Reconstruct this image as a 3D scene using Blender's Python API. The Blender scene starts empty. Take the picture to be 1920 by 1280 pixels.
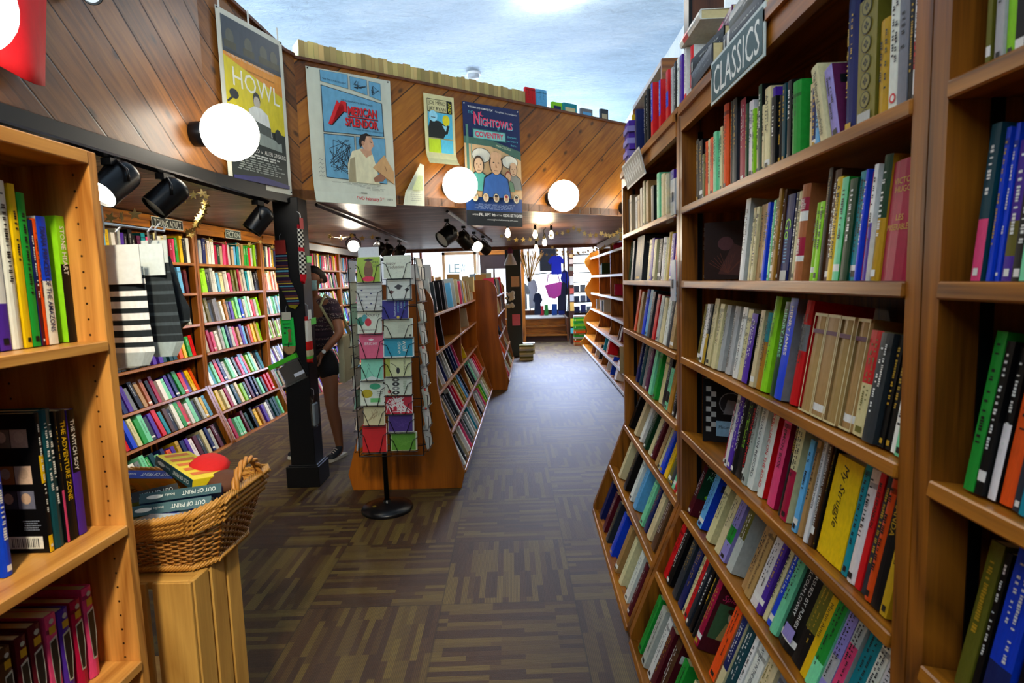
import bpy, bmesh, math, random
from mathutils import Vector as V, Matrix
random.seed(7)
S = bpy.context.scene
COL = S.collection

# ---------------------------------------------------------------- camera
cam_data = bpy.data.cameras.new('camera')
cam_data.sensor_width = 36.0
cam_data.lens = 20.25
cam_data.clip_start = 0.02
cam_data.clip_end = 200
cam = bpy.data.objects.new('camera', cam_data)
COL.objects.link(cam)
RX = V((0.99916893, 0.02663617, -0.03085388))
FW = V((-0.0307, 0.99386, -0.1063))
CAM_M = None
def set_camera():
    # aisle direction projects to (990,525); the camera is rolled 0.028 rad
    f = 1080.0
    fy = V(((990-960)/f, (525-640)/f, 1.0)).normalized()
    up = V((-math.sin(.028), -math.cos(.028), 0))
    z = (up - fy*up.dot(fy)).normalized()
    x = fy.cross(z)
    right = V((x[0], fy[0], z[0])); down = V((x[1], fy[1], z[1])); fwd = V((x[2], fy[2], z[2]))
    m = Matrix.Identity(4)
    for i in range(3):
        m[i][0] = right[i]; m[i][1] = -down[i]; m[i][2] = -fwd[i]
    m[0][3], m[1][3], m[2][3] = 0, 0, 1.5
    cam.matrix_world = m
    return right, down, fwd
C_R, C_D, C_F = set_camera()
S.camera = cam
cam_data.dof.use_dof = True
cam_data.dof.focus_distance = 3.4
cam_data.dof.aperture_fstop = 7.0

# ---------------------------------------------------------------- world and exposure
W = bpy.data.worlds.new('world'); S.world = W; W.use_nodes = True
bg = W.node_tree.nodes['Background']
bg.inputs[0].default_value = (0.80, 0.90, 1.0, 1)
bg.inputs[1].default_value = 3.0
S.view_settings.view_transform = 'Standard'
S.view_settings.look = 'None'
S.view_settings.gamma = 1.0
S.view_settings.exposure = 0.2
S.view_settings.use_curve_mapping = False
S.cycles.use_denoising = True
S.cycles.max_bounces = 7
S.cycles.diffuse_bounces = 3
S.cycles.glossy_bounces = 3
S.cycles.transparent_max_bounces = 12
S.cycles.sample_clamp_indirect = 6.0
S.cycles.caustics_reflective = False
S.cycles.caustics_refractive = False

def lamp(name, kind, loc, energy, color, size=.1, target=None, spot=None, blend=.5, size_y=None):
    d = bpy.data.lights.new(name, kind); d.energy = energy; d.color = color
    if kind == 'AREA':
        d.shape = 'RECTANGLE'; d.size = size; d.size_y = size_y or size
    else:
        d.shadow_soft_size = size
    if kind == 'SPOT':
        d.spot_size = math.radians(spot or 60); d.spot_blend = blend
    o = bpy.data.objects.new(name, d); COL.objects.link(o); o.location = loc
    if target is not None:
        o.rotation_euler = (V(target)-V(loc)).to_track_quat('-Z', 'Y').to_euler()
    return o

# warm lamp behind the viewer, added unseen fills, and the shop-window daylight
lamp('aisle_fill_light', 'AREA', (-.2, .2, 4.25), 10, (1.0, .93, .80), 1.2, (.15, .9, 0))  # added fill light high over the aisle, without a fixture
lamp('room_lamp_behind', 'SPOT', (-.05, -.9, 3.4), 430, (1.0, .86, .62), .12, (-1.05, 1.15, 1.0), 42, .5)
lamp('rear_ceiling_fill', 'AREA', (-1.2, -1.8, 3.5), 70, (.72, .87, 1.0), 3.6, (-.9, 3.0, 4.75), size_y=.6)  # added area light out of view, brightens the ceiling from the rear
lamp('side_loft_fill', 'AREA', (-4.6, 2.4, 3.1), 400, (.72, .87, 1.0), 3.0, (-1.5, 3.2, 4.5), size_y=.7)  # added fill hidden by the left parapet, lightens the ceiling
lamp('loft_fill', 'AREA', (-.8, 11.6, 3.0), 270, (.72, .87, 1.0), 4.0, (-.6, 7.0, 4.5), size_y=.8)  # added fill out of sight behind the front parapet, lifts the far ceiling
lamp('window_daylight', 'AREA', (.1, 12.8, 2.6), 900, (.56, .68, 1.0), 2.6, (.3, 7.5, .0), size_y=.8)
for i, (x, y, e) in enumerate(((-1.95, 3.4, 60), (-1.95, 4.9, 75), (-1.95, 6.2, 75), (-1.95, 7.5, 70), (-1.95, 9.0, 70))):
    lamp('wall_fill_spot', 'SPOT', (x, y, 2.08), e, (1.0, .86, .64), .05, (-3.2, y+.1, .9), 120, .7)  # spots without fittings, added to brighten the left wall shelves
lamp('aisle_fill_spot', 'SPOT', (-.4, 3.6, 4.2), 70, (1.0, .88, .70), .06, (.6, 2.2, 1.2), 60, .8)  # added spot with no fitting, brightens the right-hand bookcases

# ---------------------------------------------------------------- colours
HEX = dict(black='0c0c0e', charcoal='2e343a', grey='7b7e80', palegrey='b7bbb4', white='ebebe2', cream='ded29c', beige='b6a684',
  tan='b08c55', brown='54351e', rust='b0683c', ochre='b07a24', orange='ea5216', red='d6161c', crimson='a80f3c', maroon='581420',
  pink='e8487c', purple='4f2aa0', plum='5a1f45', lilac='988ccf', navy='17235c', blue='1444d8', skyblue='62aee0', teal='138a9a',
  darkteal='10424a', mint='7ce0a8', green='1f9a34', darkgreen='0c3d22', lime='92dc20', olive='6b661f', yellow='ecc010', gold='c49a1c')
NICE = dict(palegrey='pale grey', darkteal='dark teal', darkgreen='dark green', skyblue='sky blue', mint='mint green', lime='lime green')
def lin(c):
    return c/12.92 if c <= .04045 else ((c+.055)/1.055)**2.4
def rgb(h):
    h = HEX.get(h, h)
    return tuple(lin(int(h[i:i+2], 16)/255) for i in (0, 2, 4))

# ---------------------------------------------------------------- materials
def newmat(name):
    m = bpy.data.materials.new(name); m.use_nodes = True
    nt = m.node_tree
    return m, nt, nt.nodes['Principled BSDF']
def N(nt, t, **kw):
    n = nt.nodes.new(t)
    for k, v in kw.items(): setattr(n, k, v)
    return n
def L(nt, a, b): nt.links.new(a, b)
_flat = {}
def flat(h, rough=.6, metal=0.0, emit=0.0, spec=.4, alpha=None):
    key = (h, rough, metal, emit, spec, alpha)
    if key in _flat: return _flat[key]
    m, nt, b = newmat('paint_'+str(h))
    c = rgb(h)
    n = N(nt, 'ShaderNodeTexNoise'); n.inputs['Scale'].default_value = 9; n.inputs['Detail'].default_value = 3
    mx = N(nt, 'ShaderNodeMix', data_type='RGBA'); mx.inputs[0].default_value = .5
    cr = N(nt, 'ShaderNodeMapRange'); cr.inputs[3].default_value = .86; cr.inputs[4].default_value = 1.1
    L(nt, n.outputs[0], cr.inputs[0])
    vm = N(nt, 'ShaderNodeVectorMath', operation='SCALE'); vm.inputs[0].default_value = c
    L(nt, cr.outputs[0], vm.inputs['Scale']); L(nt, vm.outputs[0], b.inputs['Base Color'])
    b.inputs['Roughness'].default_value = rough; b.inputs['Metallic'].default_value = metal
    b.inputs['Specular IOR Level'].default_value = spec
    if emit:
        b.inputs['Emission Color'].default_value = (*c, 1); b.inputs['Emission Strength'].default_value = emit
    if alpha is not None: b.inputs['Alpha'].default_value = alpha
    _flat[key] = m
    return m
def coord(nt, scale=(1, 1, 1), rot=(0, 0, 0), kind='Object'):
    tc = N(nt, 'ShaderNodeTexCoord'); mp = N(nt, 'ShaderNodeMapping')
    mp.inputs['Scale'].default_value = scale; mp.inputs['Rotation'].default_value = rot
    L(nt, tc.outputs[kind], mp.inputs[0])
    return mp.outputs[0]
def ramp(nt, fac, stops):
    r = N(nt, 'ShaderNodeValToRGB')
    e = r.color_ramp.elements
    while len(e) < len(stops): e.new(.5)
    for k, (p, c) in zip(e, stops):
        k.position = p; k.color = (*c, 1)
    L(nt, fac, r.inputs[0])
    return r.outputs[0]
def math_n(nt, op, a, b=None, clamp=False):
    n = N(nt, 'ShaderNodeMath', operation=op); n.use_clamp = clamp
    for i, v in enumerate((a, b)):
        if v is None: continue
        if isinstance(v, (int, float)): n.inputs[i].default_value = v
        else: L(nt, v, n.inputs[i])
    return n.outputs[0]
def wood(name, light, dark, axis='z', freq=26, rough=.38, fig=5.0, bump=.06, holes=None):
    """open-grained timber: pores drawn out along AXIS over a cathedral figure"""
    m, nt, b = newmat(name)
    sc = {'x': (.10, 1, 1), 'y': (1, .10, 1), 'z': (1, 1, .10)}[axis]
    v = coord(nt, sc)
    n1 = N(nt, 'ShaderNodeTexNoise'); n1.inputs['Scale'].default_value = fig; n1.inputs['Detail'].default_value = 2; n1.inputs['Distortion'].default_value = .6
    L(nt, v, n1.inputs['Vector'])
    rings = math_n(nt, 'FRACT', math_n(nt, 'MULTIPLY', n1.outputs[0], freq))
    tri = math_n(nt, 'ABSOLUTE', math_n(nt, 'SUBTRACT', rings, .5))
    v2 = coord(nt, tuple(k*(1 if k == 1 else .35) for k in sc))
    n2 = N(nt, 'ShaderNodeTexNoise'); n2.inputs['Scale'].default_value = 150; n2.inputs['Detail'].default_value = 3
    L(nt, v2, n2.inputs['Vector'])
    n3 = N(nt, 'ShaderNodeTexNoise'); n3.inputs['Scale'].default_value = 1.7; n3.inputs['Detail'].default_value = 2
    L(nt, coord(nt), n3.inputs['Vector'])
    f = math_n(nt, 'ADD', math_n(nt, 'MULTIPLY', tri, .9), math_n(nt, 'MULTIPLY', n2.outputs[0], .55))
    f = math_n(nt, 'ADD', f, math_n(nt, 'MULTIPLY', math_n(nt, 'SUBTRACT', n3.outputs[0], .5), .7), True)
    lo, hi = rgb(dark), rgb(light)
    mid = tuple((a+b_)/2 for a, b_ in zip(lo, hi))
    c = ramp(nt, f, [(.12, lo), (.4, mid), (.75, hi)])
    if holes:
        tc = N(nt, 'ShaderNodeTexCoord'); sp = N(nt, 'ShaderNodeSeparateXYZ'); L(nt, tc.outputs['Object'], sp.inputs[0])
        zz = math_n(nt, 'MULTIPLY', math_n(nt, 'SUBTRACT', math_n(nt, 'FRACT', math_n(nt, 'DIVIDE', sp.outputs[2], .034)), .5), .034)
        dist = None
        for hx in holes:
            dx = math_n(nt, 'SUBTRACT', sp.outputs[0], hx)
            d = math_n(nt, 'SQRT', math_n(nt, 'ADD', math_n(nt, 'MULTIPLY', dx, dx), math_n(nt, 'MULTIPLY', zz, zz)))
            dist = d if dist is None else math_n(nt, 'MINIMUM', dist, d)
        mask = math_n(nt, 'LESS_THAN', dist, .0026)
        mx = N(nt, 'ShaderNodeMix', data_type='RGBA'); L(nt, mask, mx.inputs[0]); L(nt, c, mx.inputs[6]); mx.inputs[7].default_value = (*rgb('2a1606'), 1)
        c = mx.outputs[2]
    L(nt, c, b.inputs['Base Color'])
    b.inputs['Roughness'].default_value = rough; b.inputs['Specular IOR Level'].default_value = .45
    bp = N(nt, 'ShaderNodeBump'); bp.inputs['Strength'].default_value = bump; bp.inputs['Distance'].default_value = .004
    L(nt, n2.outputs[0], bp.inputs['Height']); L(nt, bp.outputs[0], b.inputs['Normal'])
    return m
def planks(name, cols, width, uvrot, knots=True, rough=.35, uv=True, gap=.035, bump=.25, seed=0.0):
    """boards side by side: own tone per board, grain along it, knots and dark joints"""
    m, nt, b = newmat(name)
    tc = N(nt, 'ShaderNodeTexCoord')
    mp = N(nt, 'ShaderNodeMapping'); mp.inputs['Rotation'].default_value = (0, 0, uvrot)
    L(nt, tc.outputs['UV' if uv else 'Object'], mp.inputs[0])
    sp = N(nt, 'ShaderNodeSeparateXYZ'); L(nt, mp.outputs[0], sp.inputs[0])
    p = math_n(nt, 'DIVIDE', sp.outputs[1], width)
    idx = math_n(nt, 'FLOOR', p); fr = math_n(nt, 'FRACT', p)
    wn = N(nt, 'ShaderNodeTexWhiteNoise', noise_dimensions='1D'); L(nt, math_n(nt, 'ADD', idx, seed), wn.inputs['W'])
    cmb = N(nt, 'ShaderNodeCombineXYZ')
    L(nt, math_n(nt, 'ADD', math_n(nt, 'MULTIPLY', sp.outputs[0], .09), math_n(nt, 'MULTIPLY', wn.outputs[0], 9)), cmb.inputs[0])
    L(nt, sp.outputs[1], cmb.inputs[1]); L(nt, idx, cmb.inputs[2])
    n = N(nt, 'ShaderNodeTexNoise'); n.inputs['Scale'].default_value = 34; n.inputs['Detail'].default_value = 5; n.inputs['Distortion'].default_value = .8
    L(nt, cmb.outputs[0], n.inputs['Vector'])
    n2 = N(nt, 'ShaderNodeTexNoise'); n2.inputs['Scale'].default_value = 3.0; n2.inputs['Detail'].default_value = 3; L(nt, mp.outputs[0], n2.inputs['Vector'])
    f = math_n(nt, 'ADD', math_n(nt, 'MULTIPLY', n.outputs[0], .75), math_n(nt, 'MULTIPLY', wn.outputs[0], .42))
    f = math_n(nt, 'ADD', f, math_n(nt, 'MULTIPLY', math_n(nt, 'SUBTRACT', n2.outputs[0], .5), .6), True)
    c = ramp(nt, f, [(.2, rgb(cols[0])), (.5, rgb(cols[1])), (.85, rgb(cols[2]))])
    edge = math_n(nt, 'MINIMUM', fr, math_n(nt, 'SUBTRACT', 1, fr))
    jm = N(nt, 'ShaderNodeMapRange', interpolation_type='SMOOTHSTEP'); jm.inputs[1].default_value = 0; jm.inputs[2].default_value = gap
    L(nt, edge, jm.inputs[0])
    fac = jm.outputs[0]
    if knots:
        vo = N(nt, 'ShaderNodeTexVoronoi'); vo.inputs['Scale'].default_value = 1.0
        cm2 = N(nt, 'ShaderNodeCombineXYZ')
        L(nt, math_n(nt, 'MULTIPLY', sp.outputs[0], 4.2), cm2.inputs[0]); L(nt, math_n(nt, 'MULTIPLY', sp.outputs[1], 7.5), cm2.inputs[1])
        L(nt, cm2.outputs[0], vo.inputs['Vector'])
        kr = N(nt, 'ShaderNodeMapRange', interpolation_type='SMOOTHSTEP'); kr.inputs[1].default_value = .05; kr.inputs[2].default_value = .17
        kr.inputs[3].default_value = .25; kr.inputs[4].default_value = 1
        L(nt, vo.outputs['Distance'], kr.inputs[0]); fac = math_n(nt, 'MULTIPLY', fac, kr.outputs[0])
    mx = N(nt, 'ShaderNodeMix', data_type='RGBA'); L(nt, fac, mx.inputs[0])
    mx.inputs[6].default_value = (*rgb('180b04'), 1); L(nt, c, mx.inputs[7])
    L(nt, mx.outputs[2], b.inputs['Base Color'])
    b.inputs['Roughness'].default_value = rough; b.inputs['Specular IOR Level'].default_value = .45
    bp = N(nt, 'ShaderNodeBump'); bp.inputs['Strength'].default_value = bump; bp.inputs['Distance'].default_value = .006
    L(nt, math_n(nt, 'ADD', math_n(nt, 'MULTIPLY', n.outputs[0], .4), jm.outputs[0]), bp.inputs['Height']); L(nt, bp.outputs[0], b.inputs['Normal'])
    return m
def carpet_mat():
    m, nt, b = newmat('carpet_tiles')
    T = .645
    tc = N(nt, 'ShaderNodeTexCoord'); sp = N(nt, 'ShaderNodeSeparateXYZ')
    mp = N(nt, 'ShaderNodeMapping'); mp.inputs['Location'].default_value = (.21+T*8, -.0+T*6+.02, 0); mp.inputs['Rotation'].default_value = (0, 0, -.032)
    L(nt, tc.outputs['Object'], mp.inputs[0]); L(nt, mp.outputs[0], sp.inputs[0])
    tx = math_n(nt, 'DIVIDE', sp.outputs[0], T*.97); ty = math_n(nt, 'DIVIDE', sp.outputs[1], T)
    ix = math_n(nt, 'FLOOR', tx); iy = math_n(nt, 'FLOOR', ty)
    fx = math_n(nt, 'FRACT', tx); fy = math_n(nt, 'FRACT', ty)
    par = math_n(nt, 'MODULO', math_n(nt, 'ADD', ix, iy), 2.0)
    def mixf(a, c):
        n = N(nt, 'ShaderNodeMix', data_type='FLOAT'); L(nt, par, n.inputs[0]); L(nt, a, n.inputs[2]); L(nt, c, n.inputs[3]); return n.outputs[0]
    across = mixf(fx, fy); along = mixf(fy, fx)
    tid = math_n(nt, 'ADD', math_n(nt, 'MULTIPLY', ix, 13.7), math_n(nt, 'MULTIPLY', iy, 57.1))
    strip = math_n(nt, 'FLOOR', math_n(nt, 'MULTIPLY', across, 22))
    w1 = N(nt, 'ShaderNodeTexWhiteNoise', noise_dimensions='2D'); cv = N(nt, 'ShaderNodeCombineXYZ'); L(nt, strip, cv.inputs[0]); L(nt, tid, cv.inputs[1]); L(nt, cv.outputs[0], w1.inputs['Vector'])
    seg = math_n(nt, 'FLOOR', math_n(nt, 'ADD', math_n(nt, 'MULTIPLY', along, 2.6), math_n(nt, 'MULTIPLY', math_n(nt, 'FLOOR', math_n(nt, 'MULTIPLY', w1.outputs[0], 3)), .41)))
    pair = math_n(nt, 'FLOOR', math_n(nt, 'MULTIPLY', across, 22))
    w2 = N(nt, 'ShaderNodeTexWhiteNoise', noise_dimensions='3D'); cv2 = N(nt, 'ShaderNodeCombineXYZ'); L(nt, pair, cv2.inputs[0]); L(nt, seg, cv2.inputs[1]); L(nt, tid, cv2.inputs[2]); L(nt, cv2.outputs[0], w2.inputs['Vector'])
    line = math_n(nt, 'FRACT', math_n(nt, 'MULTIPLY', across, 88))
    lm = math_n(nt, 'LESS_THAN', line, .36)
    fz = N(nt, 'ShaderNodeTexNoise'); fz.inputs['Scale'].default_value = 420; L(nt, tc.outputs['Object'], fz.inputs['Vector'])
    c = ramp(nt, w2.outputs[0], [(.0, rgb('382312')), (.42, rgb('452d16')), (.58, rgb('54411c')), (1.0, rgb('675524'))])
    mx = N(nt, 'ShaderNodeMix', data_type='RGBA', blend_type='MULTIPLY'); L(nt, math_n(nt, 'MULTIPLY', lm, .6), mx.inputs[0]); L(nt, c, mx.inputs[6]); mx.inputs[7].default_value = (.25, .2, .18, 1)
    e = math_n(nt, 'MINIMUM', math_n(nt, 'MINIMUM', fx, math_n(nt, 'SUBTRACT', 1, fx)), math_n(nt, 'MINIMUM', fy, math_n(nt, 'SUBTRACT', 1, fy)))
    mx2 = N(nt, 'ShaderNodeMix', data_type='RGBA', blend_type='MULTIPLY'); L(nt, math_n(nt, 'MULTIPLY', math_n(nt, 'LESS_THAN', e, .006), .5), mx2.inputs[0]); L(nt, mx.outputs[2], mx2.inputs[6]); mx2.inputs[7].default_value = (.2, .2, .2, 1)
    mx3 = N(nt, 'ShaderNodeMix', data_type='RGBA', blend_type='MULTIPLY'); mx3.inputs[0].default_value = .5; L(nt, mx2.outputs[2], mx3.inputs[6]); L(nt, fz.outputs[0], mx3.inputs[7])
    sc = N(nt, 'ShaderNodeVectorMath', operation='SCALE'); sc.inputs['Scale'].default_value = 1.25; L(nt, mx3.outputs[2], sc.inputs[0])
    L(nt, sc.outputs[0], b.inputs['Base Color'])
    b.inputs['Roughness'].default_value = .55; b.inputs['Specular IOR Level'].default_value = .4
    bp = N(nt, 'ShaderNodeBump'); bp.inputs['Strength'].default_value = .5; bp.inputs['Distance'].default_value = .004
    L(nt, math_n(nt, 'ADD', fz.outputs[0], math_n(nt, 'MULTIPLY', lm, -.6)), bp.inputs['Height']); L(nt, bp.outputs[0], b.inputs['Normal'])
    return m
def plaster_mat(name, c1, c2):
    m, nt, b = newmat(name)
    v = coord(nt, (.75, 1.6, 1), (0, 0, .25))
    n = N(nt, 'ShaderNodeTexNoise'); n.inputs['Scale'].default_value = 6.5; n.inputs['Detail'].default_value = 8; n.inputs['Roughness'].default_value = .72; n.inputs['Distortion'].default_value = 1.6
    L(nt, v, n.inputs['Vector'])
    n2 = N(nt, 'ShaderNodeTexNoise'); n2.inputs['Scale'].default_value = 1.1; n2.inputs['Detail'].default_value = 3; L(nt, v, n2.inputs['Vector'])
    n3 = N(nt, 'ShaderNodeTexNoise'); n3.inputs['Scale'].default_value = 9; n3.inputs['Detail'].default_value = 9; n3.inputs['Roughness'].default_value = .75; n3.inputs['Distortion'].default_value = 2.5
    L(nt, v, n3.inputs['Vector'])
    c = ramp(nt, math_n(nt, 'ADD', math_n(nt, 'MULTIPLY', n2.outputs[0], .5), math_n(nt, 'MULTIPLY', n3.outputs[0], .5)), [(.36, tuple(x*.84 for x in rgb(c2))), (.46, rgb(c2)), (.62, rgb(c1))])
    L(nt, c, b.inputs['Base Color']); b.inputs['Roughness'].default_value = .7
    bp = N(nt, 'ShaderNodeBump'); bp.inputs['Strength'].default_value = 1.0; bp.inputs['Distance'].default_value = .05
    L(nt, n.outputs[0], bp.inputs['Height']); L(nt, bp.outputs[0], b.inputs['Normal'])
    return m
def vcol_mat(name, rough=.42, spec=.5, coat=0.0):
    m, nt, b = newmat(name)
    a = N(nt, 'ShaderNodeVertexColor', layer_name='Col')
    n = N(nt, 'ShaderNodeTexNoise'); n.inputs['Scale'].default_value = 14; n.inputs['Detail'].default_value = 4
    mr = N(nt, 'ShaderNodeMapRange'); mr.inputs[3].default_value = .72; mr.inputs[4].default_value = 1.18; L(nt, n.outputs[0], mr.inputs[0])
    sc = N(nt, 'ShaderNodeVectorMath', operation='SCALE'); L(nt, a.outputs[0], sc.inputs[0]); L(nt, mr.outputs[0], sc.inputs['Scale'])
    L(nt, sc.outputs[0], b.inputs['Base Color'])
    b.inputs['Roughness'].default_value = rough; b.inputs['Specular IOR Level'].default_value = spec
    return m
def glass_mat(name, tint=(1, 1, 1), mixf=.12):
    m = bpy.data.materials.new(name); m.use_nodes = True; nt = m.node_tree; nt.nodes.clear()
    o = N(nt, 'ShaderNodeOutputMaterial'); t = N(nt, 'ShaderNodeBsdfTransparent'); g = N(nt, 'ShaderNodeBsdfGlossy'); mx = N(nt, 'ShaderNodeMixShader')
    t.inputs[0].default_value = (*tint, 1); g.inputs[1].default_value = .08; mx.inputs[0].default_value = mixf
    L(nt, t.outputs[0], mx.inputs[1]); L(nt, g.outputs[0], mx.inputs[2]); L(nt, mx.outputs[0], o.inputs[0])
    return m
M = {}
M['wood_v'] = wood('shelf_wood_upright', 'a8641a', '4e2606', 'z', 12, .33, 4)
M['wood_h'] = wood('shelf_wood_board', 'b4701e', '64360a', 'y', 12, .30, 4)
M['wood_x'] = wood('wood_crosswise', 'a8661a', '5a2e0a', 'x', 12, .33, 4)
M['oak_v'] = wood('oak_upright', 'd8984a', '8e5016', 'z', 16, .36, 3.2)
M['oak_holes'] = wood('oak_drilled_panel', 'd8984a', '8e5016', 'z', 16, .36, 3.2, holes=(-.955, -1.15))
M['oak_h'] = wood('oak_board', 'd89c4e', '985a1c', 'y', 16, .34, 3.2)
M['veneer'] = wood('island_veneer', 'a85c12', '6a3206', 'z', 8, .30, 2.0, .03)
M['pine'] = wood('crate_pine', 'd0a050', 'a47430', 'z', 9, .55, 4)
M['pine_x'] = wood('crate_pine_cross', 'd0a050', 'a47430', 'x', 9, .55, 4)
M['darkwood'] = wood('dark_brown_timber', '6a3a1c', '3a1c0c', 'z', 8, .5, 3)
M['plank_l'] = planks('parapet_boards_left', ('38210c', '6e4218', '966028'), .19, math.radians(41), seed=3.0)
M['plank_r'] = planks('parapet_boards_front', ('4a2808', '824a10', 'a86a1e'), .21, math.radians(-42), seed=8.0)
M['soffit'] = planks('loft_underside_boards', ('3a2418', '6a4632', '94705a'), .085, math.radians(4), knots=False, rough=.4, uv=False, gap=.12, bump=.5)
M['carpet'] = carpet_mat()
M['plaster'] = plaster_mat('blue_white_plaster', 'cfe0ee', 'b4cde2')
M['whitewall'] = plaster_mat('white_wall_plaster', 'ecece6', 'dde2e2')
M['black'] = flat('08080a', .42, spec=.3)
M['blackmetal'] = flat('0c0d10', .3, .2)
M['blackmatt'] = flat('0a0a0b', .8)
M['steel'] = flat('a8acb0', .3, .9)
M['paper'] = flat('ece8dc', .6)
M['pages'] = flat('d6c48e', .85)
M['print'] = vcol_mat('printed_ink', .45, .4)
M['cover'] = vcol_mat('book_cover', .40, .2)
M['glass'] = glass_mat('window_glass')
M['film'] = glass_mat('clear_bag_film', (.93, .95, .93), .16)

# ---------------------------------------------------------------- mesh building
class MB:
    def __init__(s): s.v = []; s.f = []; s.m = []; s.c = []; s.uv = None
    def add(s, vs, fs, mi=0, col=None):
        o = len(s.v); s.v += [tuple(p) for p in vs]
        for i, f in enumerate(fs):
            s.f.append(tuple(o+k for k in f)); s.m.append(mi if isinstance(mi, int) else mi[i])
            s.c.append(col[i] if isinstance(col, list) else col)
        return s
    def box(s, lo, hi, mi=0, col=None):
        (a, b, c), (d, e, f) = lo, hi
        return s.obox(V(lo), V((d-a, 0, 0)), V((0, e-b, 0)), V((0, 0, f-c)), mi, col)
    def obox(s, o, x, y, z, mi=0, col=None):
        o, x, y, z = V(o), V(x), V(y), V(z)
        p = [o, o+x, o+x+y, o+y, o+z, o+x+z, o+x+y+z, o+y+z]
        fs = [(0, 3, 2, 1), (4, 5, 6, 7), (0, 1, 5, 4), (1, 2, 6, 5), (2, 3, 7, 6), (3, 0, 4, 7)]
        if x.cross(y).dot(z) < 0: fs = [f[::-1] for f in fs]
        return s.add(p, fs, mi, col)
    def cbox(s, c, size, mi=0, col=None):
        c = V(c); h = V(size)/2
        return s.box(c-h, c+h, mi, col)
    def prism(s, poly, fn, d0, d1, mi=0, col=None):
        """poly: list of 2-D points; fn(a, b, d) -> 3-D point"""
        n = len(poly); a = [fn(p[0], p[1], d0) for p in poly]; b = [fn(p[0], p[1], d1) for p in poly]
        return s.add(a+b, [tuple(range(n))[::-1], tuple(range(n, 2*n))]+[(i, (i+1) % n, n+(i+1) % n, n+i) for i in range(n)], mi, col)
    def tube(s, pts, r, n=6, mi=0, col=None, closed=False):
        pts = [V(p) for p in pts]; rr = r if isinstance(r, list) else [r]*len(pts); o = len(s.v); k = len(pts)
        prev = None; rings = []
        for i, p in enumerate(pts):
            if closed: t = (pts[(i+1) % k]-pts[i-1])
            else: t = (pts[min(i+1, k-1)]-pts[max(i-1, 0)])
            t = t.normalized() if t.length > 1e-9 else V((0, 0, 1))
            if prev is None:
                a = t.cross(V((0, 0, 1)));  a = t.cross(V((1, 0, 0))) if a.length < .1 else a
            else: a = prev - t*prev.dot(t)
            a.normalize(); b = t.cross(a); prev = a
            rings.append([p+(a*math.cos(2*math.pi*j/n)+b*math.sin(2*math.pi*j/n))*rr[i] for j in range(n)])
        vs = [q for R_ in rings for q in R_]; fs = []
        for i in range(k if closed else k-1):
            i2 = (i+1) % k
            for j in range(n): fs.append((i*n+j, i*n+(j+1) % n, i2*n+(j+1) % n, i2*n+j))
        if not closed: fs += [tuple(range(n))[::-1], tuple(range((k-1)*n, k*n))]
        return s.add(vs, fs, mi, col)
    def lathe(s, prof, base, axis, n=20, mi=0, col=None):
        """prof: (radius, height along axis) pairs"""
        base, w = V(base), V(axis).normalized()
        a = w.cross(V((0, 0, 1))); a = w.cross(V((1, 0, 0))) if a.length < .1 else a
        a.normalize(); b = w.cross(a); vs = []; fs = []; k = len(prof)
        for r, h in prof:
            vs += [base+w*h+(a*math.cos(2*math.pi*j/n)+b*math.sin(2*math.pi*j/n))*max(r, 1e-4) for j in range(n)]
        for i in range(k-1):
            for j in range(n): fs.append((i*n+j, i*n+(j+1) % n, (i+1)*n+(j+1) % n, (i+1)*n+j))
        fs += [tuple(range(n))[::-1], tuple(range((k-1)*n, k*n))]
        return s.add(vs, fs, mi, col)
    def sphere(s, c, r, n=20, mi=0, col=None, squash=1):
        k = n//2
        return s.lathe([(r*math.sin(math.pi*i/k), -r*squash*math.cos(math.pi*i/k)) for i in range(k+1)], c, (0, 0, 1), n, mi, col)
    def build(s, name, mats, parent=None, smooth=False, matrix=None, bevel=0, local=False, **props):
        me = bpy.data.meshes.new(name); me.from_pydata(s.v, [], s.f)
        for m in (mats if isinstance(mats, (list, tuple)) else [mats]): me.materials.append(m)
        if any(s.m): me.polygons.foreach_set('material_index', s.m)
        if any(c is not None for c in s.c):
            at = me.color_attributes.new('Col', 'FLOAT_COLOR', 'CORNER'); buf = []
            for f, c in zip(s.f, s.c): buf += (list(c or (.5, .5, .5))+[1.0])*len(f)
            at.data.foreach_set('color', buf)
        if s.uv:
            ul = me.uv_layers.new(name='UVMap'); buf = []
            for f in s.f:
                for k in f: buf += s.uv[k]
            ul.data.foreach_set('uv', buf)
        if smooth:
            me.polygons.foreach_set('use_smooth', [True]*len(s.f))
            if smooth != True: me.set_sharp_from_angle(angle=math.radians(smooth))
        o = bpy.data.objects.new(name, me); COL.objects.link(o)
        if parent is not None:
            o.parent = parent
            if matrix is None and not local: o.matrix_parent_inverse = parent.matrix_world.inverted()
        if matrix is not None: o.matrix_world = matrix
        if bevel:
            b = o.modifiers.new('bevel', 'BEVEL'); b.width = bevel; b.segments = 1; b.limit_method = 'ANGLE'; b.angle_limit = math.radians(50)
        for k, v in props.items(): o[k] = v
        return o
def tag(o, label, cat, group=None, kind=None):
    if label: o['label'] = label
    if cat: o['category'] = cat
    if group: o['group'] = group
    if kind: o['kind'] = kind
    return o
def thing(name, loc, label, cat, group=None):
    o = bpy.data.objects.new(name, None); COL.objects.link(o); o.empty_display_size = .1
    o.location = loc; o.matrix_world = Matrix.Translation(loc)
    return tag(o, label, cat, group)
def structure(o):
    o['kind'] = 'structure'; return o

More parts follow.
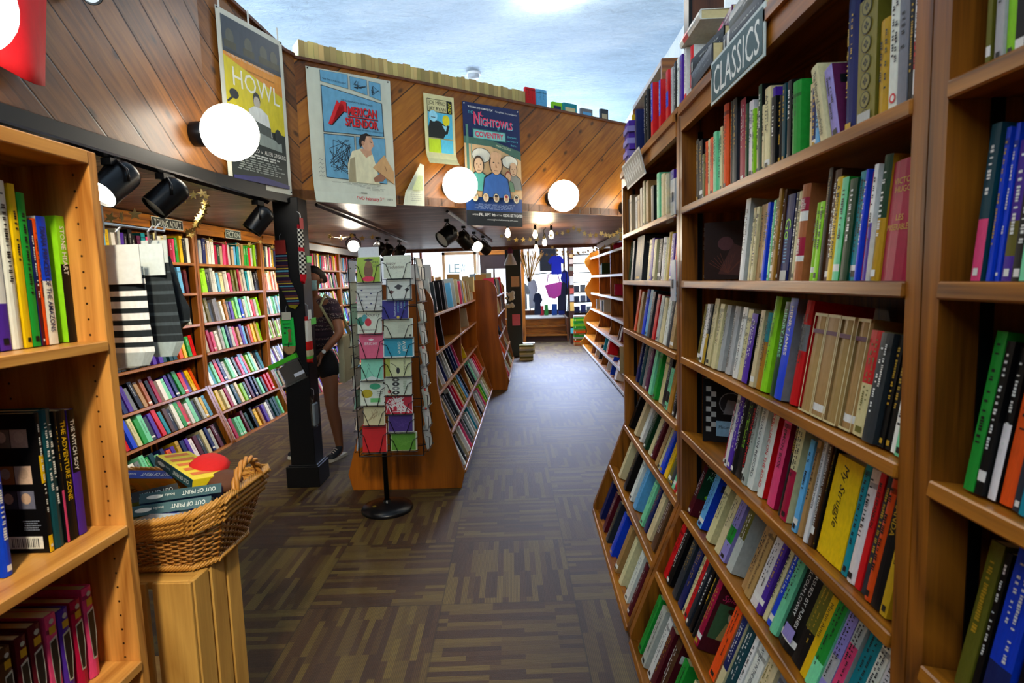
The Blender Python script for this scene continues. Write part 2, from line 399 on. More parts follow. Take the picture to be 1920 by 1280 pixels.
# lettering as mesh
_tx = {}
def text_geo(s, shear=0.0, bold=0.0, space=1.0):
    key = (s, shear, bold, space)
    if key not in _tx:
        c = bpy.data.curves.new('t', 'FONT'); c.body = s; c.resolution_u = 2; c.shear = shear; c.offset = bold; c.space_character = space
        o = bpy.data.objects.new('t', c); COL.objects.link(o)
        me = bpy.data.meshes.new_from_object(o.evaluated_get(bpy.context.evaluated_depsgraph_get()))
        vs = [(v.co.x, v.co.y) for v in me.vertices]; fs = [tuple(p.vertices) for p in me.polygons]
        bpy.data.objects.remove(o); bpy.data.curves.remove(c); bpy.data.meshes.remove(me)
        if vs:
            x0 = min(v[0] for v in vs); x1 = max(v[0] for v in vs); y0 = min(v[1] for v in vs); y1 = max(v[1] for v in vs)
        else: x0 = x1 = y0 = y1 = 0
        _tx[key] = (vs, fs, x0, x1, y0, y1)
    return _tx[key]
class Sheet:
    """ink on a surface: P(u, v) gives the 3-D point; everything is lifted LIFT along the normal"""
    def __init__(s, o, u, v, lift=.0015):
        s.o, s.u, s.v = V(o), V(u), V(v); s.n = s.u.cross(s.v).normalized(); s.mb = MB(); s.lift = lift; s.k = 0
    def P(s, a, b, l=None): return s.o+s.u*a+s.v*b+s.n*(s.lift if l is None else l)
    def poly(s, pts, col, lift=None):
        s.k += 1; l = (lift if lift is not None else s.lift*(1+.06*s.k))
        ar = sum(pts[i][0]*pts[(i+1) % len(pts)][1]-pts[(i+1) % len(pts)][0]*pts[i][1] for i in range(len(pts)))
        if ar < 0: pts = pts[::-1]
        s.mb.add([s.P(a, b, l) for a, b in pts], [tuple(range(len(pts)))], 0, rgb(col))
    def rect(s, a, b, c, d, col): s.poly([(a, b), (c, b), (c, d), (a, d)], col)
    def disc(s, a, b, r, col, ry=None, n=14): s.poly([(a+r*math.cos(6.2832*i/n), b+(ry or r)*math.sin(6.2832*i/n)) for i in range(n)], col)
    def line(s, pts, w, col):
        s.k += 1; l = s.lift*(1+.06*s.k)
        for (a, b), (c, d) in zip(pts, pts[1:]):
            dx, dy = c-a, d-b; q = math.hypot(dx, dy) or 1; nx, ny = -dy/q*w/2, dx/q*w/2
            s.mb.add([s.P(a-nx, b-ny, l), s.P(c-nx, d-ny, l), s.P(c+nx, d+ny, l), s.P(a+nx, b+ny, l)], [(0, 1, 2, 3)], 0, rgb(col))
    def frame(s, a, b, c, d, w, col):
        s.line([(a, b), (c, b), (c, d), (a, d), (a, b)], w, col)
    def text(s, t, a, b, h, col, maxw=None, rot=0.0, align='l', shear=0.0, bold=0.0, space=1.0, slope=0.0):
        vs, fs, x0, x1, y0, y1 = text_geo(t, shear, bold, space)
        if not vs: return
        s.k += 1; l = s.lift*(1+.06*s.k)
        k = h/.70; kx = k
        if maxw and (x1-x0)*k > maxw: kx = maxw/(x1-x0)
        w = (x1-x0)*kx; off = {'l': 0, 'c': -w/2, 'r': -w}[align]
        cr, sr = math.cos(rot), math.sin(rot); out = []
        for x, y in vs:
            X, Y = (x-x0)*kx+off, y*k+slope*((x-x0)*kx+off)
            out.append(s.P(a+X*cr-Y*sr, b+X*sr+Y*cr, l))
        s.mb.add(out, fs, 0, rgb(col))
    def scribble(s, a, b, c, d, rows, col, w=.6, seed=1, gap=.12):
        """rows of small print too fine to read: short dashes"""
        r = random.Random(seed); hh = (d-b)/rows
        for i in range(rows):
            x = a+(c-a)*r.uniform(0, .12); end = c-(c-a)*r.uniform(0, .2); y = b+hh*(i+.5)
            while x < end:
                q = min((c-a)*r.uniform(.04, .14), end-x)
                s.poly([(x, y-hh*w/2), (x+q, y-hh*w/2), (x+q, y+hh*w/2), (x, y+hh*w/2)], col, s.lift*1.5)
                x += q+(c-a)*.025
    def build(s, name, parent, mat=None, matrix=None, local=False, **kw):
        if not s.mb.f: return None
        return s.mb.build(name, mat or M['print'], parent, matrix=matrix, local=local, **kw)

# ================================================================= the setting
def quad_wall(name, pts, mat):
    mb = MB(); mb.add(pts, [tuple(range(len(pts)))]); return structure(mb.build(name, mat))
ZS = 2.145          # underside of the loft
PATH = [(-2.02, -2.6), (-1.93, 1.9), (-1.885, 3.50), (-1.72, 4.19), (-1.70, 4.24), (-1.645, 4.305), (1.95, 6.962)]
mb = MB(); mb.box((-3.6, -2.6, -.05), (2.0, 16.6, 0)); structure(mb.build('floor', M['carpet']))
mb = MB(); mb.box((-6.0, -2.6, 4.4), (2.0, 12.2, 4.5)); structure(mb.build('ceiling', M['plaster']))
mb = MB(); mb.box((1.9, -2.6, 0), (2.0, 16.6, 4.4)); structure(mb.build('wall_right', M['whitewall']))
mb = MB(); mb.box((-3.6, -2.6, 0), (-3.5, 16.6, ZS)); structure(mb.build('wall_left', M['whitewall']))
mb = MB(); mb.box((-6.0, -2.6, ZS), (-5.9, 12.2, 4.4)); structure(mb.build('wall_loft_left', M['whitewall']))
mb = MB(); mb.box((-6.0, 12.1, 2.75), (2.0, 12.2, 4.4)); structure(mb.build('wall_loft_back', M['whitewall']))
mb = MB(); mb.box((-6.0, -2.7, 0), (2.0, -2.6, 3.7)); structure(mb.build('wall_rear', M['whitewall']))
mb = MB(); mb.box((-3.6, 12.1, 2.75), (2.0, 16.6, 2.8)); structure(mb.build('ceiling_window_bay', M['whitewall']))
# loft floor, seen from below as dark boards
lo = [(-3.6, -2.6)] + PATH + [(1.95, 11.2), (-3.6, 11.2)]
mb = MB(); mb.prism(lo[::-1], lambda a, b, d: (a, b, d), ZS+.004, ZS+.07); structure(mb.build('ceiling_under_loft', M['soffit']))
mb = MB(); mb.box((-3.6, 11.2, ZS-.05), (1.95, 11.3, 2.75)); structure(mb.build('beam_loft_edge', M['darkwood']))
# parapet of diagonal boards around the loft
def parapet(name, pts, ztop, mat, thick=.05):
    mb = MB(); mb.uv = []; s = 0; vs = []; n = len(pts)
    def nrm(i):
        a = V((*pts[max(i-1, 0)], 0)); b = V((*pts[min(i+1, n-1)], 0)); d = (b-a).normalized(); return V((-d.y, d.x, 0))
    for i, p in enumerate(pts):
        if i: s += math.dist(pts[i-1], p)
        q = V((*p, 0))+nrm(i)*thick
        for x, y, z in ((p[0], p[1], ZS), (p[0], p[1], ztop[i]), (q.x, q.y, ztop[i]), (q.x, q.y, ZS)):
            vs.append((x, y, z)); mb.uv.append((s, z))
    fs = []
    for i in range(n-1):
        a, b = 4*i, 4*i+4
        fs += [(a, b, b+1, a+1), (a+1, b+1, b+2, a+2), (a+2, b+2, b+3, a+3), (a+3, b+3, b, a)]
    fs += [(0, 1, 2, 3), (4*n-1, 4*n-2, 4*n-3, 4*n-4)]
    mb.add(vs, fs)
    return structure(mb.build(name, mat))
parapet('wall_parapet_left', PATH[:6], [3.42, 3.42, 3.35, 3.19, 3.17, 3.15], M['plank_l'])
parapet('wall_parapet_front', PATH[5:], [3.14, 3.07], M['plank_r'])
# dark capping along the parapet
def strip_along(name, pts, zs, w, h, mat, off=0.0):
    mb = MB()
    for (a, za), (b, zb) in zip(zip(pts, zs), list(zip(pts, zs))[1:]):
        d = V((b[0]-a[0], b[1]-a[1], 0)); nn = V((-d.y, d.x, 0)).normalized()
        o = V((a[0], a[1], za))-nn*off
        mb.obox(o, d+V((0, 0, zb-za)), nn*w, V((0, 0, h)))
    return structure(mb.build(name, mat))
strip_along('trim_1', PATH[:6], [3.42, 3.42, 3.35, 3.19, 3.17, 3.15], .10, .022, M['darkwood'], .025)
strip_along('trim_2', PATH[5:], [3.14, 3.07], .20, .02, M['darkwood'], .02)
strip_along('beam_black', PATH[:4], [2.105]*4, .07, .095, M['black'], .03)
# black square post under the corner of the loft, boxed base
def post(name, x, y, w, z1, base_w, base_h, mat, rot=0.0):
    t = thing(name, (x, y, 0), None, None); t['kind'] = 'structure'
    mb = MB(); mb.cbox((0, 0, z1/2), (w, w, z1)); a = mb.build('post_shaft', mat, t, bevel=.004, local=True)
    if base_h:
        mb = MB(); mb.cbox((0, 0, base_h/2), (base_w, base_w, base_h)); mb.cbox((0, 0, base_h), (base_w-.03, base_w-.03, .02)); mb.build('post_base', mat, t, bevel=.004, local=True)
    t.rotation_euler.z = rot; t.matrix_world = Matrix.Translation((x, y, 0)) @ Matrix.Rotation(rot, 4, 'Z')
    return t
POST = (-1.735, 4.27)
post('column_1', POST[0], POST[1], .185, ZS, .245, .16, M['black'], .03)
post('column_2', -.285, 11.45, .30, 2.75, .3, 0, flat('18241f', .5))
# right wall: narrow dark upright running up to the ceiling beside the shelves
mb = MB(); mb.box((.94, 3.38, 0), (1.12, 3.46, 4.4)); structure(mb.build('column_3', M['darkwood']))
mb = MB(); mb.box((.925, 3.37, 0), (.945, 3.47, 4.4)); structure(mb.build('trim_3', M['black']))

# ---- shop front: panes in brown frames, the raised display platform and the door
def window(name, x0, x1, z0, z1, y, nx, nz, bar=.05, mat=None):
    t = thing(name, ((x0+x1)/2, y, z0), None, None); t['kind'] = 'structure'
    mat = mat or M['darkwood']; mb = MB()
    for a, b, c, d in ((x0, z0, x1, z0+bar), (x0, z1-bar, x1, z1), (x0, z0, x0+bar, z1), (x1-bar, z0, x1, z1)): mb.box((a, y-.04, b), (c, y+.04, d))
    for i in range(1, nx): x = x0+(x1-x0)*i/nx; mb.box((x-bar/3, y-.025, z0), (x+bar/3, y+.025, z1))
    for i in range(1, nz): z = z0+(z1-z0)*i/nz; mb.box((x0, y-.025, z-bar/3), (x1, y+.025, z+bar/3))
    mb.build('window_frame', mat, t)
    mb = MB(); mb.box((x0+bar, y-.004, z0+bar), (x1-bar, y+.004, z1-bar)); mb.build('window_glass', M['glass'], t)
    return t
YB = 15.9
window('window_1', -3.5, -1.10, 1.05, 2.72, 13.2, 1, 1, .07, flat('d8d4c8', .5))
window('window_2', -.95, 1.02, .62, 2.74, YB, 2, 1, .05)
window('window_3', 1.08, 1.9, .35, 2.74, YB, 1, 1, .05)
window('window_4', -2.78, -2.16, 1.25, 2.2, 11.9, 3, 3, .05)
mb = MB(); mb.box((-3.5, 13.14, 0), (-1.10, 13.26, 1.05)); structure(mb.build('wall_under_window', M['whitewall']))
mb = MB(); mb.box((-1.10, 13.14, 2.10), (-.32, 13.26, 2.42)); structure(mb.build('wall_over_door', M['wood_x']))
mb = MB(); mb.box((-.95, 15.84, 0), (1.9, 15.96, .62)); structure(mb.build('wall_below_display', M['darkwood']))
mb = MB(); mb.box((-.30, 13.14, 0), (-.08, 13.3, 2.75)); structure(mb.build('wall_entrance_side', M['wood_v']))
t = thing('door_1', (-.74, 13.2, 0), None, None); t['kind'] = 'structure'
mb = MB()
for a, b, c, d in ((-1.08, 0, -.94, 2.1), (-.46, 0, -.32, 2.1), (-.94, 1.78, -.46, 2.1), (-.94, 0, -.46, .35)): mb.box((a, 13.16, b), (c, 13.22, d))
mb.build('door_frame', flat('2a1d1c', .5), t)
mb = MB(); mb.box((-.94, 13.185, .35), (-.46, 13.195, 1.78)); mb.build('door_glass', M['glass'], t)
mb = MB(); mb.tube([(-.49, 13.12, .95), (-.49, 13.12, 1.2)], .012); mb.build('door_handle', M['steel'], t)
t = thing('stairs', (0, 14.1, 0), None, None); t['kind'] = 'structure'
for i, (y, z) in enumerate(((14.0, .165), (14.32, .35), (14.64, .545))):
    mb = MB(); mb.box((-.89, y, 0 if i == 0 else z-.2), (.91, y+.03, z-.03)); mb.build('riser', M['wood_x'] if i else flat('3a2018', .6), t)
    mb = MB(); mb.box((-.89, y-.04, z-.03), (.91, y+.36 if i < 2 else 15.84, z)); mb.build('tread', M['wood_x'] if i < 2 else flat('dfe4ea', .4), t)
structure(MB().box((-.95, 13.95, 0), (-.89, 15.84, .56)).build('baseboard_left', M['darkwood']))
structure(MB().box((.91, 13.95, 0), (.96, 15.84, .56)).build('baseboard_right', M['darkwood']))
# post hung with small photographs beside the steps
post('column_4', 1.0, 13.4, .10, 2.7, 0, 0, flat('3b1c12', .5))

# ================================================================= bookcases
def tilt_frame(side, y0, x, z, tilt):
    t = math.radians(tilt)
    ex, ey = (V((0, -1, 0)), V((1, 0, 0))) if side == 'R' else (V((0, 1, 0)), V((-1, 0, 0)))
    ez = V((0, 0, 1))
    return V((x, y0, z)), ex, ey*math.cos(t)-ez*math.sin(t), ez*math.cos(t)+ey*math.sin(t)
ROWS_Z = [(1.757, 0, .0), (1.48, 5, .0), (1.186, 9, .0), (.892, 11, .0), (.567, 21, .0), (.31, 21, .10), (.02, 21, .208)]   # z, lean-back, how far the front stands out
def bookcase(side, x0, ya, yb, label, group, mats=('wood_v', 'wood_h'), fascia=True, depth=.29, top=2.12, standards=True):
    """tall case with a flared foot; x0 front plane, ya..yb the clear width along the wall"""
    sg = 1 if side == 'R' else -1
    t = thing('bookcase', (x0+sg*depth/2, (ya+yb)/2, 0), label, 'bookcase', group)
    def P(d, z, y): return V((x0-sg*d, y, z))
    prof = [(-depth, 0), (.218, 0), (.218, .03), (.008, .575), (.008, top), (-depth, top)]
    wv, wh = M[mats[0]], M[mats[1]]
    for a, b in ((ya-.036, ya), (yb, yb+.036)):
        mb = MB(); mb.prism(prof, lambda p, q, d: P(p, q, d), a, b); mb.build('side_panel', wv, t)
    mb = MB(); mb.box((min(x0+sg*depth, x0+sg*(depth-.012)), ya, 0), (max(x0+sg*depth, x0+sg*(depth-.012)), yb, top)); mb.build('back_panel', wv, t)
    for z, tl, out in ROWS_Z:
        O, ex, ey, ez = tilt_frame(side, yb if side == 'R' else ya, x0-sg*(out+.012), z, tl)
        w = abs(yb-ya); mb = MB()
        dd = (depth+out-.005)/math.cos(math.radians(tl)) if tl < 15 else .20
        mb.obox(O-ez*.026, ex*w, ey*dd, ez*.026); mb.build('shelf', wh, t, bevel=.003)
    if fascia:
        mb = MB(); mb.box((min(x0-sg*.012, x0+sg*.012), ya, 2.035), (max(x0-sg*.012, x0+sg*.012), yb, top+.002))
        mb.box((min(x0-sg*.024, x0+sg*.012), ya-.0, top-.028), (max(x0-sg*.024, x0+sg*.012), yb, top)); mb.build('fascia', wh, t)
    mb = MB(); mb.box((min(x0-sg*.012, x0+sg*depth), ya-.03, top), (max(x0-sg*.012, x0+sg*depth), yb+.03, top+.02)); mb.build('top_board', wh, t)
    mb = MB(); mb.box((min(x0-sg*.19, x0-sg*.17), ya, 0), (max(x0-sg*.19, x0-sg*.17), yb, .012)); mb.build('toe_board', wv, t)
    if standards:
        for y in ((yb-.004, ya+.002) if side == 'R' else (yb-.004,)):
            mb = MB(); mb.box((min(x0+sg*.05, x0+sg*.068), y, .6), (max(x0+sg*.05, x0+sg*.068), y+.003, 2.03)); mb.build('shelf_standard', M['blackmetal'], t)
    return t
CG = 'tall bookcases with flared feet'
bookcase('R', .6, -.55, .850, 'brown bookcase cut off by the picture edge, nearest past the double upright', CG)
bookcase('R', .6, .925, 2.245, 'tall brown bookcase with flared foot under the CLASSICS sign', CG)
bookcase('R', .6, 2.325, 3.605, 'brown bookcase beyond the CLASSICS one, last before the aisle opens out', CG)
LY = [(4.05, 5.395), (5.475, 6.765), (6.845, 8.14), (8.22, 9.60), (9.68, 11.0)]
for (a, b), lb in zip(LY, ('honey wood wall bookcase under the YOUNG ADULT sign', 'honey wood wall bookcase under the FICTION sign',
        'wall bookcase half hidden behind the black post', 'wall bookcase beside the masked person, pale strip along its top', 'wall bookcase farthest along, half hidden by the card rack')):
    bookcase('L', -3.15, a, b, lb, CG)

# low case of graphic novels at the viewer's side
def near_case():
    x0, x1, ya, yb = -.92, -1.19, -.35, 1.222
    t = thing('bookcase', (-1.05, .5, 0), 'honey oak bookcase of graphic novels with drilled peg holes in its end panel', 'bookcase')
    for a, b, m in ((yb, yb+.026, 'oak_holes'), (ya-.026, ya, 'oak_v')):
        mb = MB(); mb.box((x1, a, 0), (x0, b, 1.80)); mb.build('side_panel', M[m], t, bevel=.002)
    mb = MB(); mb.box((x1-.012, ya, 0), (x1, yb, 1.80)); mb.build('back_panel', M['oak_v'], t)
    mb = MB(); mb.box((x1, ya, 1.772), (x0+.002, yb, 1.80)); mb.build('top_board', M['oak_h'], t, bevel=.002)
    for z in (1.397, .980, .654, .33):
        mb = MB(); mb.box((x1, ya, z-.022), (x0+.004, yb, z)); mb.build('shelf', M['oak_h'], t, bevel=.002)
    mb = MB(); mb.box((x0-.02, ya, 0), (x0-.005, yb, .08)); mb.build('toe_board', M['oak_v'], t)
near_case()

# free-standing A-shaped islands in the aisle
def island(xc, ya, yb, hw_top, hw_bot, top, label, nb=2, mirror=True):
    t = thing('display_island', (xc, (ya+yb)/2, 0), label, 'bookcase', 'free-standing book islands')
    def side(s):
        pts = [(s*hw_bot*.93, 0), (s*hw_bot, .12), (s*(hw_top+.03), .60), (s*hw_top, .78), (s*hw_top, top-.16)]
        for k in range(1, 7):
            a = k/6*math.pi/2; pts.append((s*(hw_top-.16+.16*math.cos(a)), top-.16+.16*math.sin(a)))
        return pts
    prof = side(1)+side(-1)[::-1]
    W = yb-ya; ys = [ya, yb-.03] 
    for y in ys:
        mb = MB(); mb.prism(prof, lambda p, q, d: V((xc+p, d, q)), y, y+.03); mb.build('end_panel', M['veneer'], t, bevel=.003)
    mb = MB(); mb.box((xc-.012, ya+.03, .0), (xc+.012, yb-.03, top-.12)); mb.build('spine_board', M['veneer'], t)
    def hw(z):
        z = max(z, .0)
        if z > .6: return hw_top
        return hw_bot+(hw_top+.03-hw_bot)*max(0, z-.12)/.48
    for s in (1, -1):
        for k in range(1, nb):
            y = ya+W*k/nb
            inner = [(0.012, 0), (hw_bot*.93, 0), (hw_bot-.012, .12), (hw_top+.018, .6), (hw_top-.012, .78), (hw_top-.012, top-.2), (.012, top-.2)]
            mb = MB(); mb.prism([(s*p, q) for p, q in inner], lambda p, q, d: V((xc+p, d, q)), y-.012, y+.012); mb.build('divider', M['veneer'], t)
        for z, tl in ((top-.22, 6), (top-.50, 8), (.70, 20), (.42, 25), (.13, 25)):
            O, ex, ey, ez = tilt_frame('R' if s < 0 else 'L', yb-.03 if s < 0 else ya+.03, xc+s*(hw(z)+.004), z, tl)
            dd = min(.24, hw(z)-.02)
            mb = MB(); mb.obox(O-ez*.02, ex*(W-.06), ey*dd, ez*.02); mb.build('shelf', M['wood_h'], t, bevel=.002)
    return t
ISA = dict(xc=-.93, ya=4.07, yb=7.35, hw_top=.255, hw_bot=.43, top=1.50)
ISB = dict(xc=-.66, ya=7.86, yb=10.4, hw_top=.23, hw_bot=.36, top=1.52)
island(label='brown A-shaped book island with a broad end panel behind the card rack', **ISA)
island(label='orange brown A-shaped book island farther down the aisle', **ISB)

# case with white shelf edges and scalloped ends, far right of the aisle
def far_case(ya, yb, label):
    x0 = 1.36
    t = thing('bookcase', (1.6, (ya+yb)/2, 0), label, 'bookcase')
    zs = [(1.93, .0), (1.55, 0), (1.19, .0), (.86, .02), (.56, .10), (.28, .16), (.06, .20)]
    prof = [(-.42, 0), (.2, 0), (.23, .06)]
    for k in range(0, 25):                      # scalloped front: it swells at the shelves
        z = .12+k*.075
        prof.append((max(0, .20*(1-z/.75))+.06+.075*math.cos(z/.62*6.283), z))
    prof += [(.02, 2.0), (.02, 2.08), (-.42, 2.08)]
    for y in (ya, yb-.03):
        pp = prof if y != ya else [(-.42, 0), (.2, 0), (.2, .06), (.0, .7), (.0, 2.08), (-.42, 2.08)]
        mb = MB(); mb.prism(pp, lambda p, q, d: V((x0-p, d, q)), y, y+.03); mb.build('end_panel', flat('c8861a', .4) if y != ya else M['wood_v'], t)
    n = 4
    for k in range(1, n):
        y = ya+(yb-ya)*k/n
        mb = MB(); mb.prism([(-.42, 0), (.18, 0), (.18, .05), (.0, .7), (.0, 2.05), (-.42, 2.05)], lambda p, q, d: V((x0-p, d, q)), y-.014, y+.014); mb.build('divider', M['wood_v'], t)
    mb = MB(); mb.box((x0+.30, ya, 0), (x0+.32, yb, 2.05)); mb.build('back_panel', flat('a8581a', .5), t)
    for z, out in zs:
        mb = MB(); mb.box((x0-out, ya+.03, z-.03), (x0+.31, yb-.03, z)); mb.build('shelf', M['wood_h'], t)
        mb = MB(); mb.box((x0-out-.006, ya+.03, z-.034), (x0-out, yb-.03, z+.004)); mb.build('shelf_edging', flat('e8e6e0', .35), t, label='white shelf edging strip')
    mb = MB(); mb.box((x0-.03, ya, 2.04), (x0+.03, yb, 2.13)); mb.build('fascia', flat('e4e8ec', .5), t)
    return t
far_case(6.6, 12.6, 'far bookcase with white shelf edging and scalloped yellow end, mostly empty shelves')

# ================================================================= books
ROWS={'A1': '106 32 218 black;139 37 206 black;177 24 153 olive;201 29 189 orange;231 22 190 cream;255 36 189 orange;300 31 196 mint;332 25 192 mint;358 19 199 cream;379 42 257 orange;446 17 250 black;465 34 249 charcoal;518 41 231 crimson f=black;584 15 203 darkgreen;600 30 203 white;631 14 176 lime;645 24 177 cream;671 23 223 darkgreen f=black;695 13 167 cream;709 32 203 cream;742 15 195 purple;758 24 167 black;783 20 163 black;804 17 183 darkteal;821 22 184 black;844 18 177 black;863 40 165 green;942 11 139 cream;954 18 129 navy;973 17 121 skyblue;1006 26 170 cream t=The_Mayor_of_Casterbridge l=-17;1038 29 151 lilac f=plum l=-15;1070 38 248 navy g=gold;1116 56 224 olive p=1;1175 41 165 gold c=1;1220 27 195 white x=1;1248 24 175 grey;1273 12 173 black;1286 10 168 white b=red',
'A2': '543 34 231 white f=palegrey;593 15 201 cream;609 26 201 tan;636 18 198 cream;655 25 201 tan;680 20 201 tan;702 16 201 blue;719 16 199 blue;736 12 202 mint;749 18 205 olive;769 15 226 ochre;784 14 222 brown;800 41 206 navy t=Go g=lime;842 19 207 black;862 16 206 cream;881 40 216 rust o=1;946 30 168 lime;977 18 167 lime;996 15 233 black t=The_Hermaphrodite g=tan f=brown;1014 27 225 brown;1042 20 206 yellow t=A_MODERN_INSTANCE g=black;1063 23 201 mint g=black f=green;1089 26 194 darkgreen;1115 28 204 teal;1144 8 203 blue;1153 13 198 red g=gold;1167 12 207 white b=purple;1180 25 220 gold b=darkgreen;1206 84 203 crimson v=1;1291 15 120 lime l=10',
'A3': '104 34 209 olive;151 38 211 white;190 30 213 charcoal b=gold;222 44 233 cream;293 38 217 cream;332 36 216 palegrey;396 43 216 palegrey t=THE_LOTTERY_SHIRLEY_JACKSON g=black;484 36 215 white t=The_Wings_of_the_Dove g=black;521 35 211 cream;560 42 201 purple f=black;610 23 182 olive;634 26 213 cream t=The_Aspern g=black;661 32 209 teal b=ochre;694 37 254 lime j=1;767 31 242 darkgreen t=HENRY_JAMES g=mint;799 40 252 blue t=HENRY_JAMES f=grey;854 36 250 red b=grey;932 54 223 tan s=1;989 50 223 tan s=1;1042 48 222 tan s=1;1092 42 222 tan s=1;1137 38 203 cream b=red g=olive;1184 34 201 charcoal;1222 15 201 black;1237 16 198 black;1256 19 194 white;1278 17 151 mint',
'A4': '403 20 198 crimson;423 24 234 white;448 33 243 purple;482 36 247 black;520 39 252 black g=lime;560 25 238 black t=DESOLATION_ANGELS g=red;586 28 252 palegrey;615 39 270 white t=KEROUAC_ON_RECORD g=charcoal;675 35 252 white t=KEROUAC_ON_THE_ROAD g=red f=red;744 42 243 pink t=DEMON_BOX g=maroon f=crimson;818 18 246 black t=KEN_KESEY;836 34 257 cream b=crimson;910 21 223 skyblue;935 15 229 tan;950 17 252 white t=KARL_OVE_KNAUSGAARD_AUTUMN g=charcoal;969 14 255 white t=KARL_OVE_KNAUSGAARD_WINTER g=charcoal;984 14 248 brown t=MY_STRUGGLE_KARL_OVE_KNAUSGAARD;1001 6 249 black;1011 96 222 yellow m=1;1112 19 235 teal;1136 26 231 white;1165 17 231 red t=MILES_FRANKLIN;1185 18 231 charcoal;1206 19 234 orange;1228 26 238 black t=MIRANDA;1257 19 238 gold;1278 21 232 black;1302 12 174 white',
'A5': '8 42 201 maroon k=1;126 49 216 skyblue f=blue g=navy;244 45 210 cream;334 44 224 cream;384 48 215 lilac b=green;458 44 223 palegrey b=olive;571 34 208 tan;610 40 219 tan t=Sinclair_Lewis_Main_Street g=brown;656 42 221 white;703 25 219 purple;732 21 225 cream;758 23 231 blue;785 36 233 mint;825 79 240 black q=1;908 47 230 olive b=black;959 25 204 yellow t=Martin_Amis g=black;988 37 228 mint b=green;1028 32 246 lilac b=palegrey;1063 30 251 palegrey b=pink;1097 43 248 plum b=teal;1149 28 246 white;1180 25 261 white;1208 20 267 darkteal;1231 44 259 cream',
'A6': '15 42 240 red;60 49 240 black;162 45 240 charcoal;226 44 240 navy;278 28 240 cream;307 34 240 red;348 26 240 charcoal;382 25 240 black;414 24 240 black;445 47 240 crimson n=1;604 46 240 orange f=rust;659 32 240 cream b=navy;697 44 240 darkteal;747 21 240 white;772 52 240 white t=AT_PLAY_IN_THE_FIELDS_OF_THE_LORD g=charcoal;829 48 240 cream g=olive;908 44 240 grey;956 28 240 navy;988 39 240 white;1031 36 240 green;1071 50 240 tan',
'A7': '52 42 240 green;129 49 240 palegrey;201 45 240 white;269 45 240 maroon;323 48 240 brown f=maroon;440 44 240 green;545 40 240 cream;593 47 240 lilac b=crimson;664 43 240 black;763 50 240 olive;841 46 240 black;899 42 240 cream;957 48 240 tan;1010 45 240 red',
'B1': '41 52 206 black;132 59 212 beige;269 55 186 palegrey;349 62 183 tan;425 58 209 beige;512 54 231 cream;581 61 218 tan;697 57 177 black t=DO g=gold;816 53 216 mint;883 60 199 cream t=OAS g=red;997 56 178 cream;1074 52 182 purple;1147 51 138 grey',
'B2': '4 52 232 darkgreen;134 59 229 charcoal;255 200 243 charcoal h=1;585 62 206 cream;651 58 209 purple;714 54 199 cream;786 61 197 black;855 57 199 white;921 53 192 cream;983 59 211 gold;1043 56 201 purple;1118 52 207 red',
'B3': '190 52 242 orange;308 59 232 tan;402 55 248 blue;492 62 247 skyblue;576 58 237 charcoal;682 54 226 red;768 58 222 palegrey;839 57 214 cream;927 53 217 white;1000 58 209 charcoal;1069 56 201 tan',
'B4': '210 52 247 navy;311 59 248 darkteal;406 55 244 grey;481 62 253 plum;594 58 252 mint;712 54 248 green;797 61 227 cream;878 57 228 black;944 53 192 mint b=black;1006 60 236 ochre;1085 46 213 black;1142 52 187 white',
'B5': '4 52 240 black;180 59 240 cream;316 55 240 white;457 62 240 darkgreen;573 54 240 cream;628 54 240 maroon;756 48 240 tan;817 46 240 cream;863 53 240 blue;931 53 240 yellow;995 40 240 olive;1036 49 240 charcoal;1095 37 240 mint;1133 36 240 red;1179 26 225 cream',
'B6': '186 52 240 cream;384 59 240 black;544 55 240 white;658 62 240 skyblue;864 58 240 mint;944 50 240 navy;1007 61 240 cream;1125 57 240 brown;1212 53 240 white b=black',
'B7': '97 52 240 navy;280 59 240 maroon;424 55 240 charcoal;577 62 240 blue;754 58 240 tan;879 54 240 cream;1024 61 240 white;1142 57 240 maroon;1237 32 240 darkgreen',
'T1': '55 34 300 yellow g=black;159 41 300 navy;409 37 300 black;507 44 300 black;611 40 299 red b=blue;755 36 266 red b=blue;896 43 259 red b=blue;1004 36 235 palegrey;1051 35 241 black;1095 34 240 white;1138 38 235 purple;1204 34 237 white b=red;1296 41 208 white b=red',
'N1': '35 8 186 olive;53 13 175 palegrey;67 13 167 lime;83 13 158 black;99 15 149 darkteal',
'N2': '30 17 209 darkteal b=pink;53 7 200 blue;63 7 203 blue;75 16 179 purple b=olive;94 17 150 black;113 16 120 mint',
'N3': '40 18 226 green;60 13 214 black;75 13 209 black b=white;91 23 225 orange;117 13 187 charcoal;133 19 136 teal',
'N4': '37 24 223 olive g=gold;64 10 217 black;79 37 247 blue b=navy;122 18 226 black;143 22 223 mint',
'F1': '373 17 299 skyblue;393 20 303 black;417 23 314 purple b=white;443 25 318 white;472 14 315 yellow;489 17 301 green;509 8 251 navy b=maroon;519 6 254 orange;527 23 260 white t=DIANA_PRINCESS_OF_THE_AMAZONS g=navy b=blue;577 22 266 lime b=black t=STONE_HEART g=white',
'F2': '318 19 269 red;368 19 264 blue;469 10 287 black b=yellow y=1;481 30 289 darkteal c=1;514 6 280 black b=pink;522 22 278 black t=THE_ADVENTURE_ZONE g=yellow;548 20 275 purple t=THE_WITCH_BOY g=white b=black',
'F3': '339 22 200 brown w=1;372 23 200 maroon w=1;402 27 204 maroon w=1;438 25 204 pink w=1;470 26 196 purple w=1;504 26 196 crimson w=1;537 26 207 pink w=1'}

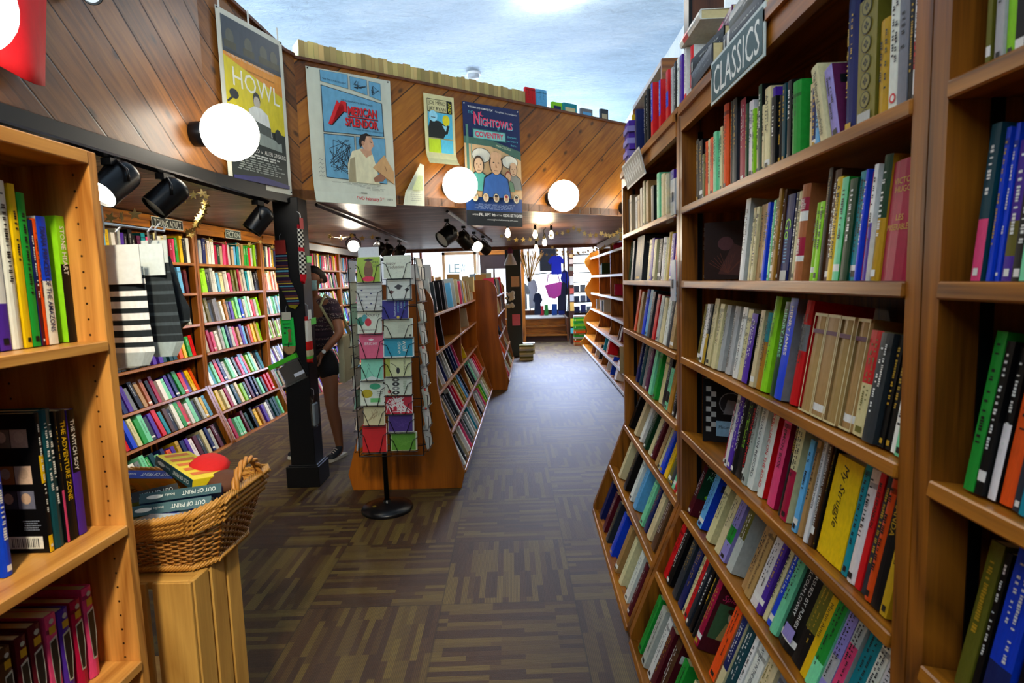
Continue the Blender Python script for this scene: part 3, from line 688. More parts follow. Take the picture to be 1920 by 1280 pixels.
SH = ['first', 'second', 'third', 'fourth', 'fifth', 'sixth', 'bottom']
INFO = {f'A{i+1}': f'on the {q} CLASSICS shelf' for i, q in enumerate(SH)}
INFO.update({f'B{i+1}': f'on the {q} shelf past CLASSICS' for i, q in enumerate(SH)})
INFO.update(T1='on top of the case past CLASSICS', N1='on the cut-off upper shelf', N2='on the cut-off eye-level shelf', N3='on the cut-off lower shelf', N4='on the cut-off lowest shelf',
  F1='on the upper comics shelf', F2='on the middle comics shelf', F3='on the lower comics shelf')
GEO = dict(A1=('R', 2.245, .6, 1.757, 0), A2=('R', 2.245, .6, 1.48, 5), A3=('R', 2.245, .6, 1.188, 9), A4=('R', 2.245, .6, .892, 11), A5=('R', 2.245, .6, .567, 21), A6=('R', 2.245, .5, .31, 21), A7=('R', 2.245, .39, .02, 21),
  B1=('R', 3.6, .6, 1.757, 0), B2=('R', 3.6, .6, 1.48, 5), B3=('R', 3.6, .6, 1.188, 9), B4=('R', 3.6, .6, .892, 11), B5=('R', 3.6, .6, .567, 21), B6=('R', 3.6, .5, .31, 21), B7=('R', 3.6, .39, .02, 21),
  T1=('R', 3.6, .62, 2.142, 0), N1=('R', .85, .6, 1.757, 0), N2=('R', .85, .6, 1.48, 5), N3=('R', .85, .6, 1.188, 9), N4=('R', .85, .6, .892, 11),
  F1=('L', .62, -.92, 1.398, 0), F2=('L', .62, -.92, .981, 0), F3=('L', .62, -.92, .655, 0))
ORD = ['first', 'second', 'third', 'fourth', 'fifth', 'sixth', 'seventh', 'eighth', 'ninth', 'tenth', 'eleventh', 'twelfth', 'thirteenth', 'fourteenth', 'fifteenth', 'sixteenth', 'seventeenth', 'eighteenth', 'nineteenth', 'twentieth']
def ordinal(n):
    if n < 20: return ORD[n]
    if n < 29: return 'twenty-'+ORD[n-20]
    if n == 29: return 'thirtieth'
    if n < 39: return 'thirty-'+ORD[n-30]
    return ('fortieth' if n == 39 else 'forty-'+ORD[n-40])
QUEUE = []      # every book: dict(mat, t, d, h, col, opts, label, group, area)
def area_in_view(o, a, b, c):
    """rough share of the picture a face o, o+a, o+a+b.. spans (square pixels)"""
    pts = []
    for p in (o, o+a, o+a+b, o+b):
        q = V(p)-V((0, 0, 1.5)); z = q.dot(C_F)
        if z < .1: return 0
        x, y = 960+1080*q.dot(C_R)/z, 640+1080*q.dot(C_D)/z
        pts.append((min(max(x, 0), 1920), min(max(y, 0), 1280)))
    return abs(sum(pts[i][0]*pts[(i+1) % 4][1]-pts[(i+1) % 4][0]*pts[i][1] for i in range(4)))/2
def enqueue(o, ex, ey, ez, t, d, h, col, opts, label, group, seen=1.0):
    m = Matrix(((ex.x, ey.x, ez.x, o.x), (ex.y, ey.y, ez.y, o.y), (ex.z, ey.z, ez.z, o.z), (0, 0, 0, 1)))
    ar = area_in_view(o, ex*t, ez*h, None)
    ar2 = area_in_view(o+ex*t, ey*.03, ez*h, None)
    QUEUE.append(dict(m=m, t=t, d=d, h=h, col=col, o=opts, label=label, group=group, area=(ar+ar2)*seen, k=len(QUEUE)))
SHADE = random.Random(3)
def jitter(c, k=.10):
    f = 1+SHADE.uniform(-k, k); return tuple(min(1, max(0, x*f*(1+SHADE.uniform(-.05, .05)))) for x in c)
def size_word(t, h, d):
    if t > .045: return 'thick'
    if h > .235: return 'tall'
    if t < .016: return 'slim'
    if h < .175: return 'small'
    return ''
GROUPS = {'A': 'books in the CLASSICS bookcase', 'B': 'books in the bookcase past CLASSICS', 'T': 'books standing on top of the bookcase', 'N': 'books in the cut-off bookcase', 'F': 'graphic novels in the oak case'}
def row_labels(key, items, side):
    """look first, then the neighbours, then the count along the shelf"""
    B = []
    for it in items:
        a = it.split(' '); u, t, h = (int(q)/1000 for q in a[:3]); op = dict(q.split('=') for q in a[4:])
        c = NICE.get(a[3], a[3]); b = op.get('b') or op.get('f')
        two = f'{c} and {NICE.get(b, b)}' if b in HEX and b != a[3] and ' ' not in NICE.get(b, b) else c
        B.append((size_word(t, h, 0), c, two))
    where = INFO[key]; n = len(B); out = []
    def pick(i):
        sw, c, two = B[i]
        first = f'{sw} {two} book {where}'.strip()
        nb = [B[k][1] for k in (i-1, i+1) if 0 <= k < n]
        pos = 'between '+' and '.join(nb)+' ones' if len(nb) == 2 else ('at the far end' if (i == 0) == (side == 'R') else 'at the near end')
        if len(nb) == 2 and nb[0] == nb[1]: pos = f'between two {nb[0]} ones'
        return first, f'{sw} {two} book {pos}, {where}'.strip(), f'{sw} {c} book {pos}, {where}'.strip(), f'{sw} {c} book {ordinal(i) if side == "R" else ordinal(i)} from the {"far" if side == "R" else "near"} end, {where}'.strip()
    P_ = [pick(i) for i in range(n)]
    for i in range(n):
        for lv in (0, 1, 2, 3):
            s_ = P_[i][lv]
            if lv == 3 or (sum(1 for q in P_ if q[lv] == s_) == 1 and len(s_.replace('-', ' ').split()) <= 16): break
        out.append(s_)
    return out
for key, txt in ROWS.items():
    side, y0, x, z, tl = GEO[key]; O, ex, ey, ez = tilt_frame(side, y0, x, z, tl)
    items = txt.split(';'); n = len(items); r = random.Random(key); LABELS = row_labels(key, items, side)
    for i, it in enumerate(items):
        a = it.split(' '); u, t, h = (int(q)/1000 for q in a[:3]); col = a[3]; op = dict(q.split('=') for q in a[4:])
        d = min(r.uniform(.13, .165), h*.78); lean = math.radians(float(op.get('l', 0)))
        xx, zz = ex, ez
        o = O+ex*u+ey*(.062 if key[0] == 'F' else r.uniform(.008, .02))+ez*.001
        if lean:
            xx = ex*math.cos(lean)-ez*math.sin(lean); zz = ez*math.cos(lean)+ex*math.sin(lean)
            if lean > 0: o = o+ez*(t*math.sin(lean))
        enqueue(o, xx, ey, zz, t, d, h, col, op, LABELS[i], GROUPS[key[0]], 1.6)
# book stood at an angle at the far end of two rows: front cover to the viewer
def angled(y, x, z, ang, t, d, h, col, op, lb, tilt=0):
    ey = V((math.cos(ang), -math.sin(ang), 0)); ex = V((-math.sin(ang), -math.cos(ang), 0)); ez = V((0, 0, 1))
    enqueue(V((x, y, z)), ex, ey, ez, t, d, h, col, op, lb, 'books in the CLASSICS bookcase', 4)
angled(2.11, .640, 1.481, .50, .030, .165, .20, 'brown', dict(f='darkbrown', e='1'), 'large dark brown book turned cover outwards, far end of the second CLASSICS shelf')
angled(2.13, .640, .886, .42, .020, .160, .235, 'black', dict(z='1'), 'black book with checkered cover turned outwards, far end of the fourth CLASSICS shelf')
# lying volumes on top of the CLASSICS case
def lying(x, y, z, L_, t, d, col, op, lb, rz=0.0, grp='volumes lying on top of the bookcases', up=False):
    """a book on its side: spine to the aisle, height along the aisle"""
    ez = V((math.sin(rz), -math.cos(rz), 0)); ey = V((math.cos(rz), math.sin(rz), 0)); ex = V((0, 0, -1)) 
    ex = ey.cross(ez)
    enqueue(V((x, y, z if ex.z > 0 else z+t)), ex, ey, ez, t, d, L_, col, op, lb, grp, 2)
zt = 2.141
lying(.59, 2.12, zt, .27, .058, .17, 'charcoal', dict(g='grey'), 'fat charcoal volume lying at the bottom of the pile on the CLASSICS case', -.05)
lying(.60, 2.16, zt+.059, .28, .060, .18, 'black', dict(g='palegrey'), 'fat black volume lying second in the pile on the CLASSICS case', .08)
lying(.66, 2.10, zt+.120, .25, .045, .17, 'plum', dict(b='pink'), 'plum and grey volume lying near the top of the pile on the CLASSICS case', -.10)
lying(.68, 2.06, zt+.166, .23, .05, .16, 'darkgreen', {}, 'dark green volume lying topmost on the pile on the CLASSICS case', .2)
lying(.60, 1.82, zt, .28, .062, .18, 'charcoal', dict(g='palegrey'), 'wide charcoal volume lying above the CLASSICS sign', .02)
lying(.61, 1.80, zt+.063, .27, .058, .18, 'grey', dict(g='white'), 'worn grey volume lying second above the CLASSICS sign', -.03)
lying(.62, 1.52, zt, .24, .05, .18, 'navy', {}, 'navy volume lying on the near half of the CLASSICS case', .03)
lying(.62, 2.39, zt+.243, .26, .034, .18, 'white', dict(b='red'), 'white and red book laid across the standing books above the double upright', .0)
for i in range(8):
    yy = 3.47+.008*(i % 3)
    enqueue(V((.60+.01*(i % 2), yy, zt+.033*(i+1)-.001)), V((0, 0, -1)), V((0, 1, 0)), V((1, 0, 0)), .031, .14, .21, 'purple' if i % 2 else 'lilac', {}, f'{"purple" if i % 2 else "lilac"} paperback lying {ordinal(i)} up in the pile at the far end of the case top', 'volumes lying on top of the bookcases', 2)

def spine_bands(op, col, h):
    """(z0, z1, colour) strips on the spine, bottom to top"""
    c = jitter(rgb(col)); b = op.get('b')
    if 'o' in op:
        return [(0, .2, rgb('rust')), (.2, .26, rgb('white')), (.26, .45, rgb('crimson')), (.45, .62, rgb('rust')), (.62, .72, rgb('white')), (.72, .86, rgb('crimson')), (.86, 1, rgb('rust'))], c
    if 'y' in op: return [(0, .12, rgb('yellow')), (.12, .5, rgb('black')), (.5, .7, rgb('yellow')), (.7, 1, rgb('black'))], c
    if 'p' in op: return [(0, 1, rgb('8a7f3a'))], c
    if b and b in HEX:
        cb = jitter(rgb(b))
        f = SHADE.choice([.28, .4, .5, .62])
        return SHADE.choice([[(0, f, cb), (f, 1, c)], [(0, f-.1, c), (f-.1, f+.15, cb), (f+.15, 1, c)], [(0, f, c), (f, 1, cb)]]), c
    q = SHADE.random()
    if q < .30:
        dk = tuple(x*.45 for x in c); z = SHADE.uniform(.78, .9); return [(0, z, c), (z, z+.045, dk), (z+.045, 1, c)], c
    if q < .42:
        lt = rgb('white'); z = SHADE.uniform(.05, .12); return [(0, z, c), (z, z+.07, lt), (z+.07, 1, c)], c
    return [(0, 1, c)], c
def book_shell(mb, t, d, h, bands, c, hard, face=None, detail=True):
    """cover: two boards and a spine wrapped round the pages"""
    bt = .0026 if hard else .0012; bul = min(t*.16, .006) if hard else min(t*.05, .0015)
    k = 5 if detail else 2
    sp = [(t*i/(k-1), .0-bul*math.sin(math.pi*i/(k-1))+bul) for i in range(k)]
    outer = [(0, d)]+sp+[(t, d)]
    inner = [(t-bt, d), (t-bt, bul+.004), (bt, bul+.004), (bt, d)]
    zs = [0]+[b[1]*h for b in bands]
    no = len(outer); o = len(mb.v)
    vs = [(x, y, z) for z in zs for x, y in outer]+[(x, y, z) for z in (0, h) for x, y in inner]
    fs = []; cs = []
    cf = face or c
    for j, b in enumerate(bands):
        for i in range(no-1):
            fs.append((j*no+i, j*no+i+1, (j+1)*no+i+1, (j+1)*no+i))
            cs.append(b[2] if 0 < i < no-2 else (cf if i == no-2 else c))
    q = len(zs)*no
    for i in range(3): fs.append((q+i, q+i+1, q+4+i+1, q+4+i)); cs.append(c)
    fs.append(tuple([q, q+1, q+2, q+3]+list(range(no)))[::-1]); cs.append(c)
    top = (len(zs)-1)*no
    fs.append(tuple(list(range(top, top+no)))+(q+4, q+5, q+6, q+7)); cs.append(c)
    for a, b in ((q+3, 0), ):
        fs.append((q+3, q+7, top, 0)); cs.append(c)
    fs.append((no-1, top+no-1, q+4, q)); cs.append(c)
    mb.add(vs, fs, 0, cs)
def make_book(b):
    t, d, h, op, col = b['t'], b['d'], b['h'], b['o'], b['col']
    hard = 'c' in op or 'j' in op or 'v' in op or 'q' in op or (SHADE.random() < .3 and t > .018)
    bands, c = spine_bands(op, col, h)
    face = rgb({'darkbrown': '2c1a14'}.get(op['f'], op['f'])) if 'f' in op else None
    mb = MB(); book_shell(mb, t, d, h, bands, c, hard, face)
    o = mb.build('book', M['cover'], matrix=b['m'], smooth=False)
    tag(o, b['label'], 'book', b['group'])
    ov = .003 if hard else .0006; bt = .0027 if hard else .0013
    mb = MB(); mb.box((bt, .0065, ov), (t-bt, d-ov, h-ov)); mb.build('page_block', M['pages'], o, local=True)
    sh = Sheet((0, -.0004, 0), (1, 0, 0), (0, 0, 1), .0004)          # spine, seen from outside
    lum = sum(bands[-1][2][i]*w for i, w in enumerate((.3, .6, .1)))
    ink = op.get('g') or ('white' if lum < .16 else 'black')
    if lum < .16 and SHADE.random() < .4 and 'g' not in op: ink = 'gold'
    if 'v' in op:
        for s_, zz, hh in (('VICTOR', .80, .010), ('HUGO', .73, .010), ('LES', .50, .010), ('MISERABLES', .42, .010)): sh.text(s_, t/2, h*zz, hh, 'gold', t*.7, align='c')
    elif 'o' in op:
        sh.text('THE', t/2, h*.80, .010, 'white', t*.5, align='c'); sh.text('ODYSSEY', t/2, h*.74, .012, 'white', t*.86, align='c')
        sh.text('HOMER', t*.32, h*.43, .014, 'white', h*.16, rot=-math.pi/2)
    elif 'm' in op:
        sh.text('My Struggle', t*.36, h*.93, .020, 'black', h*.8, rot=-math.pi/2, shear=.3)
    elif 'q' in op:
        sh.text('PURSUED BY FURIES', t*.62, h*.95, .013, 'white', h*.85, rot=-math.pi/2); sh.text('MALCOLM LOWRY', t*.3, h*.95, .013, 'white', h*.6, rot=-math.pi/2)
        sh.rect(t*.2, h*.10, t*.8, h*.24, 'lilac')
    elif 'p' in op:
        nrow = 7
        for i in range(nrow):
            zc = h*(i+.5)/nrow; rr = h/nrow*.46
            sh.disc(t/2, zc, min(rr, t*.49), '2c2a18', n=18); sh.disc(t/2, zc, min(rr, t*.49)*.88, '8a7f3a', n=18)
            for a in range(4): sh.disc(t/2+.3*rr*math.cos(a*1.571), zc+.3*rr*math.sin(a*1.571), rr*.2, '26240f', n=8)
            sh.disc(t/2, zc, rr*.1, '26240f', n=6)
        sh.rect(t*.15, .006, t*.85, .026, 'palegrey')
    elif 's' in op:
        for a in (0, 1): sh.rect(t*.94 if a else 0, 0, t if a else t*.06, h, 'cream')
        sh.rect(0, h*.97, t, h, 'cream'); sh.rect(0, 0, t, h*.02, 'cream')
        sh.rect(t*.08, h*.80, t*.92, h*.84, 'plum')
    elif 'w' in op:
        sh.disc(t/2, h*.93, t*.22, 'palegrey'); sh.rect(t*.2, h*.80, t*.8, h*.88, 'gold')
        sh.poly([(t*.12, h*.74), (t*.85, h*.77), (t*.9, h*.48), (t*.7, h*.2), (t*.3, h*.2), (t*.15, h*.5)], 'palegrey')
        sh.poly([(t*.2, h*.72), (t*.78, h*.74), (t*.82, h*.48), (t*.65, h*.22), (t*.36, h*.22), (t*.22, h*.5)], 'black')
    elif 't' in op:
        s_ = op['t'].replace('_', ' ')
        if s_ == 'Go': sh.text('Go', t*.2, h*.72, t*.7, 'lime', rot=-math.pi/2); sh.rect(t*.1, .0, t*.9, h*.12, 'palegrey'); sh.scribble(t*.3, h*.2, t*.7, h*.5, 8, 'skyblue', .4)
        else:
            hh = min(t*.5, .014); L_ = min(h*.82, hh*len(s_)*1.15)
            sh.text(s_, t/2-hh/2, h*.92, hh, ink, L_, rot=-math.pi/2, bold=.01 if s_.isupper() else 0)
    else:                                                          # unreadable lettering: short strokes down the spine
        r = random.Random(b['k']); lines = 2 if t > .026 else 1
        for li in range(lines):
            cx = t*(.5 if lines == 1 else (.34, .66)[li]); wd = min(t*.24, .006) if lines == 2 else min(t*.42, .009)
            z = h*r.uniform(.86, .93); stop = h*r.uniform(.2, .55)
            while z > stop:
                q = r.uniform(.0018, .0042)
                if r.random() < .82: sh.rect(cx-wd/2*r.uniform(.6, 1), z-q, cx+wd/2*r.uniform(.6, 1), z, ink)
                z -= q+r.choice((.0012, .0012, .0014, .006))
        if r.random() < .5 or 'x' in op:
            mk = Sheet((0, -.0004, 0), (1, 0, 0), (0, 0, 1), .0004)
            if 'x' in op: mk.disc(t/2, h*.12, t*.3, 'red'); mk.disc(t/2, h*.12, t*.18, 'white')
            else: mk.rect(t*.25, h*.035, t*.75, h*.035+min(t*.6, .012), ink)
            mk.build('publisher_mark', o, local=True)
    sh.build('lettering', o, local=True)
    if 'y' in op:                                                  # printed back cover with bar code, towards the viewer
        bc = Sheet((-.0003, d, 0), (0, -1, 0), (0, 0, 1), .0005)
        for zz, cs in ((.76, ('7a6a5a', 'b89a84')), (.50, ('b8703a', 'd8b8a0')), (.32, ('3a3c4c', '6a6c80'))):
            pc = Sheet((-.0003, d, 0), (0, -1, 0), (0, 0, 1), .0005)
            for k_, cc in enumerate(cs): pc.rect(d*(.38+.25*k_), h*zz, d*(.62+.25*k_), h*(zz+.13), cc); pc.disc(d*(.50+.25*k_), h*(zz+.075), d*.07, 'c8a890', h*.04)
            pc.build('cover_picture', o, local=True)
        bc.rect(d*.42, h*.03, d*.92, h*.12, 'white')
        for k_ in range(16): bc.rect(d*(.47+.025*k_), h*.04, d*(.478+.025*k_+.006*(k_ % 3 == 0)), h*.105, 'black')
        bc.scribble(d*.66, h*.16, d*.92, h*.24, 5, '8a94a8', .4, 3); bc.build('bar_code', o, local=True)
    if 'e' in op or 'z' in op or 'k' in op or 'n' in op or 'h' in op or 'f' in op:     # printed front cover, towards the viewer
        fc = Sheet((t+.0003, 0, 0), (0, 1, 0), (0, 0, 1), .0005)
        if 'e' in op:
            fc.disc(d*.45, h*.62, d*.16, '5a2a2c', h*.12); fc.poly([(d*.3, h*.1), (d*.75, h*.06), (d*.9, h*.5), (d*.6, h*.62)], '4e2014')
            for i in range(14): fc.line([(d*.5, h*.1), (d*(.1+.06*i), h*(.3+.04*(i % 5)))], .0015, '6a3018')
        elif 'z' in op:
            for i in range(9):
                for j in range(2):
                    if (i+j) % 2 == 0: fc.rect(d*(.08+.11*j), h*(.16+.08*i), d*(.19+.11*j), h*(.24+.08*i), 'palegrey')
            fc.disc(d*.62, h*.62, d*.26, 'grey'); fc.disc(d*.62, h*.62, d*.24, 'black'); fc.poly([(d*.45, h*.45), (d*.8, h*.45), (d*.72, h*.66), (d*.55, h*.68)], 'grey')
            fc.rect(d*.3, h*.10, d*.95, h*.34, '86b4cc'); fc.text('Metamorphosis', d*.36, h*.22, .012, 'black', d*.55)
        elif 'k' in op:
            fc.rect(0, h*.36, d, h, 'darkgreen'); fc.text('TO KILL A', d*.12, h*.88, .013, 'white', d*.7); fc.text('Mockingbird', d*.08, h*.76, .020, 'mint', d*.8, shear=.2)
            fc.poly([(d*.45, h*.18), (d*.52, h*.18), (d*.56, h*.6), (d*.42, h*.6)], '6a4a20')
            for i in range(26): fc.disc(d*(.5+.36*math.sin(i*2.4)*((i % 7)/7+.3)/1.2), h*(.52+.15*math.cos(i*2.4)), d*.05, 'lime' if i % 3 else 'green', n=6)
            fc.text('HARPER LEE', d*.2, h*.09, .010, 'cream', d*.6)
        elif 'n' in op:
            fc.rect(0, 0, d, h, '4a1420'); fc.text('The', d*.3, h*.86, .016, 'pink', d*.4, shear=.3); fc.text('Splendid', d*.12, h*.75, .02, 'pink', d*.76, shear=.3)
            fc.rect(d*.1, h*.2, d*.92, h*.7, '3c6a44'); fc.disc(d*.52, h*.55, d*.14, 'cab892', h*.09); fc.disc(d*.5, h*.63, d*.17, '3a2a1c', h*.05); fc.poly([(d*.3, h*.2), (d*.75, h*.2), (d*.64, h*.46), (d*.4, h*.46)], 'b0a060')
        elif 'h' in op:
            fc.text('HERE GO', d*.1, h*.82, .014, 'palegrey', d*.8); fc.poly([(d*.4, h*.5), (d*.7, h*.58), (d*.62, h*.4)], 'red')
        else:
            fc.rect(d*.12, h*.72, d*.88, h*.84, ink); fc.disc(d*.5, h*.4, d*.28, 'ochre', n=12)
        fc.build('front_cover_print', o, local=True)
    return o

# ---- the wall bookcases on the far side, the islands and the rest
GENERAL = 'white cream palegrey black charcoal navy crimson red teal skyblue tan olive green purple pink maroon yellow mint orange beige grey brown darkteal'.split()
LROWS = {
 1: ['darkteal red black maroon skyblue yellow white palegrey purple black black black plum teal pink charcoal cream white cream palegrey crimson pink green yellow black white',
  'mint mint navy gold green pink yellow grey white skyblue navy skyblue maroon', 'black yellow white pink skyblue red grey charcoal olive cream green palegrey',
  'pink yellow purple charcoal black black black black black purple purple darkteal darkteal darkteal orange yellow green red', 'charcoal tan skyblue white navy purple grey black tan rust black crimson white mint purple navy green red purple yellow orange',
  'skyblue teal red blue cream green mint charcoal purple red teal brown black white green red white mint black palegrey yellow skyblue', 'navy white grey mint green darkteal mint navy orange purple gold navy purple white maroon charcoal cream navy palegrey maroon black'],
 2: ['blue palegrey navy tan white white crimson darkgreen beige pink crimson palegrey beige skyblue teal palegrey tan green green red palegrey lime charcoal', 'lime lime lime charcoal palegrey white skyblue cream palegrey white pink olive olive crimson beige palegrey teal white palegrey black black',
  'palegrey palegrey olive charcoal grey grey white ochre charcoal purple lime mint blue palegrey mint white red palegrey lime', 'skyblue beige crimson pink white palegrey mint navy palegrey pink tan purple skyblue brown orange yellow gold lime',
  'orange white teal mint red navy palegrey mint white darkgreen pink skyblue red lime mint cream charcoal skyblue', 'white yellow cream crimson white darkteal cream lime darkgreen maroon navy black mint charcoal red red', 'palegrey crimson mint mint maroon darkgreen black yellow ochre purple white charcoal darkteal darkteal mint'],
 3: ['olive yellow charcoal navy white pink white', 'orange white rust white cream', 'green mint darkteal palegrey skyblue white', 'lime tan white olive', 'white palegrey navy purple white'],
}
LNAME = {1: 'YOUNG ADULT case', 2: 'FICTION case', 3: 'case behind the black post', 4: 'case beside the masked person', 5: 'farthest wall case'}
SHELF = ['top shelf', 'second shelf', 'third shelf', 'fourth shelf', 'fifth shelf', 'sixth shelf', 'bottom shelf']
def px_of(p):
    q = V(p)-V((0, 0, 1.5)); z = q.dot(C_F)
    return (960+1080*q.dot(C_R)/z, 640+1080*q.dot(C_D)/z) if z > .05 else (-9999, 0)
for li, (ya, yb) in enumerate(LY, 1):
    for si, (z, tl, out) in enumerate(ROWS_Z):
        r = random.Random(li*31+si); O, ex, ey, ez = tilt_frame('L', ya+.004, -3.15+out+.0, z, tl)
        pal = LROWS.get(li, []); pal = pal[si].split() if si < len(pal) else None
        W_ = yb-ya-.01; u = 0; i = 0
        while True:
            if pal and li < 3: t = W_/len(pal)*r.uniform(.72, 1.0) if len(pal) > 22 else min(.055, W_/len(pal)*.98)*r.uniform(.7, 1.0)
            else: t = r.uniform(.02, .05)
            step = W_/len(pal) if pal and li < 3 else t+.002
            if u+t > W_: break
            col = pal[i % len(pal)] if pal else r.choice(GENERAL)
            h = r.uniform(.19, .245); d = r.uniform(.13, .17)
            lean = math.radians(r.choice((0, 0, 1, 2, 4)))
            zz = ez*math.cos(lean)-ex*math.sin(lean) if u > .08 else ez
            xx = ex*math.cos(lean)+ez*math.sin(lean) if u > .08 else ex
            o = O+ex*u+ey*r.uniform(.012, .03)+ez*.001
            x, y = px_of(o+ez*h/2)
            hid = x < 235 or (x < 320 and y < 700) or (505 < x < 595) or x > 650 or (y > 840 and x < 420)
            c = NICE.get(col, col)
            enqueue(o, xx, ey, zz, t, d, h, col, {}, f'{size_word(t, h, d)} {c} book, {ordinal(i)} from the near end, {SHELF[si]} of the {LNAME[li]}'.strip(), 'books in the wall bookcases', 0 if hid else 1.0)
            u += max(step, t+.001); i += 1
            if pal and li < 3 and i >= len(pal): break
# islands: right-hand sides, seen from the aisle; spines to the aisle and many covers showing
def island_rows(I, spec, name, bay0):
    W = I['yb']-I['ya']
    def hw(z): return I['hw_top'] if z > .6 else I['hw_bot']+(I['hw_top']+.03-I['hw_bot'])*max(0, z-.12)/.48
    for si, (z, tl) in enumerate(((I['top']-.22, 6), (I['top']-.50, 8), (.70, 20), (.42, 25), (.13, 25))):
        O, ex, ey, ez = tilt_frame('L', I['ya']+.035, I['xc']+hw(z)+.004, z, tl)
        for bay in (0, 1):
            r = random.Random(si*7+bay+len(name)); cols = spec[si][bay].split(); n = len(cols); u = bay*W/2+.02; span = W/2-.10; k = 0
            for cc in cols:
                if cc == '-': u += span/n; k += 1; continue
                t = min(span/n*.96, r.uniform(.018, .04)); h = r.uniform(.20, .25) if si else r.uniform(.22, .27)
                o = O+ex*u+ey*r.uniform(.008, .02)+ez*.001
                enqueue(o, ex, ey, ez, t, min(.15, I['hw_top']-.04), h, cc, dict(f=cc) if si < 2 and cc in ('black', 'charcoal', 'cream') else {}, f'{NICE.get(cc, cc)} book, {ordinal(k)} from the near end, {SHELF[si]}, {"nearer" if bay == 0 else "farther"} bay of the {name}', 'books on the islands', 1.5)
                u += span/n; k += 1
isp = [('palegrey charcoal - black black grey - skyblue - palegrey', 'cream pink palegrey yellow white tan cream - white'), ('rust orange - black - - - - - -', 'cream - - - beige - - -'),
  ('charcoal black tan white navy palegrey white black navy navy pink', '- - yellow - - - - -'), ('black black tan grey black charcoal white crimson red cream olive gold skyblue navy black', 'tan cream black charcoal mint palegrey white pink red orange orange'),
  ('black white charcoal beige white pink grey darkgreen white palegrey teal white cream', 'charcoal black white palegrey pink lime green white cream tan')]
island_rows(ISA, isp, 'nearer island', 0)
isp2 = [('pink black gold - palegrey', 'grey red yellow'), ('black tan - cream', 'beige tan brown grey'), ('teal mint red - black navy', 'white black palegrey'), ('black blue white - orange tan', 'black grey cream'), ('navy white crimson red white palegrey cream', 'yellow cream white palegrey olive')]
island_rows(ISB, isp2, 'farther island', 0)
# books lying and standing on the island tops
for i, (y, x, h, c, rz) in enumerate(((4.35, -.80, .26, 'palegrey', .1), (4.62, -.84, .25, 'orange', .0), (7.0, -.9, .22, 'tan', .4), (7.1, -.72, .18, 'cream', -.3), (8.1, -.66, .2, 'tan', .3), (8.4, -.6, .22, 'palegrey', .2))):
    ey = V((math.cos(rz), math.sin(rz), 0)); ex = V((math.sin(rz), -math.cos(rz), 0))
    zt_ = (ISA['top']-.12) if y < 7.5 else (ISB['top']-.12)
    enqueue(V((x-.08, y, zt_)), ex, ey, V((0, 0, 1)), .03, .15, h, c, {}, f'{NICE.get(c, c)} book standing {"first second third fourth fifth sixth".split()[i]} along the ridge of the book islands', 'books on the islands', 1.5)
# page edges of the paperbacks along the parapet top
d_ = (V((1.95, 6.962, 0))-V((-1.645, 4.305, 0))).normalized(); n_ = V((-d_.y, d_.x, 0)); P0 = V((-1.645, 4.305, 3.155)); r = random.Random(5); s = .04; i = 0
while s < 2.05:
    t = r.uniform(.025, .05); h = r.uniform(.105, .125)*(1-.1*s/2.6)
    col = r.choice(['tan', 'beige', 'brown', 'ochre', 'olive', 'crimson', 'green', 'cream', 'cream'])
    zb = 3.165-.0196*s
    enqueue(P0+d_*s+n_*.005+V((0, 0, zb-3.155)), d_, n_, V((0, 0, 1)), t, .15, h, col, dict(r='1'), f'paperback with its page edges outward, {ordinal(min(i, 47))} along the parapet top', 'paperbacks along the parapet', 1.0)
    s += t+.001; i += 1
for a, w, h, c, lb in ((2.10, .115, .165, 'red', 'red and black book standing face out on the parapet'), (2.23, .125, .17, 'skyblue', 'blue and white picture book standing face out on the parapet'), (2.42, .12, .085, 'lime', 'lime green book lying low on the parapet'),
        (2.56, .17, .10, 'teal', 'teal book lying on the parapet'), (2.79, .15, .085, 'grey', 'grey book at the end of the parapet books'), (3.06, .10, .12, 'charcoal', 'charcoal framed cover leaning near the end of the parapet')):
    enqueue(P0+d_*a+n_*.03+V((0, 0, .01-.0196*a)), d_, n_, V((0, 0, 1)), w, .03, h, c, dict(F='1'), lb, 'covers facing out on the parapet', 3)
# piles on the floor by the farther post and beside the photo post
for k, (x, y, n, nm, cs) in enumerate(((-.06, 10.75, 8, 'nearer pile on the floor by the far post', ('cream', 'olive', 'palegrey')), (-.02, 11.75, 6, 'second pile on the floor by the far post', ('cream', 'beige', 'white')),
        (1.14, 12.9, 17, 'tall pile beside the post hung with photographs', ('green', 'lime', 'green', 'orange', 'darkgreen', 'tan', 'rust', 'palegrey')), )):
    for i in range(n):
        th = .04 if k == 2 else .036
        c = ('rust', 'tan', 'orange', 'olive', 'palegrey', 'green', 'olive', 'orange', 'ochre', 'green', 'green', 'lime', 'green', 'green', 'lime', 'green', 'palegrey')[i] if k == 2 else cs[i % 3]
        o = V((x-.14, y, th*i)); enqueue(o+V((0, 0, th-.001)), V((0, 0, -1)), V((0, 1, 0)), V((1, 0, 0)) if False else V((1, 0, 0)), th-.002, .17, .26, c, {}, f'{NICE.get(c, c)} book, {ordinal(i)} up, {nm}', 'floor piles of books', 1)
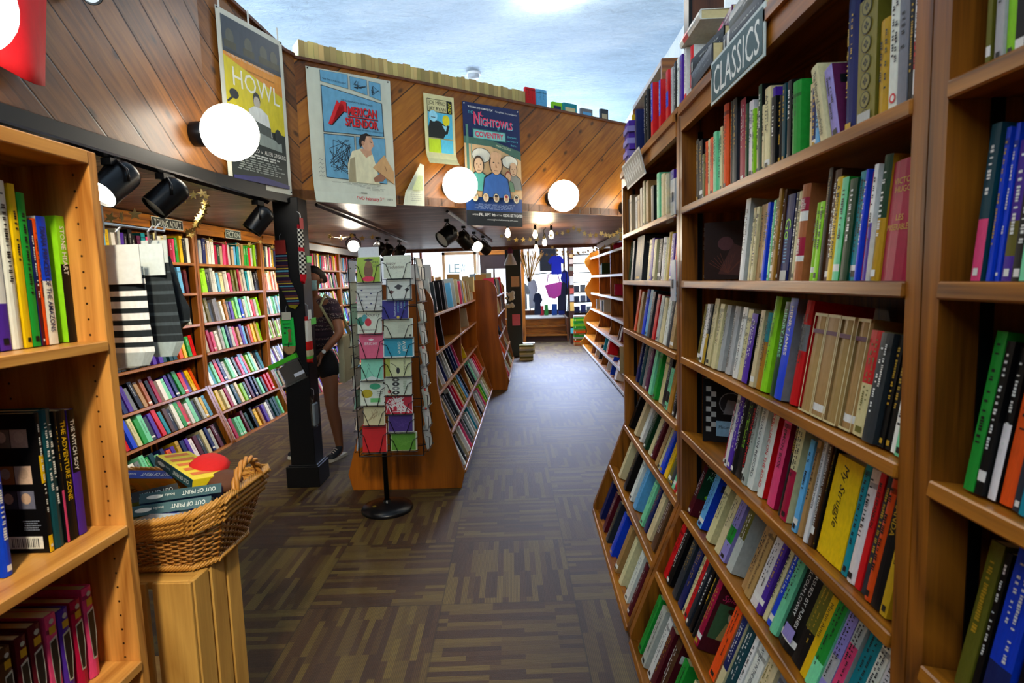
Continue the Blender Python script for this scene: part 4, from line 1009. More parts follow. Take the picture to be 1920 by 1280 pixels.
# the few books left in the far white-edged case
for y, x, z, t, h, c, f in ((7.0, 1.18, .07, .16, .26, 'white', 0), (7.35, 1.17, .07, .02, .27, 'blue', 1), (7.8, 1.18, .07, .02, .24, 'white', 0), (8.0, 1.22, .29, .03, .26, 'red', 1), (8.15, 1.22, .29, .03, .25, 'white', 1), (8.5, 1.22, .29, .03, .24, 'teal', 0), (9.0, 1.2, .07, .03, .26, 'charcoal', 1), (9.5, 1.2, .07, .03, .22, 'white', 0),
        (7.2, 1.3, .57, .03, .22, 'maroon', 0), (7.3, 1.3, .57, .03, .21, 'white', 0), (7.45, 1.3, .57, .03, .22, 'brown', 1), (9.3, 1.34, .87, .03, .22, 'palegrey', 1), (9.5, 1.34, .87, .03, .2, 'charcoal', 0), (9.7, 1.34, .87, .03, .21, 'white', 0), (10.4, 1.34, .87, .03, .2, 'palegrey', 0), (8.2, 1.38, 1.20, .03, .18, 'crimson', 0), (9.8, 1.38, 1.56, .03, .2, 'darkgreen', 1), (10.0, 1.38, 1.56, .03, .18, 'beige', 0), (8.3, 1.38, 1.94-.0, .03, .10, 'crimson', 0), (9.9, 1.38, 1.56, .03, .16, 'white', 0)):
    ex, ey, ez = V((0, -1, 0)), V((1, 0, 0)), V((0, 0, 1)); a = math.radians(14 if z < .6 else 0)
    ey, ez = ey*math.cos(a)-ez*math.sin(a), ez*math.cos(a)+ey*math.sin(a)
    y += 1.1
    enqueue(V((x, y, z+.012)), ex, ey, ez, t, .16, h, c, dict(f=c) if f else {}, f'{NICE.get(c, c)} book standing in the far white-edged case', 'books in the far white-edged case', 1.3)
# shelf of stock on top of the case past CLASSICS
mb = MB(); tb = thing('box_shelf', (.8, 3.4, 2.14), 'open wooden box shelf standing on the far end of the case tops', 'shelf')
mb.box((.66, 2.86, 2.141), (.86, 2.885, 2.52)); mb.build('side_panel', M['wood_x'], tb)
MB().box((.66, 2.885, 2.495), (.86, 3.62, 2.52)).build('top_board', flat('d8d8dc', .5), tb, label='pale top board')
MB().box((.66, 3.595, 2.141), (.86, 3.62, 2.495)).build('side_panel', M['wood_x'], tb)
for i in range(9):
    c = ('grey', 'purple', 'charcoal', 'lilac', 'palegrey')[i % 5]
    enqueue(V((.68, 3.5-.06*i, 2.142)), V((0, -1, 0)), V((1, 0, 0)), V((0, 0, 1)), .035, .14, .2+.01*(i % 3), c, {}, f'{NICE.get(c, c)} book, {ordinal(i)} from the far end, inside the open box shelf', 'books in the box shelf', .3)

QUEUE.sort(key=lambda b: -b['area'])
_seen = set()
for b in QUEUE:
    k = b['label']; q = 2
    while b['label'] in _seen:
        b['label'] = k+f', {ordinal(q-1)} such'; q += 1
    _seen.add(b['label'])
for b in QUEUE[:300]: make_book(b)
mb = MB()
for b in QUEUE[300:]:
    m = b['m']; t, d, h, op = b['t'], b['d'], b['h'], b['o']
    bands, c = spine_bands(op, b['col'], h)
    pg = rgb('pages') if 'pages' in HEX else rgb('d6c48e')
    P = lambda x, y, z: m @ V((x, y, z))
    if 'r' in op:
        mb.add([P(0, 0, 0), P(t, 0, 0), P(t, d, 0), P(0, d, 0), P(0, 0, h), P(t, 0, h), P(t, d, h), P(0, d, h)],
            [(0, 3, 2, 1), (4, 5, 6, 7), (0, 1, 5, 4), (1, 2, 6, 5), (2, 3, 7, 6), (3, 0, 4, 7)], 0, [pg, pg, jitter(rgb('c8ad6c'), .35), c, c, c])
        continue
    z0 = 0
    for zb in bands:
        a, e = zb[0]*h, zb[1]*h
        mb.add([P(0, 0, a), P(t, 0, a), P(t, 0, e), P(0, 0, e)], [(0, 1, 2, 3)], 0, zb[2])
    f = rgb(op['f']) if op.get('f') in HEX else c
    mb.add([P(0, 0, 0), P(t, 0, 0), P(t, d, 0), P(0, d, 0), P(0, 0, h), P(t, 0, h), P(t, d, h), P(0, d, h)],
        [(0, 3, 2, 1), (1, 2, 6, 5), (2, 3, 7, 6), (3, 0, 4, 7)], 0, [c, f, c, c])
    mb.add([P(.001, .003, h-.002), P(t-.001, .003, h-.002), P(t-.001, d, h-.002), P(.001, d, h-.002)], [(0, 1, 2, 3)], 0, pg)
    r = random.Random(b['k']); lum = sum(c)/3; ink = rgb('white' if lum < .14 else 'black')      # title strokes
    if 'F' in op:
        mb.add([P(t*.12, -.0006, h*.12), P(t*.88, -.0006, h*.12), P(t*.88, -.0006, h*.6), P(t*.12, -.0006, h*.6)], [(0, 1, 2, 3)], 0, rgb(r.choice(GENERAL)))
    else:
        if r.random() < .45: continue
        ink = tuple(.45*p+.55*q for p, q in zip(ink, c)); z = h*r.uniform(.8, .92); stop = h*r.uniform(.35, .6)
        while z > stop:
            q = r.uniform(.006, .02); a = t*.38; e = t*.62
            mb.add([P(a, -.0005, z-q), P(e, -.0005, z-q), P(e, -.0005, z), P(a, -.0005, z)], [(0, 1, 2, 3)], 0, ink); z -= q+.004
o = mb.build('books', M['cover'], label='the many smaller books on the wall cases, islands and parapet')
o['kind'] = 'stuff'
print('BOOKS', len(QUEUE))

# ================================================================= lamps
GLOW = flat('fff6e4', .3, emit=9.0)
BULB = flat('ffe2b0', .3, emit=30.0)
def globe(x, y, z, nx, ny, r, label, e=16):
    n = V((nx, ny, 0)).normalized(); p = V((x, y, z))
    t = thing('globe_lamp', p, label, 'lamp', 'white globe lamps along the parapet')
    MB().lathe([(.001, 0), (.068, 0), (.07, .012), (.07, .075), (.062, .085)], p, n, 24).build('lamp_base', M['blackmetal'], t, smooth=40)
    MB().sphere(p+n*(.075+r*.88), r, 32).build('lamp_globe', GLOW, t, smooth=True)
    l = lamp('globe_light', 'POINT', p+n*(.075+r*.88), e, (1.0, .80, .52), r*1.05)
    return t
nf = (d_.y, -d_.x)
def onfront(s, z): q = P0+d_*s; return (q.x, q.y, z)
globe(-1.888, 3.36, 2.39, 1, -.03, .155, 'big white globe lamp left of the yellow poster', 34)
globe(-1.925, 1.80, 2.40, 1, -.03, .155, 'white globe lamp cut by the picture edge beside the red cloth', 18)
globe(-.66, 5.035, 2.30, *nf, .145, 'white globe lamp overlapping the dark blue poster', 32)
globe(.235, 5.695, 2.275, *nf, .145, 'white globe lamp right of the dark blue poster', 32)
globe(1.03, 6.285, 2.23, *nf, .145, 'white globe lamp half hidden behind the tall right bookcase', 26)
def spot(name_label, p, aim, lit, top, r=.062, L_=.17, energy=25, group='black track spotlights'):
    """cylindrical track head: stem from the track, yoke, rounded can, lens"""
    p = V(p); a = (V(aim)-p).normalized()
    t = thing('track_spotlight', V((p.x, p.y, top)), name_label, 'spotlight', group)
    MB().box((p.x-.022, p.y-.045, top-.03), (p.x+.022, p.y+.045, top)).build('track_adapter', M['blackmetal'], t)
    s = a.cross(V((0, 0, 1))).normalized()
    mb = MB(); mb.tube([(p.x, p.y, top-.02), p+V((0, 0, r+.045))], .009); mb.tube([p+s*(r+.008)-a*.0, p+s*(r+.008)+V((0, 0, r*.7)), p+V((0, 0, r+.045)), p-s*(r+.008)+V((0, 0, r*.7)), p-s*(r+.008)], .007)
    mb.build('yoke', M['blackmetal'], t, smooth=True)
    b = p-a*L_*.55
    prof = [(.001, -.0)]+[(r*math.sin(k/6*1.571), r*.75*(1-math.cos(k/6*1.571))) for k in range(1, 7)]+[(r, L_), (r*.93, L_), (r*.90, L_-.02)]
    MB().lathe(prof, b, a, 24).build('lamp_can', M['blackmetal'], t, smooth=50); can = COL.objects[-1]
    MB().lathe([(.001, 0), (r*.88, 0), (r*.88, .004), (.001, .006)], b+a*(L_-.018), a, 20).build('lens', flat('fff4dc', .3, emit=22.0) if lit else flat('b8c4c8', .2, emit=1.2 if lit is None else 0), can)
    if lit: lamp('track_light', 'SPOT', b+a*(L_+.01), energy, (1.0, .88, .70), .04, aim, 75, .6)
    return t
def rail(name_label, pts, r=.016):
    o = MB(); o.tube(pts, r, 4); o = o.build('track_rail', M['blackmetal']); return tag(o, name_label, 'lamp track', 'lamp tracks')
spot('small black spotlight high on the left parapet, cut by the top edge', (-1.845, 2.56, 2.79), (-1.3, 2.2, 2.2), None, 2.95, .04, .10)
rail('black lamp track running under the beam at upper left', [(-1.84, .8, 2.10), (-1.80, 4.05, 2.10)])
rail('thin lamp track under the loft behind the black post', [(-1.62, 4.5, 2.13), (-1.78, 8.6, 2.12)])
rail('lamp track over the aisle under the dark blue poster', [(-.70, 5.2, 2.13), (-.56, 9.3, 2.13)])
spot('black spotlight nearest on the left track, its lens glowing white', (-1.815, 2.56, 1.985), (-2.1, 1.35, .95), True, 2.085, .068, .21, 120)
spot('black spotlight second on the left track, turned away', (-1.81, 2.92, 1.975), (-2.35, 2.3, 1.2), False, 2.085, .068, .20)
spot('black spotlight third on the left track beside the post', (-1.80, 3.90, 1.955), (-2.3, 3.6, 1.2), False, 2.085, .066, .19)
spot('glowing spotlight facing out between the post and the card rack', (-2.10, 7.0, 1.98), (-.9, 3.5, 1.3), True, 2.12, .075, .12, 30)
for i, (x, y) in enumerate(((-1.95, 7.6), (-1.93, 8.0), (-1.80, 8.2))):
    spot(('first', 'second', 'third')[i]+' small black spotlight above the card rack', (x, y, 1.97-.01*i), (-3.1+.3*i, y+.8, 1.0), None if i == 1 else False, 2.12, .07, .19)
for i, (x, y, aim, lit) in enumerate(((-.78, 5.75, (-1.9, 4.8, 1.0), False), (-.70, 6.5, (.1, 7.4, .9), False), (-.66, 7.3, (.4, 5.6, 1.1), True), (-.60, 8.0, (.6, 9.5, 1.0), False))):
    spot(('first', 'second', 'third', 'fourth')[i]+' spotlight of the four under the dark blue poster'+(', glowing' if lit else ''), (x, y, 1.965), aim, lit, 2.12, .085 if i == 0 else .075, .20, 25)
# bare bulbs on a twisted cord
def bulb(x, y, z, label):
    t = thing('string_bulb', (x, y, z), label, 'light bulb', 'bare bulbs hanging under the loft')
    mb = MB(); mb.tube([(x+.02, y, 2.145), (x-.01, y, z+.12), (x, y, z+.06)], .005, 5); mb.build('cord', M['blackmatt'], t)
    MB().lathe([(.012, .0), (.016, .01), (.016, .05), (.008, .065)], (x, y, z+.02), (0, 0, 1), 12).build('socket', M['blackmatt'], t, smooth=50)
    MB().lathe([(.002, -.075), (.02, -.065), (.03, -.035), (.022, -.008), (.012, .022)], (x, y, z), (0, 0, 1), 14).build('bulb_glass', BULB, t, smooth=True)
bulb(.10, 6.9, 2.06, 'bare glowing bulb, leftmost of the small cluster right of the dark blue poster')
bulb(.22, 7.3, 1.99, 'bare glowing bulb hanging lowest in the cluster under the loft')
bulb(.29, 6.9, 2.05, 'bare glowing bulb, rightmost of the small cluster under the loft')
bulb(.13, 8.3, 1.98, 'bare glowing bulb hanging just behind the cluster, over the steps')
bulb(-.20, 6.2, 2.03, 'bare glowing bulb close under the bottom edge of the dark blue poster')
lamp('bulb_cluster_light', 'POINT', (.2, 7.1, 1.9), 14, (1.0, .78, .5), .12)
t = thing('ceiling_lamp', (.33, 6.2, 4.4), 'round white ceiling lamp cut by the top edge of the picture', 'lamp')
MB().lathe([(.19, 0), (.19, -.02), (.17, -.03)], (.33, 6.2, 4.4), (0, 0, 1), 24).build('lamp_base', flat('e8e8e4', .5), t, smooth=40)
MB().lathe([(.165, -.03), (.15, -.075), (.09, -.11), (.001, -.12)], (.33, 6.2, 4.4), (0, 0, 1), 24).build('lamp_bowl', flat('fff8ea', .3, emit=8), t, smooth=True)
lamp('ceiling_lamp_light', 'POINT', (.33, 6.2, 4.2), 30, (1, .93, .82), .15)
t = thing('smoke_detector', (-.68, 8.38, 4.4), 'small white smoke detector on the pale ceiling', 'smoke detector')
MB().lathe([(.001, 0), (.10, 0), (.10, -.03)], (-.68, 8.38, 4.4), (0, 0, 1), 20).build('detector_base', flat('e0e4e8', .5), t, smooth=40)
MB().lathe([(.085, -.03), (.075, -.075), (.04, -.09), (.001, -.09)], (-.68, 8.38, 4.4), (0, 0, 1), 20).build('detector_cap', flat('aab2ba', .5), t, smooth=40)

# ================================================================= posters
def paper(o, u, v, w, h, t, col='d4d4c4', name='paper_sheet', curl=None, nx=1, ny=12):
    """a sheet: o lower left corner, u and v unit vectors; curl(a, b) lifts it off the wall"""
    o, u, v = V(o), V(u), V(v); n = u.cross(v).normalized(); mb = MB(); vs = []
    nx = 6 if curl else 1
    for k in (0, 1):
        for j in range(ny+1):
            for i in range(nx+1):
                a, b = i/nx, j/ny
                vs.append(o+u*a*w+v*b*h+n*((curl(a, b) if curl else 0)+.0006*k))
    q = (nx+1)*(ny+1); fs = []
    for j in range(ny):
        for i in range(nx):
            a = j*(nx+1)+i; fs += [(q+a, q+a+1, q+a+nx+2, q+a+nx+1), (a, a+nx+1, a+nx+2, a+1)]
    mb.add(vs, fs); return mb.build(name, flat(col, .55), t)
fu = d_; up = V((0, 0, 1)); fn = V((*nf, 0)).normalized()
OFF = .012
def fpos(s, z): q = P0+d_*s+fn*OFF; return V((q.x, q.y, z))
def pins(t, pts, col='2a2a2a'):
    t = sheet
    for p in pts: MB().sphere(p, .006, 8).build('push_pin', flat(col, .4), t)
# yellow film poster on the left parapet (photo areas are plain generic shapes)
hu = V((-1.708+1.883, 4.24-3.60, 0)); 
a0 = V((-1.868, 3.62, 2.16)); hu = (V((-1.712, 4.19, 0))-V((-1.868, 3.62, 0))).normalized(); hn = hu.cross(up).normalized()
w, h = .60, 1.05
t = thing('film_poster', a0, 'yellow and black film poster with tall white title near the corner of the loft', 'poster', 'posters on the loft')
o0 = a0+hn*.03
sheet = paper(o0, hu, up+hu*0, w, h, t)
s = Sheet(o0, hu, up, .002)
s.rect(.035, .035, w-.035, h-.035, 'd8c81a')
s.rect(.035, .80, w-.035, h-.035, '3c4650'); s.rect(.035, .035, w-.035, .40, '1c2622')
s.poly([(.035, .78), (w-.035, .66), (w-.035, .80), (.035, .80)], 'e0901e')
s.rect(.035, .80, w-.035, .82, '28323a')
for x in (.10, .26, .40, .50): s.disc(x, .90, .035, '5a5c50', .05); s.rect(x-.05, .83, x+.05, .875, '4a4a38')
s.text('HOWL', .10, .615, .115, 'f4f2e0', .43, slope=-.06)
s.text('THE OBSCENITY TRIAL THAT STARTED A REVOLUTION', .06, .785, .012, 'e8e4d0', .45); s.text('THE FILM THAT ROCKED A GENERATION', .22, .735, .010, '6a4a10', .30)
s.disc(.30, .575, .034, '2c2c28', .05); s.disc(.30, .558, .030, 'b8b0a0', .04); s.poly([(.20, .36), (.43, .36), (.40, .50), (.34, .53), (.27, .53), (.22, .50)], 'd8dcd6')
s.disc(.10, .56, .04, '24282a', .03); s.line([(.04, .50), (.10, .55)], .012, '24282a')
s.poly([(.06, .33), (.42, .33), (.42, .42), (.18, .45), (.06, .40)], '4a524c'); s.poly([(.06, .40), (.30, .37), (.52, .34), (.52, .28), (.06, .30)], '8a948c'); s.disc(.49, .38, .035, '1c2420', .05)
s.text('JAMES FRANCO', .07, .232, .028, 'eae8dc', .22); s.text('is', .305, .235, .018, 'eae8dc'); s.text('ALLEN GINSBERG', .34, .232, .028, 'eae8dc', .21)
s.scribble(.07, .19, w-.06, .222, 2, 'c8ccc4', .6, 2); s.scribble(.07, .10, w-.06, .185, 6, '8e968e', .5, 3)
s.poly([(.035, .035), (w-.035, .035), (w-.035, .06), (.30, .08), (.035, .055)], '2c2c6a')
s.build('poster_print', sheet)
pins(t, [s.P(.01, h-.01), s.P(w-.01, h-.01), s.P(.01, .02), s.P(w-.01, .02)], '303238')
for x in (.02, .27, .55): MB().obox(s.P(x, h-.01), hu*.016, up*.09, hn*.001).build('tape', flat('e4e4dc', .4), t)

# pale film poster with blue panels
w, h, o0 = .655, .975, fpos(.075, 2.125)
t = thing('film_poster', o0, 'pale film poster with red title and blue comic panels', 'poster', 'posters on the loft')
cr = lambda a, b: .05*max(0, (.25-b)/.25)**2*(1-a)+.004
sheet = paper(o0, fu, up, w, h, t, 'ccd0bc', curl=cr)
s = Sheet(o0+fn*.006, fu, up, .0025)
B, K = '6aa6c4', '20262c'
def panel(pts): s.poly(pts, K); cx = sum(p[0] for p in pts)/len(pts); cy = sum(p[1] for p in pts)/len(pts); s.poly([(cx+(a-cx)*.975, cy+(b-cy)*.97) for a, b in pts], B)
panel([(.10, .885), (.31, .86), (.31, .965), (.10, .965)]); panel([(.325, .86), (.46, .835), (.46, .95), (.325, .955)]); panel([(.475, .83), (.57, .81), (.57, .94), (.475, .945)])
panel([(.10, .52), (.58, .535), (.575, .79), (.10, .86)]); panel([(.10, .19), (.335, .18), (.335, .515), (.10, .51)]); panel([(.345, .18), (.585, .17), (.585, .525), (.345, .515)])
s.text('THIS ONE IS FUN BRILLIANT', .115, .90, .012, K, .18, slope=-.06)
r = random.Random(4)
for (a, b, c, e, m) in ((.13, .21, .31, .49, 46), (.35, .87, .45, .93, 14), (.49, .84, .56, .92, 10)):
    pts = [(r.uniform(a, c), r.uniform(b, e)) for _ in range(m)]; s.line(pts, .0035, K)
s.text('PAUL GIAMATTI  HOPE DAVIS', .25, .765, .013, K, .25, slope=-.05)
red = 'd41e22'
for dx, dy, cc in ((.006, -.006, K), (0, 0, red)):
    s.poly([(.14+dx, .585+dy), (.165+dx, .58+dy), (.245+dx, .765+dy), (.285+dx, .76+dy), (.285+dx, .685+dy), (.262+dx, .69+dy), (.262+dx, .735+dy), (.225+dx, .75+dy), (.215+dx, .765+dy)], cc)
    s.text('MERICAN', .295+dx, .672+dy, .060, cc, .23, bold=.03); s.rect(.29+dx, .655+dy, .53+dx, .662+dy, cc); s.text('SPLENDOR', .27+dx, .588+dy, .058, cc, .26, bold=.03)
s.text('ORDINARY LIFE IS PRETTY COMPLEX STUFF', .33, .562, .011, K, .24, slope=-.02)
# a plain generic seated reader
s.poly([(.27, .17), (.52, .165), (.50, .30), (.47, .40), (.39, .43), (.31, .40), (.27, .30)], 'e2dcb4'); s.poly([(.27, .17), (.33, .17), (.33, .36), (.29, .34)], 'a89c78')
s.poly([(.37, .42), (.46, .44), (.47, .39), (.42, .36)], 'c89a78'); s.disc(.435, .475, .05, 'd4a482', .06); s.poly([(.375, .43), (.41, .47), (.43, .525), (.48, .53), (.43, .548), (.385, .53), (.365, .48)], '2a1e18')
s.disc(.40, .47, .012, 'bc8a6a', .018); s.line([(.455, .485), (.475, .48)], .006, '3a2618'); s.poly([(.48, .47), (.495, .455), (.48, .45)], 'c08a68')
s.poly([(.47, .29), (.57, .395), (.645, .27), (.645, .17), (.56, .22)], 'cba06c'); s.line([(.50, .27), (.645, .17)], .004, '6a4a2a'); s.line([(.57, .31), (.585, .27)], .004, '5a3a20')
s.poly([(.47, .21), (.53, .25), (.57, .22), (.55, .19), (.48, .18)], '9a6a50')
s.scribble(.10, .10, .60, .165, 6, 'a8ac9c', .45, 8); s.rect(.36, .085, .41, .092, '707468')
for i in range(5): s.line([(.045, .31-.03*i), (.06, .325-.03*i), (.07, .31-.03*i), (.085, .32-.03*i)], .002, '4a5058')
s.text('Available on DVD February 3', .165, .035, .026, 'd41e32', .36, bold=.012); s.text('rd', .53, .048, .014, 'd41e32'); s.text('HBO', .575, .04, .016, K)
s.build('poster_print', sheet); pins(t, [s.P(.012, h-.012), s.P(w-.02, h-.012)])

# small cream handbill with two names
w, h, o0 = .285, .57, fpos(1.018, 2.487)
t = thing('event_poster', o0, 'narrow cream poster with two black names over yellow and blue', 'poster', 'posters on the loft')
sheet = paper(o0, fu, up, w, h, t, 'e0d8a0', curl=lambda a, b: .06*max(0, (.22-b)/.22)**2+.003)
s = Sheet(o0+fn*.005, fu, up, .0025)
s.frame(.03, .43, .26, .53, .004, '181810'); s.text('JOE MENO', .042, .488, .030, '181810', .158); s.text('JAY RYAN', .042, .441, .030, '181810', .158)
s.rect(.21, .432, .258, .528, '181810'); s.text('AND', .225, .515, .028, 'ece020', .08, rot=-math.pi/2)
s.rect(.03, .22, .26, .425, '52b8d8'); s.poly([(.03, .22), (.17, .22), (.20, .27), (.19, .33), (.13, .36), (.05, .36), (.03, .30)], '222420'); s.disc(.08, .395, .04, '9adcf0', .045); s.line([(.06, .385), (.10, .385)], .006, '222420')
s.disc(.20, .37, .035, 'e4d81e', .045); s.poly([(.16, .33), (.23, .31), (.21, .25)], '9adcf0'); s.line([(.13, .32), (.20, .26), (.22, .33)], .022, '222420')
s.rect(.03, .10, .14, .21, 'bcd82a'); s.rect(.145, .10, .26, .21, '5cc0dc'); s.scribble(.035, .11, .135, .20, 5, '5a6a10', .4, 3); s.scribble(.15, .11, .255, .20, 5, '1c6070', .4, 4)
s.build('poster_print', sheet)
# large dark blue film poster, hanging below the parapet
w, h, o0 = .60, 1.05, fpos(1.385, 1.995)
t = thing('film_poster', o0, 'dark blue film poster with cartoon crowd, hanging below the parapet', 'poster', 'posters on the loft')
sheet = paper(o0+fn*.004, fu, up, w, h, t, '1c2a5a')
s = Sheet(o0+fn*.006, fu, up, .0025)
s.rect(0, 0, w, .13, '22262a'); s.rect(0, .13, w, .25, '1e4486')
s.text('"A WHAM AND HUMANE FILM"', .05, 1.005, .017, 'f0f0ea', .26, bold=.01, slope=-.02); s.text('-Harvey Pekar, American Splendor', .33, .998, .015, 'f0f0ea', .24, slope=-.02)
s.text('THE', .05, .955, .026, '62c4d0', .05)
for dx, cc in ((.005, '5ac8d8'), (0, 'e8426a')):
    s.text('N', .105+dx, .875-dx, .10, cc, .06, bold=.03); s.text('IGHTOWLS', .175+dx, .872-dx, .062, cc, .34, bold=.03, slope=-.02)
s.disc(.19, .965, .022, 'e8426a'); s.disc(.199, .970, .018, '1c2a5a'); s.text('of', .35, .845, .020, '62c4d0')
s.rect(.09, .745, .44, .835, '2c6a6a'); s.rect(.10, .755, .43, .825, '7cc8c0'); s.text('COVENTRY', .115, .768, .046, 'd8365a', .30, bold=.03)
s.text('Everyone', .46, .79, .018, '62c4d0', .10); s.text('you know is', .445, .755, .018, '62c4d0', .13); s.text('there...', .49, .72, .018, '62c4d0', .08)
s.poly([(0, .25), (w, .25), (w, .63), (.25, .70), (.05, .74), (0, .74)], 'e0b884'); s.poly([(0, .70), (.30, .695), (w, .60), (w, .68), (.30, .745), (0, .76)], '4a7060'); s.text("MARC'S DELI", .33, .70, .02, 'cfd8b0', .25, slope=-.14)
s.rect(.02, .25, .045, .86, '5a8a78'); s.rect(.065, .25, .075, .7, '8aa890')
for a, b, rx, ry in ((.17, .61, .095, .06), (.47, .575, .085, .055), (.40, .30, .06, .05)):
    s.disc(a, b, rx+.005, '2a2a26', ry+.005, n=16); s.disc(a, b, rx, 'f2eed8', ry, n=16); s.scribble(a-rx*.7, b-ry*.6, a+rx*.75, b+ry*.6, 4, '6a685c', .3, int(a*100))
def man(x, y, k, shirt, skin, hair, bald=False):
    s.poly([(x-.16*k, y), (x+.16*k, y), (x+.13*k, y+.17*k), (x+.05*k, y+.22*k), (x-.05*k, y+.22*k), (x-.13*k, y+.17*k)], '22262a'); s.poly([(x-.15*k, y), (x+.15*k, y), (x+.12*k, y+.165*k), (x+.04*k, y+.212*k), (x-.04*k, y+.212*k), (x-.12*k, y+.165*k)], shirt)
    s.disc(x, y+.30*k, .075*k, hair, .105*k); s.disc(x, y+.29*k, .062*k, skin, .09*k)
    if bald: s.disc(x, y+.36*k, .06*k, skin, .04*k)
    for q in (-1, 1): s.disc(x+q*.025*k, y+.305*k, .010*k, '2a2a26', .005*k)
    s.poly([(x-.006*k, y+.30*k), (x+.012*k, y+.262*k), (x-.008*k, y+.262*k)], 'b07a54'); s.line([(x-.022*k, y+.235*k), (x+.022*k, y+.235*k)], .006*k, '5a2a22')
man(.13, .30, .75, '5ab0a0', 'e4bc94', '4a3a2a'); man(.50, .33, .6, '8a8a80', 'd8b08a', '3a3028', True); man(.44, .31, .45, '6a8a6a', 'd8b08a', '8a2a22'); man(.31, .25, 1.0, '3a6ab0', 'e2b48a', '3a2e26', True)
for i in range(5): s.disc(.08+.11*i, .245, .034, '2a2a26', .042); s.disc(.08+.11*i, .245, .030, 'e8d8b4', .038); s.disc(.08+.11*i, .245, .017, ('d8b08a', 'e0bc98', 'caa078', 'd8a880', 'c89a78')[i], .024); s.disc(.08+.11*i, .262, .018, ('8a8a80', 'caa070', '3a2a20', 'b02a2a', '2a2422')[i], .012)
s.scribble(.08, .145, .53, .195, 5, '8aa0c8', .45, 9)
s.text('OPENS', .04, .085, .014, 'ecece4', .06); s.text('FRI, SEPT 9th', .11, .082, .024, 'f4f4ee', .17, bold=.015); s.text('AT THE', .29, .085, .013, 'ecece4', .06); s.text('CEDAR LEE THEATER', .36, .082, .024, 'f4f4ee', .22, bold=.015)
s.text('www.nightowlsofcoventry.com', .19, .045, .016, 'ecece4', .28); s.scribble(.49, .045, .56, .058, 1, 'b8b8b0', .6, 2)
s.build('poster_print', sheet); pins(t, [s.P(.015, h-.015), s.P(w-.02, h-.015)], 'e8e8e0')
# pale notice, half loose, left of the globe lamp
o0 = fpos(.79, 2.14)
t = thing('paper_notice', o0, 'pale loose paper notice hanging slantwise beside the globe lamp', 'poster', 'posters on the loft')
mb = MB(); q = [(.0, 0), (.19, .0), (.195, .33), (.16, .34), (.02, .10)]
mb.prism(q, lambda a, b, e: o0+fu*a+up*b+fn*(.01+.04*b+e), 0, .001); sheet = mb.build('paper_sheet', flat('e2e6cc', .5), t)
s = Sheet(o0+fn*.03, fu, (up+fn*.04).normalized(), .004)
s.poly([(.07, .12), (.17, .12), (.17, .24), (.13, .24)], 'c8d498'); s.scribble(.05, .03, .17, .11, 5, 'b8bca8', .4, 5); s.build('poster_print', sheet)

# red cloth pinned high on the left parapet
def red_cloth():
    mb = MB(); vs = []; nx, ny = 14, 10; y0, y1, z0, z1 = 1.62, 2.36, 2.30, 3.0
    for j in range(ny+1):
        for i in range(nx+1):
            a, b = i/nx, j/ny
            fold = .022*math.sin(a*17+b*1.5)*(1-b)+.012*math.sin(a*9)
            drop = .10*math.sin(a*7.5)**2*(1-b)
            y = y0+(y1-y0)*a; x = -1.93+(y-1.9)*.028+.05
            vs.append((x+fold+.03, y-.08*(1-b)*(a > .5)*a, z0+(z1-z0)*b+drop*(.3+.7*(1-a))-.02))
    fs = [(j*(nx+1)+i, j*(nx+1)+i+1, (j+1)*(nx+1)+i+1, (j+1)*(nx+1)+i) for j in range(ny) for i in range(nx)]
    mb.add(vs, fs); o = mb.build('red_cloth', flat('d2101c', .7), smooth=True)
    m = o.modifiers.new('thick', 'SOLIDIFY'); m.thickness = .003
    tag(o, 'bright red cloth with gathered folds pinned on the left parapet', 'cloth')
red_cloth()
# ================================================================= section signs
def sign(o0, u, v, w, h, txt, label, col='0e1d1a', ink='dfe8dc', board='c8d4cc', bend=None):
    t = thing('section_sign', o0, label, 'sign', 'hand-painted section signs'); n = V(u).cross(V(v)).normalized()
    bd = MB().obox(V(o0), V(u)*w, V(v)*h, n*.004).build('sign_board', flat(board, .35), t)
    s = Sheet(V(o0)+n*.004, u, v, .001); b = h*.07
    s.rect(b, b, w-b, h-b, col)
    if txt: s.text(txt, w/2, h*.16, h*.66, ink, w*.86, align='c')
    else: s.line([(w*(.06+.055*i), h*(.2 if i % 2 else .8)) for i in range(17)], .012, ink)
    s.build('lettering', bd)
sign((.580, 1.85, 2.012), (0, -1, .0), (0, 0, 1), .40, .125, 'CLASSICS', 'CLASSICS sign in white capitals on dark green, on the bookcase fascia', '1c4a4c', 'eef2e8')
sign((.580, 3.34, 1.99), (0, -1, 0), (-.25, 0, .97), .50, .13, None, 'curling silvery sign on the fascia of the case past CLASSICS', '3a4440', 'c8d0d0', 'b8bcb8')
sign((-3.128, 4.80, 2.045), (0, 1, 0), (0, 0, 1), .44, .085, 'YOUNG ADULT', 'YOUNG ADULT sign in white capitals on the honey wood wall case', '0c1a16')
sign((-3.128, 5.98, 2.035), (0, 1, 0), (0, 0, 1), .32, .09, 'FICTION', 'FICTION sign with leaf patterns on the wall case behind the spotlight', '12302a')
MB().box((-3.14, 8.22, 2.03), (-3.12, 11.0, 2.125)).build('sign_strip', flat('dfe6f0', .5), label='pale lettered strip along the top of the wall cases by the masked person', category='sign')
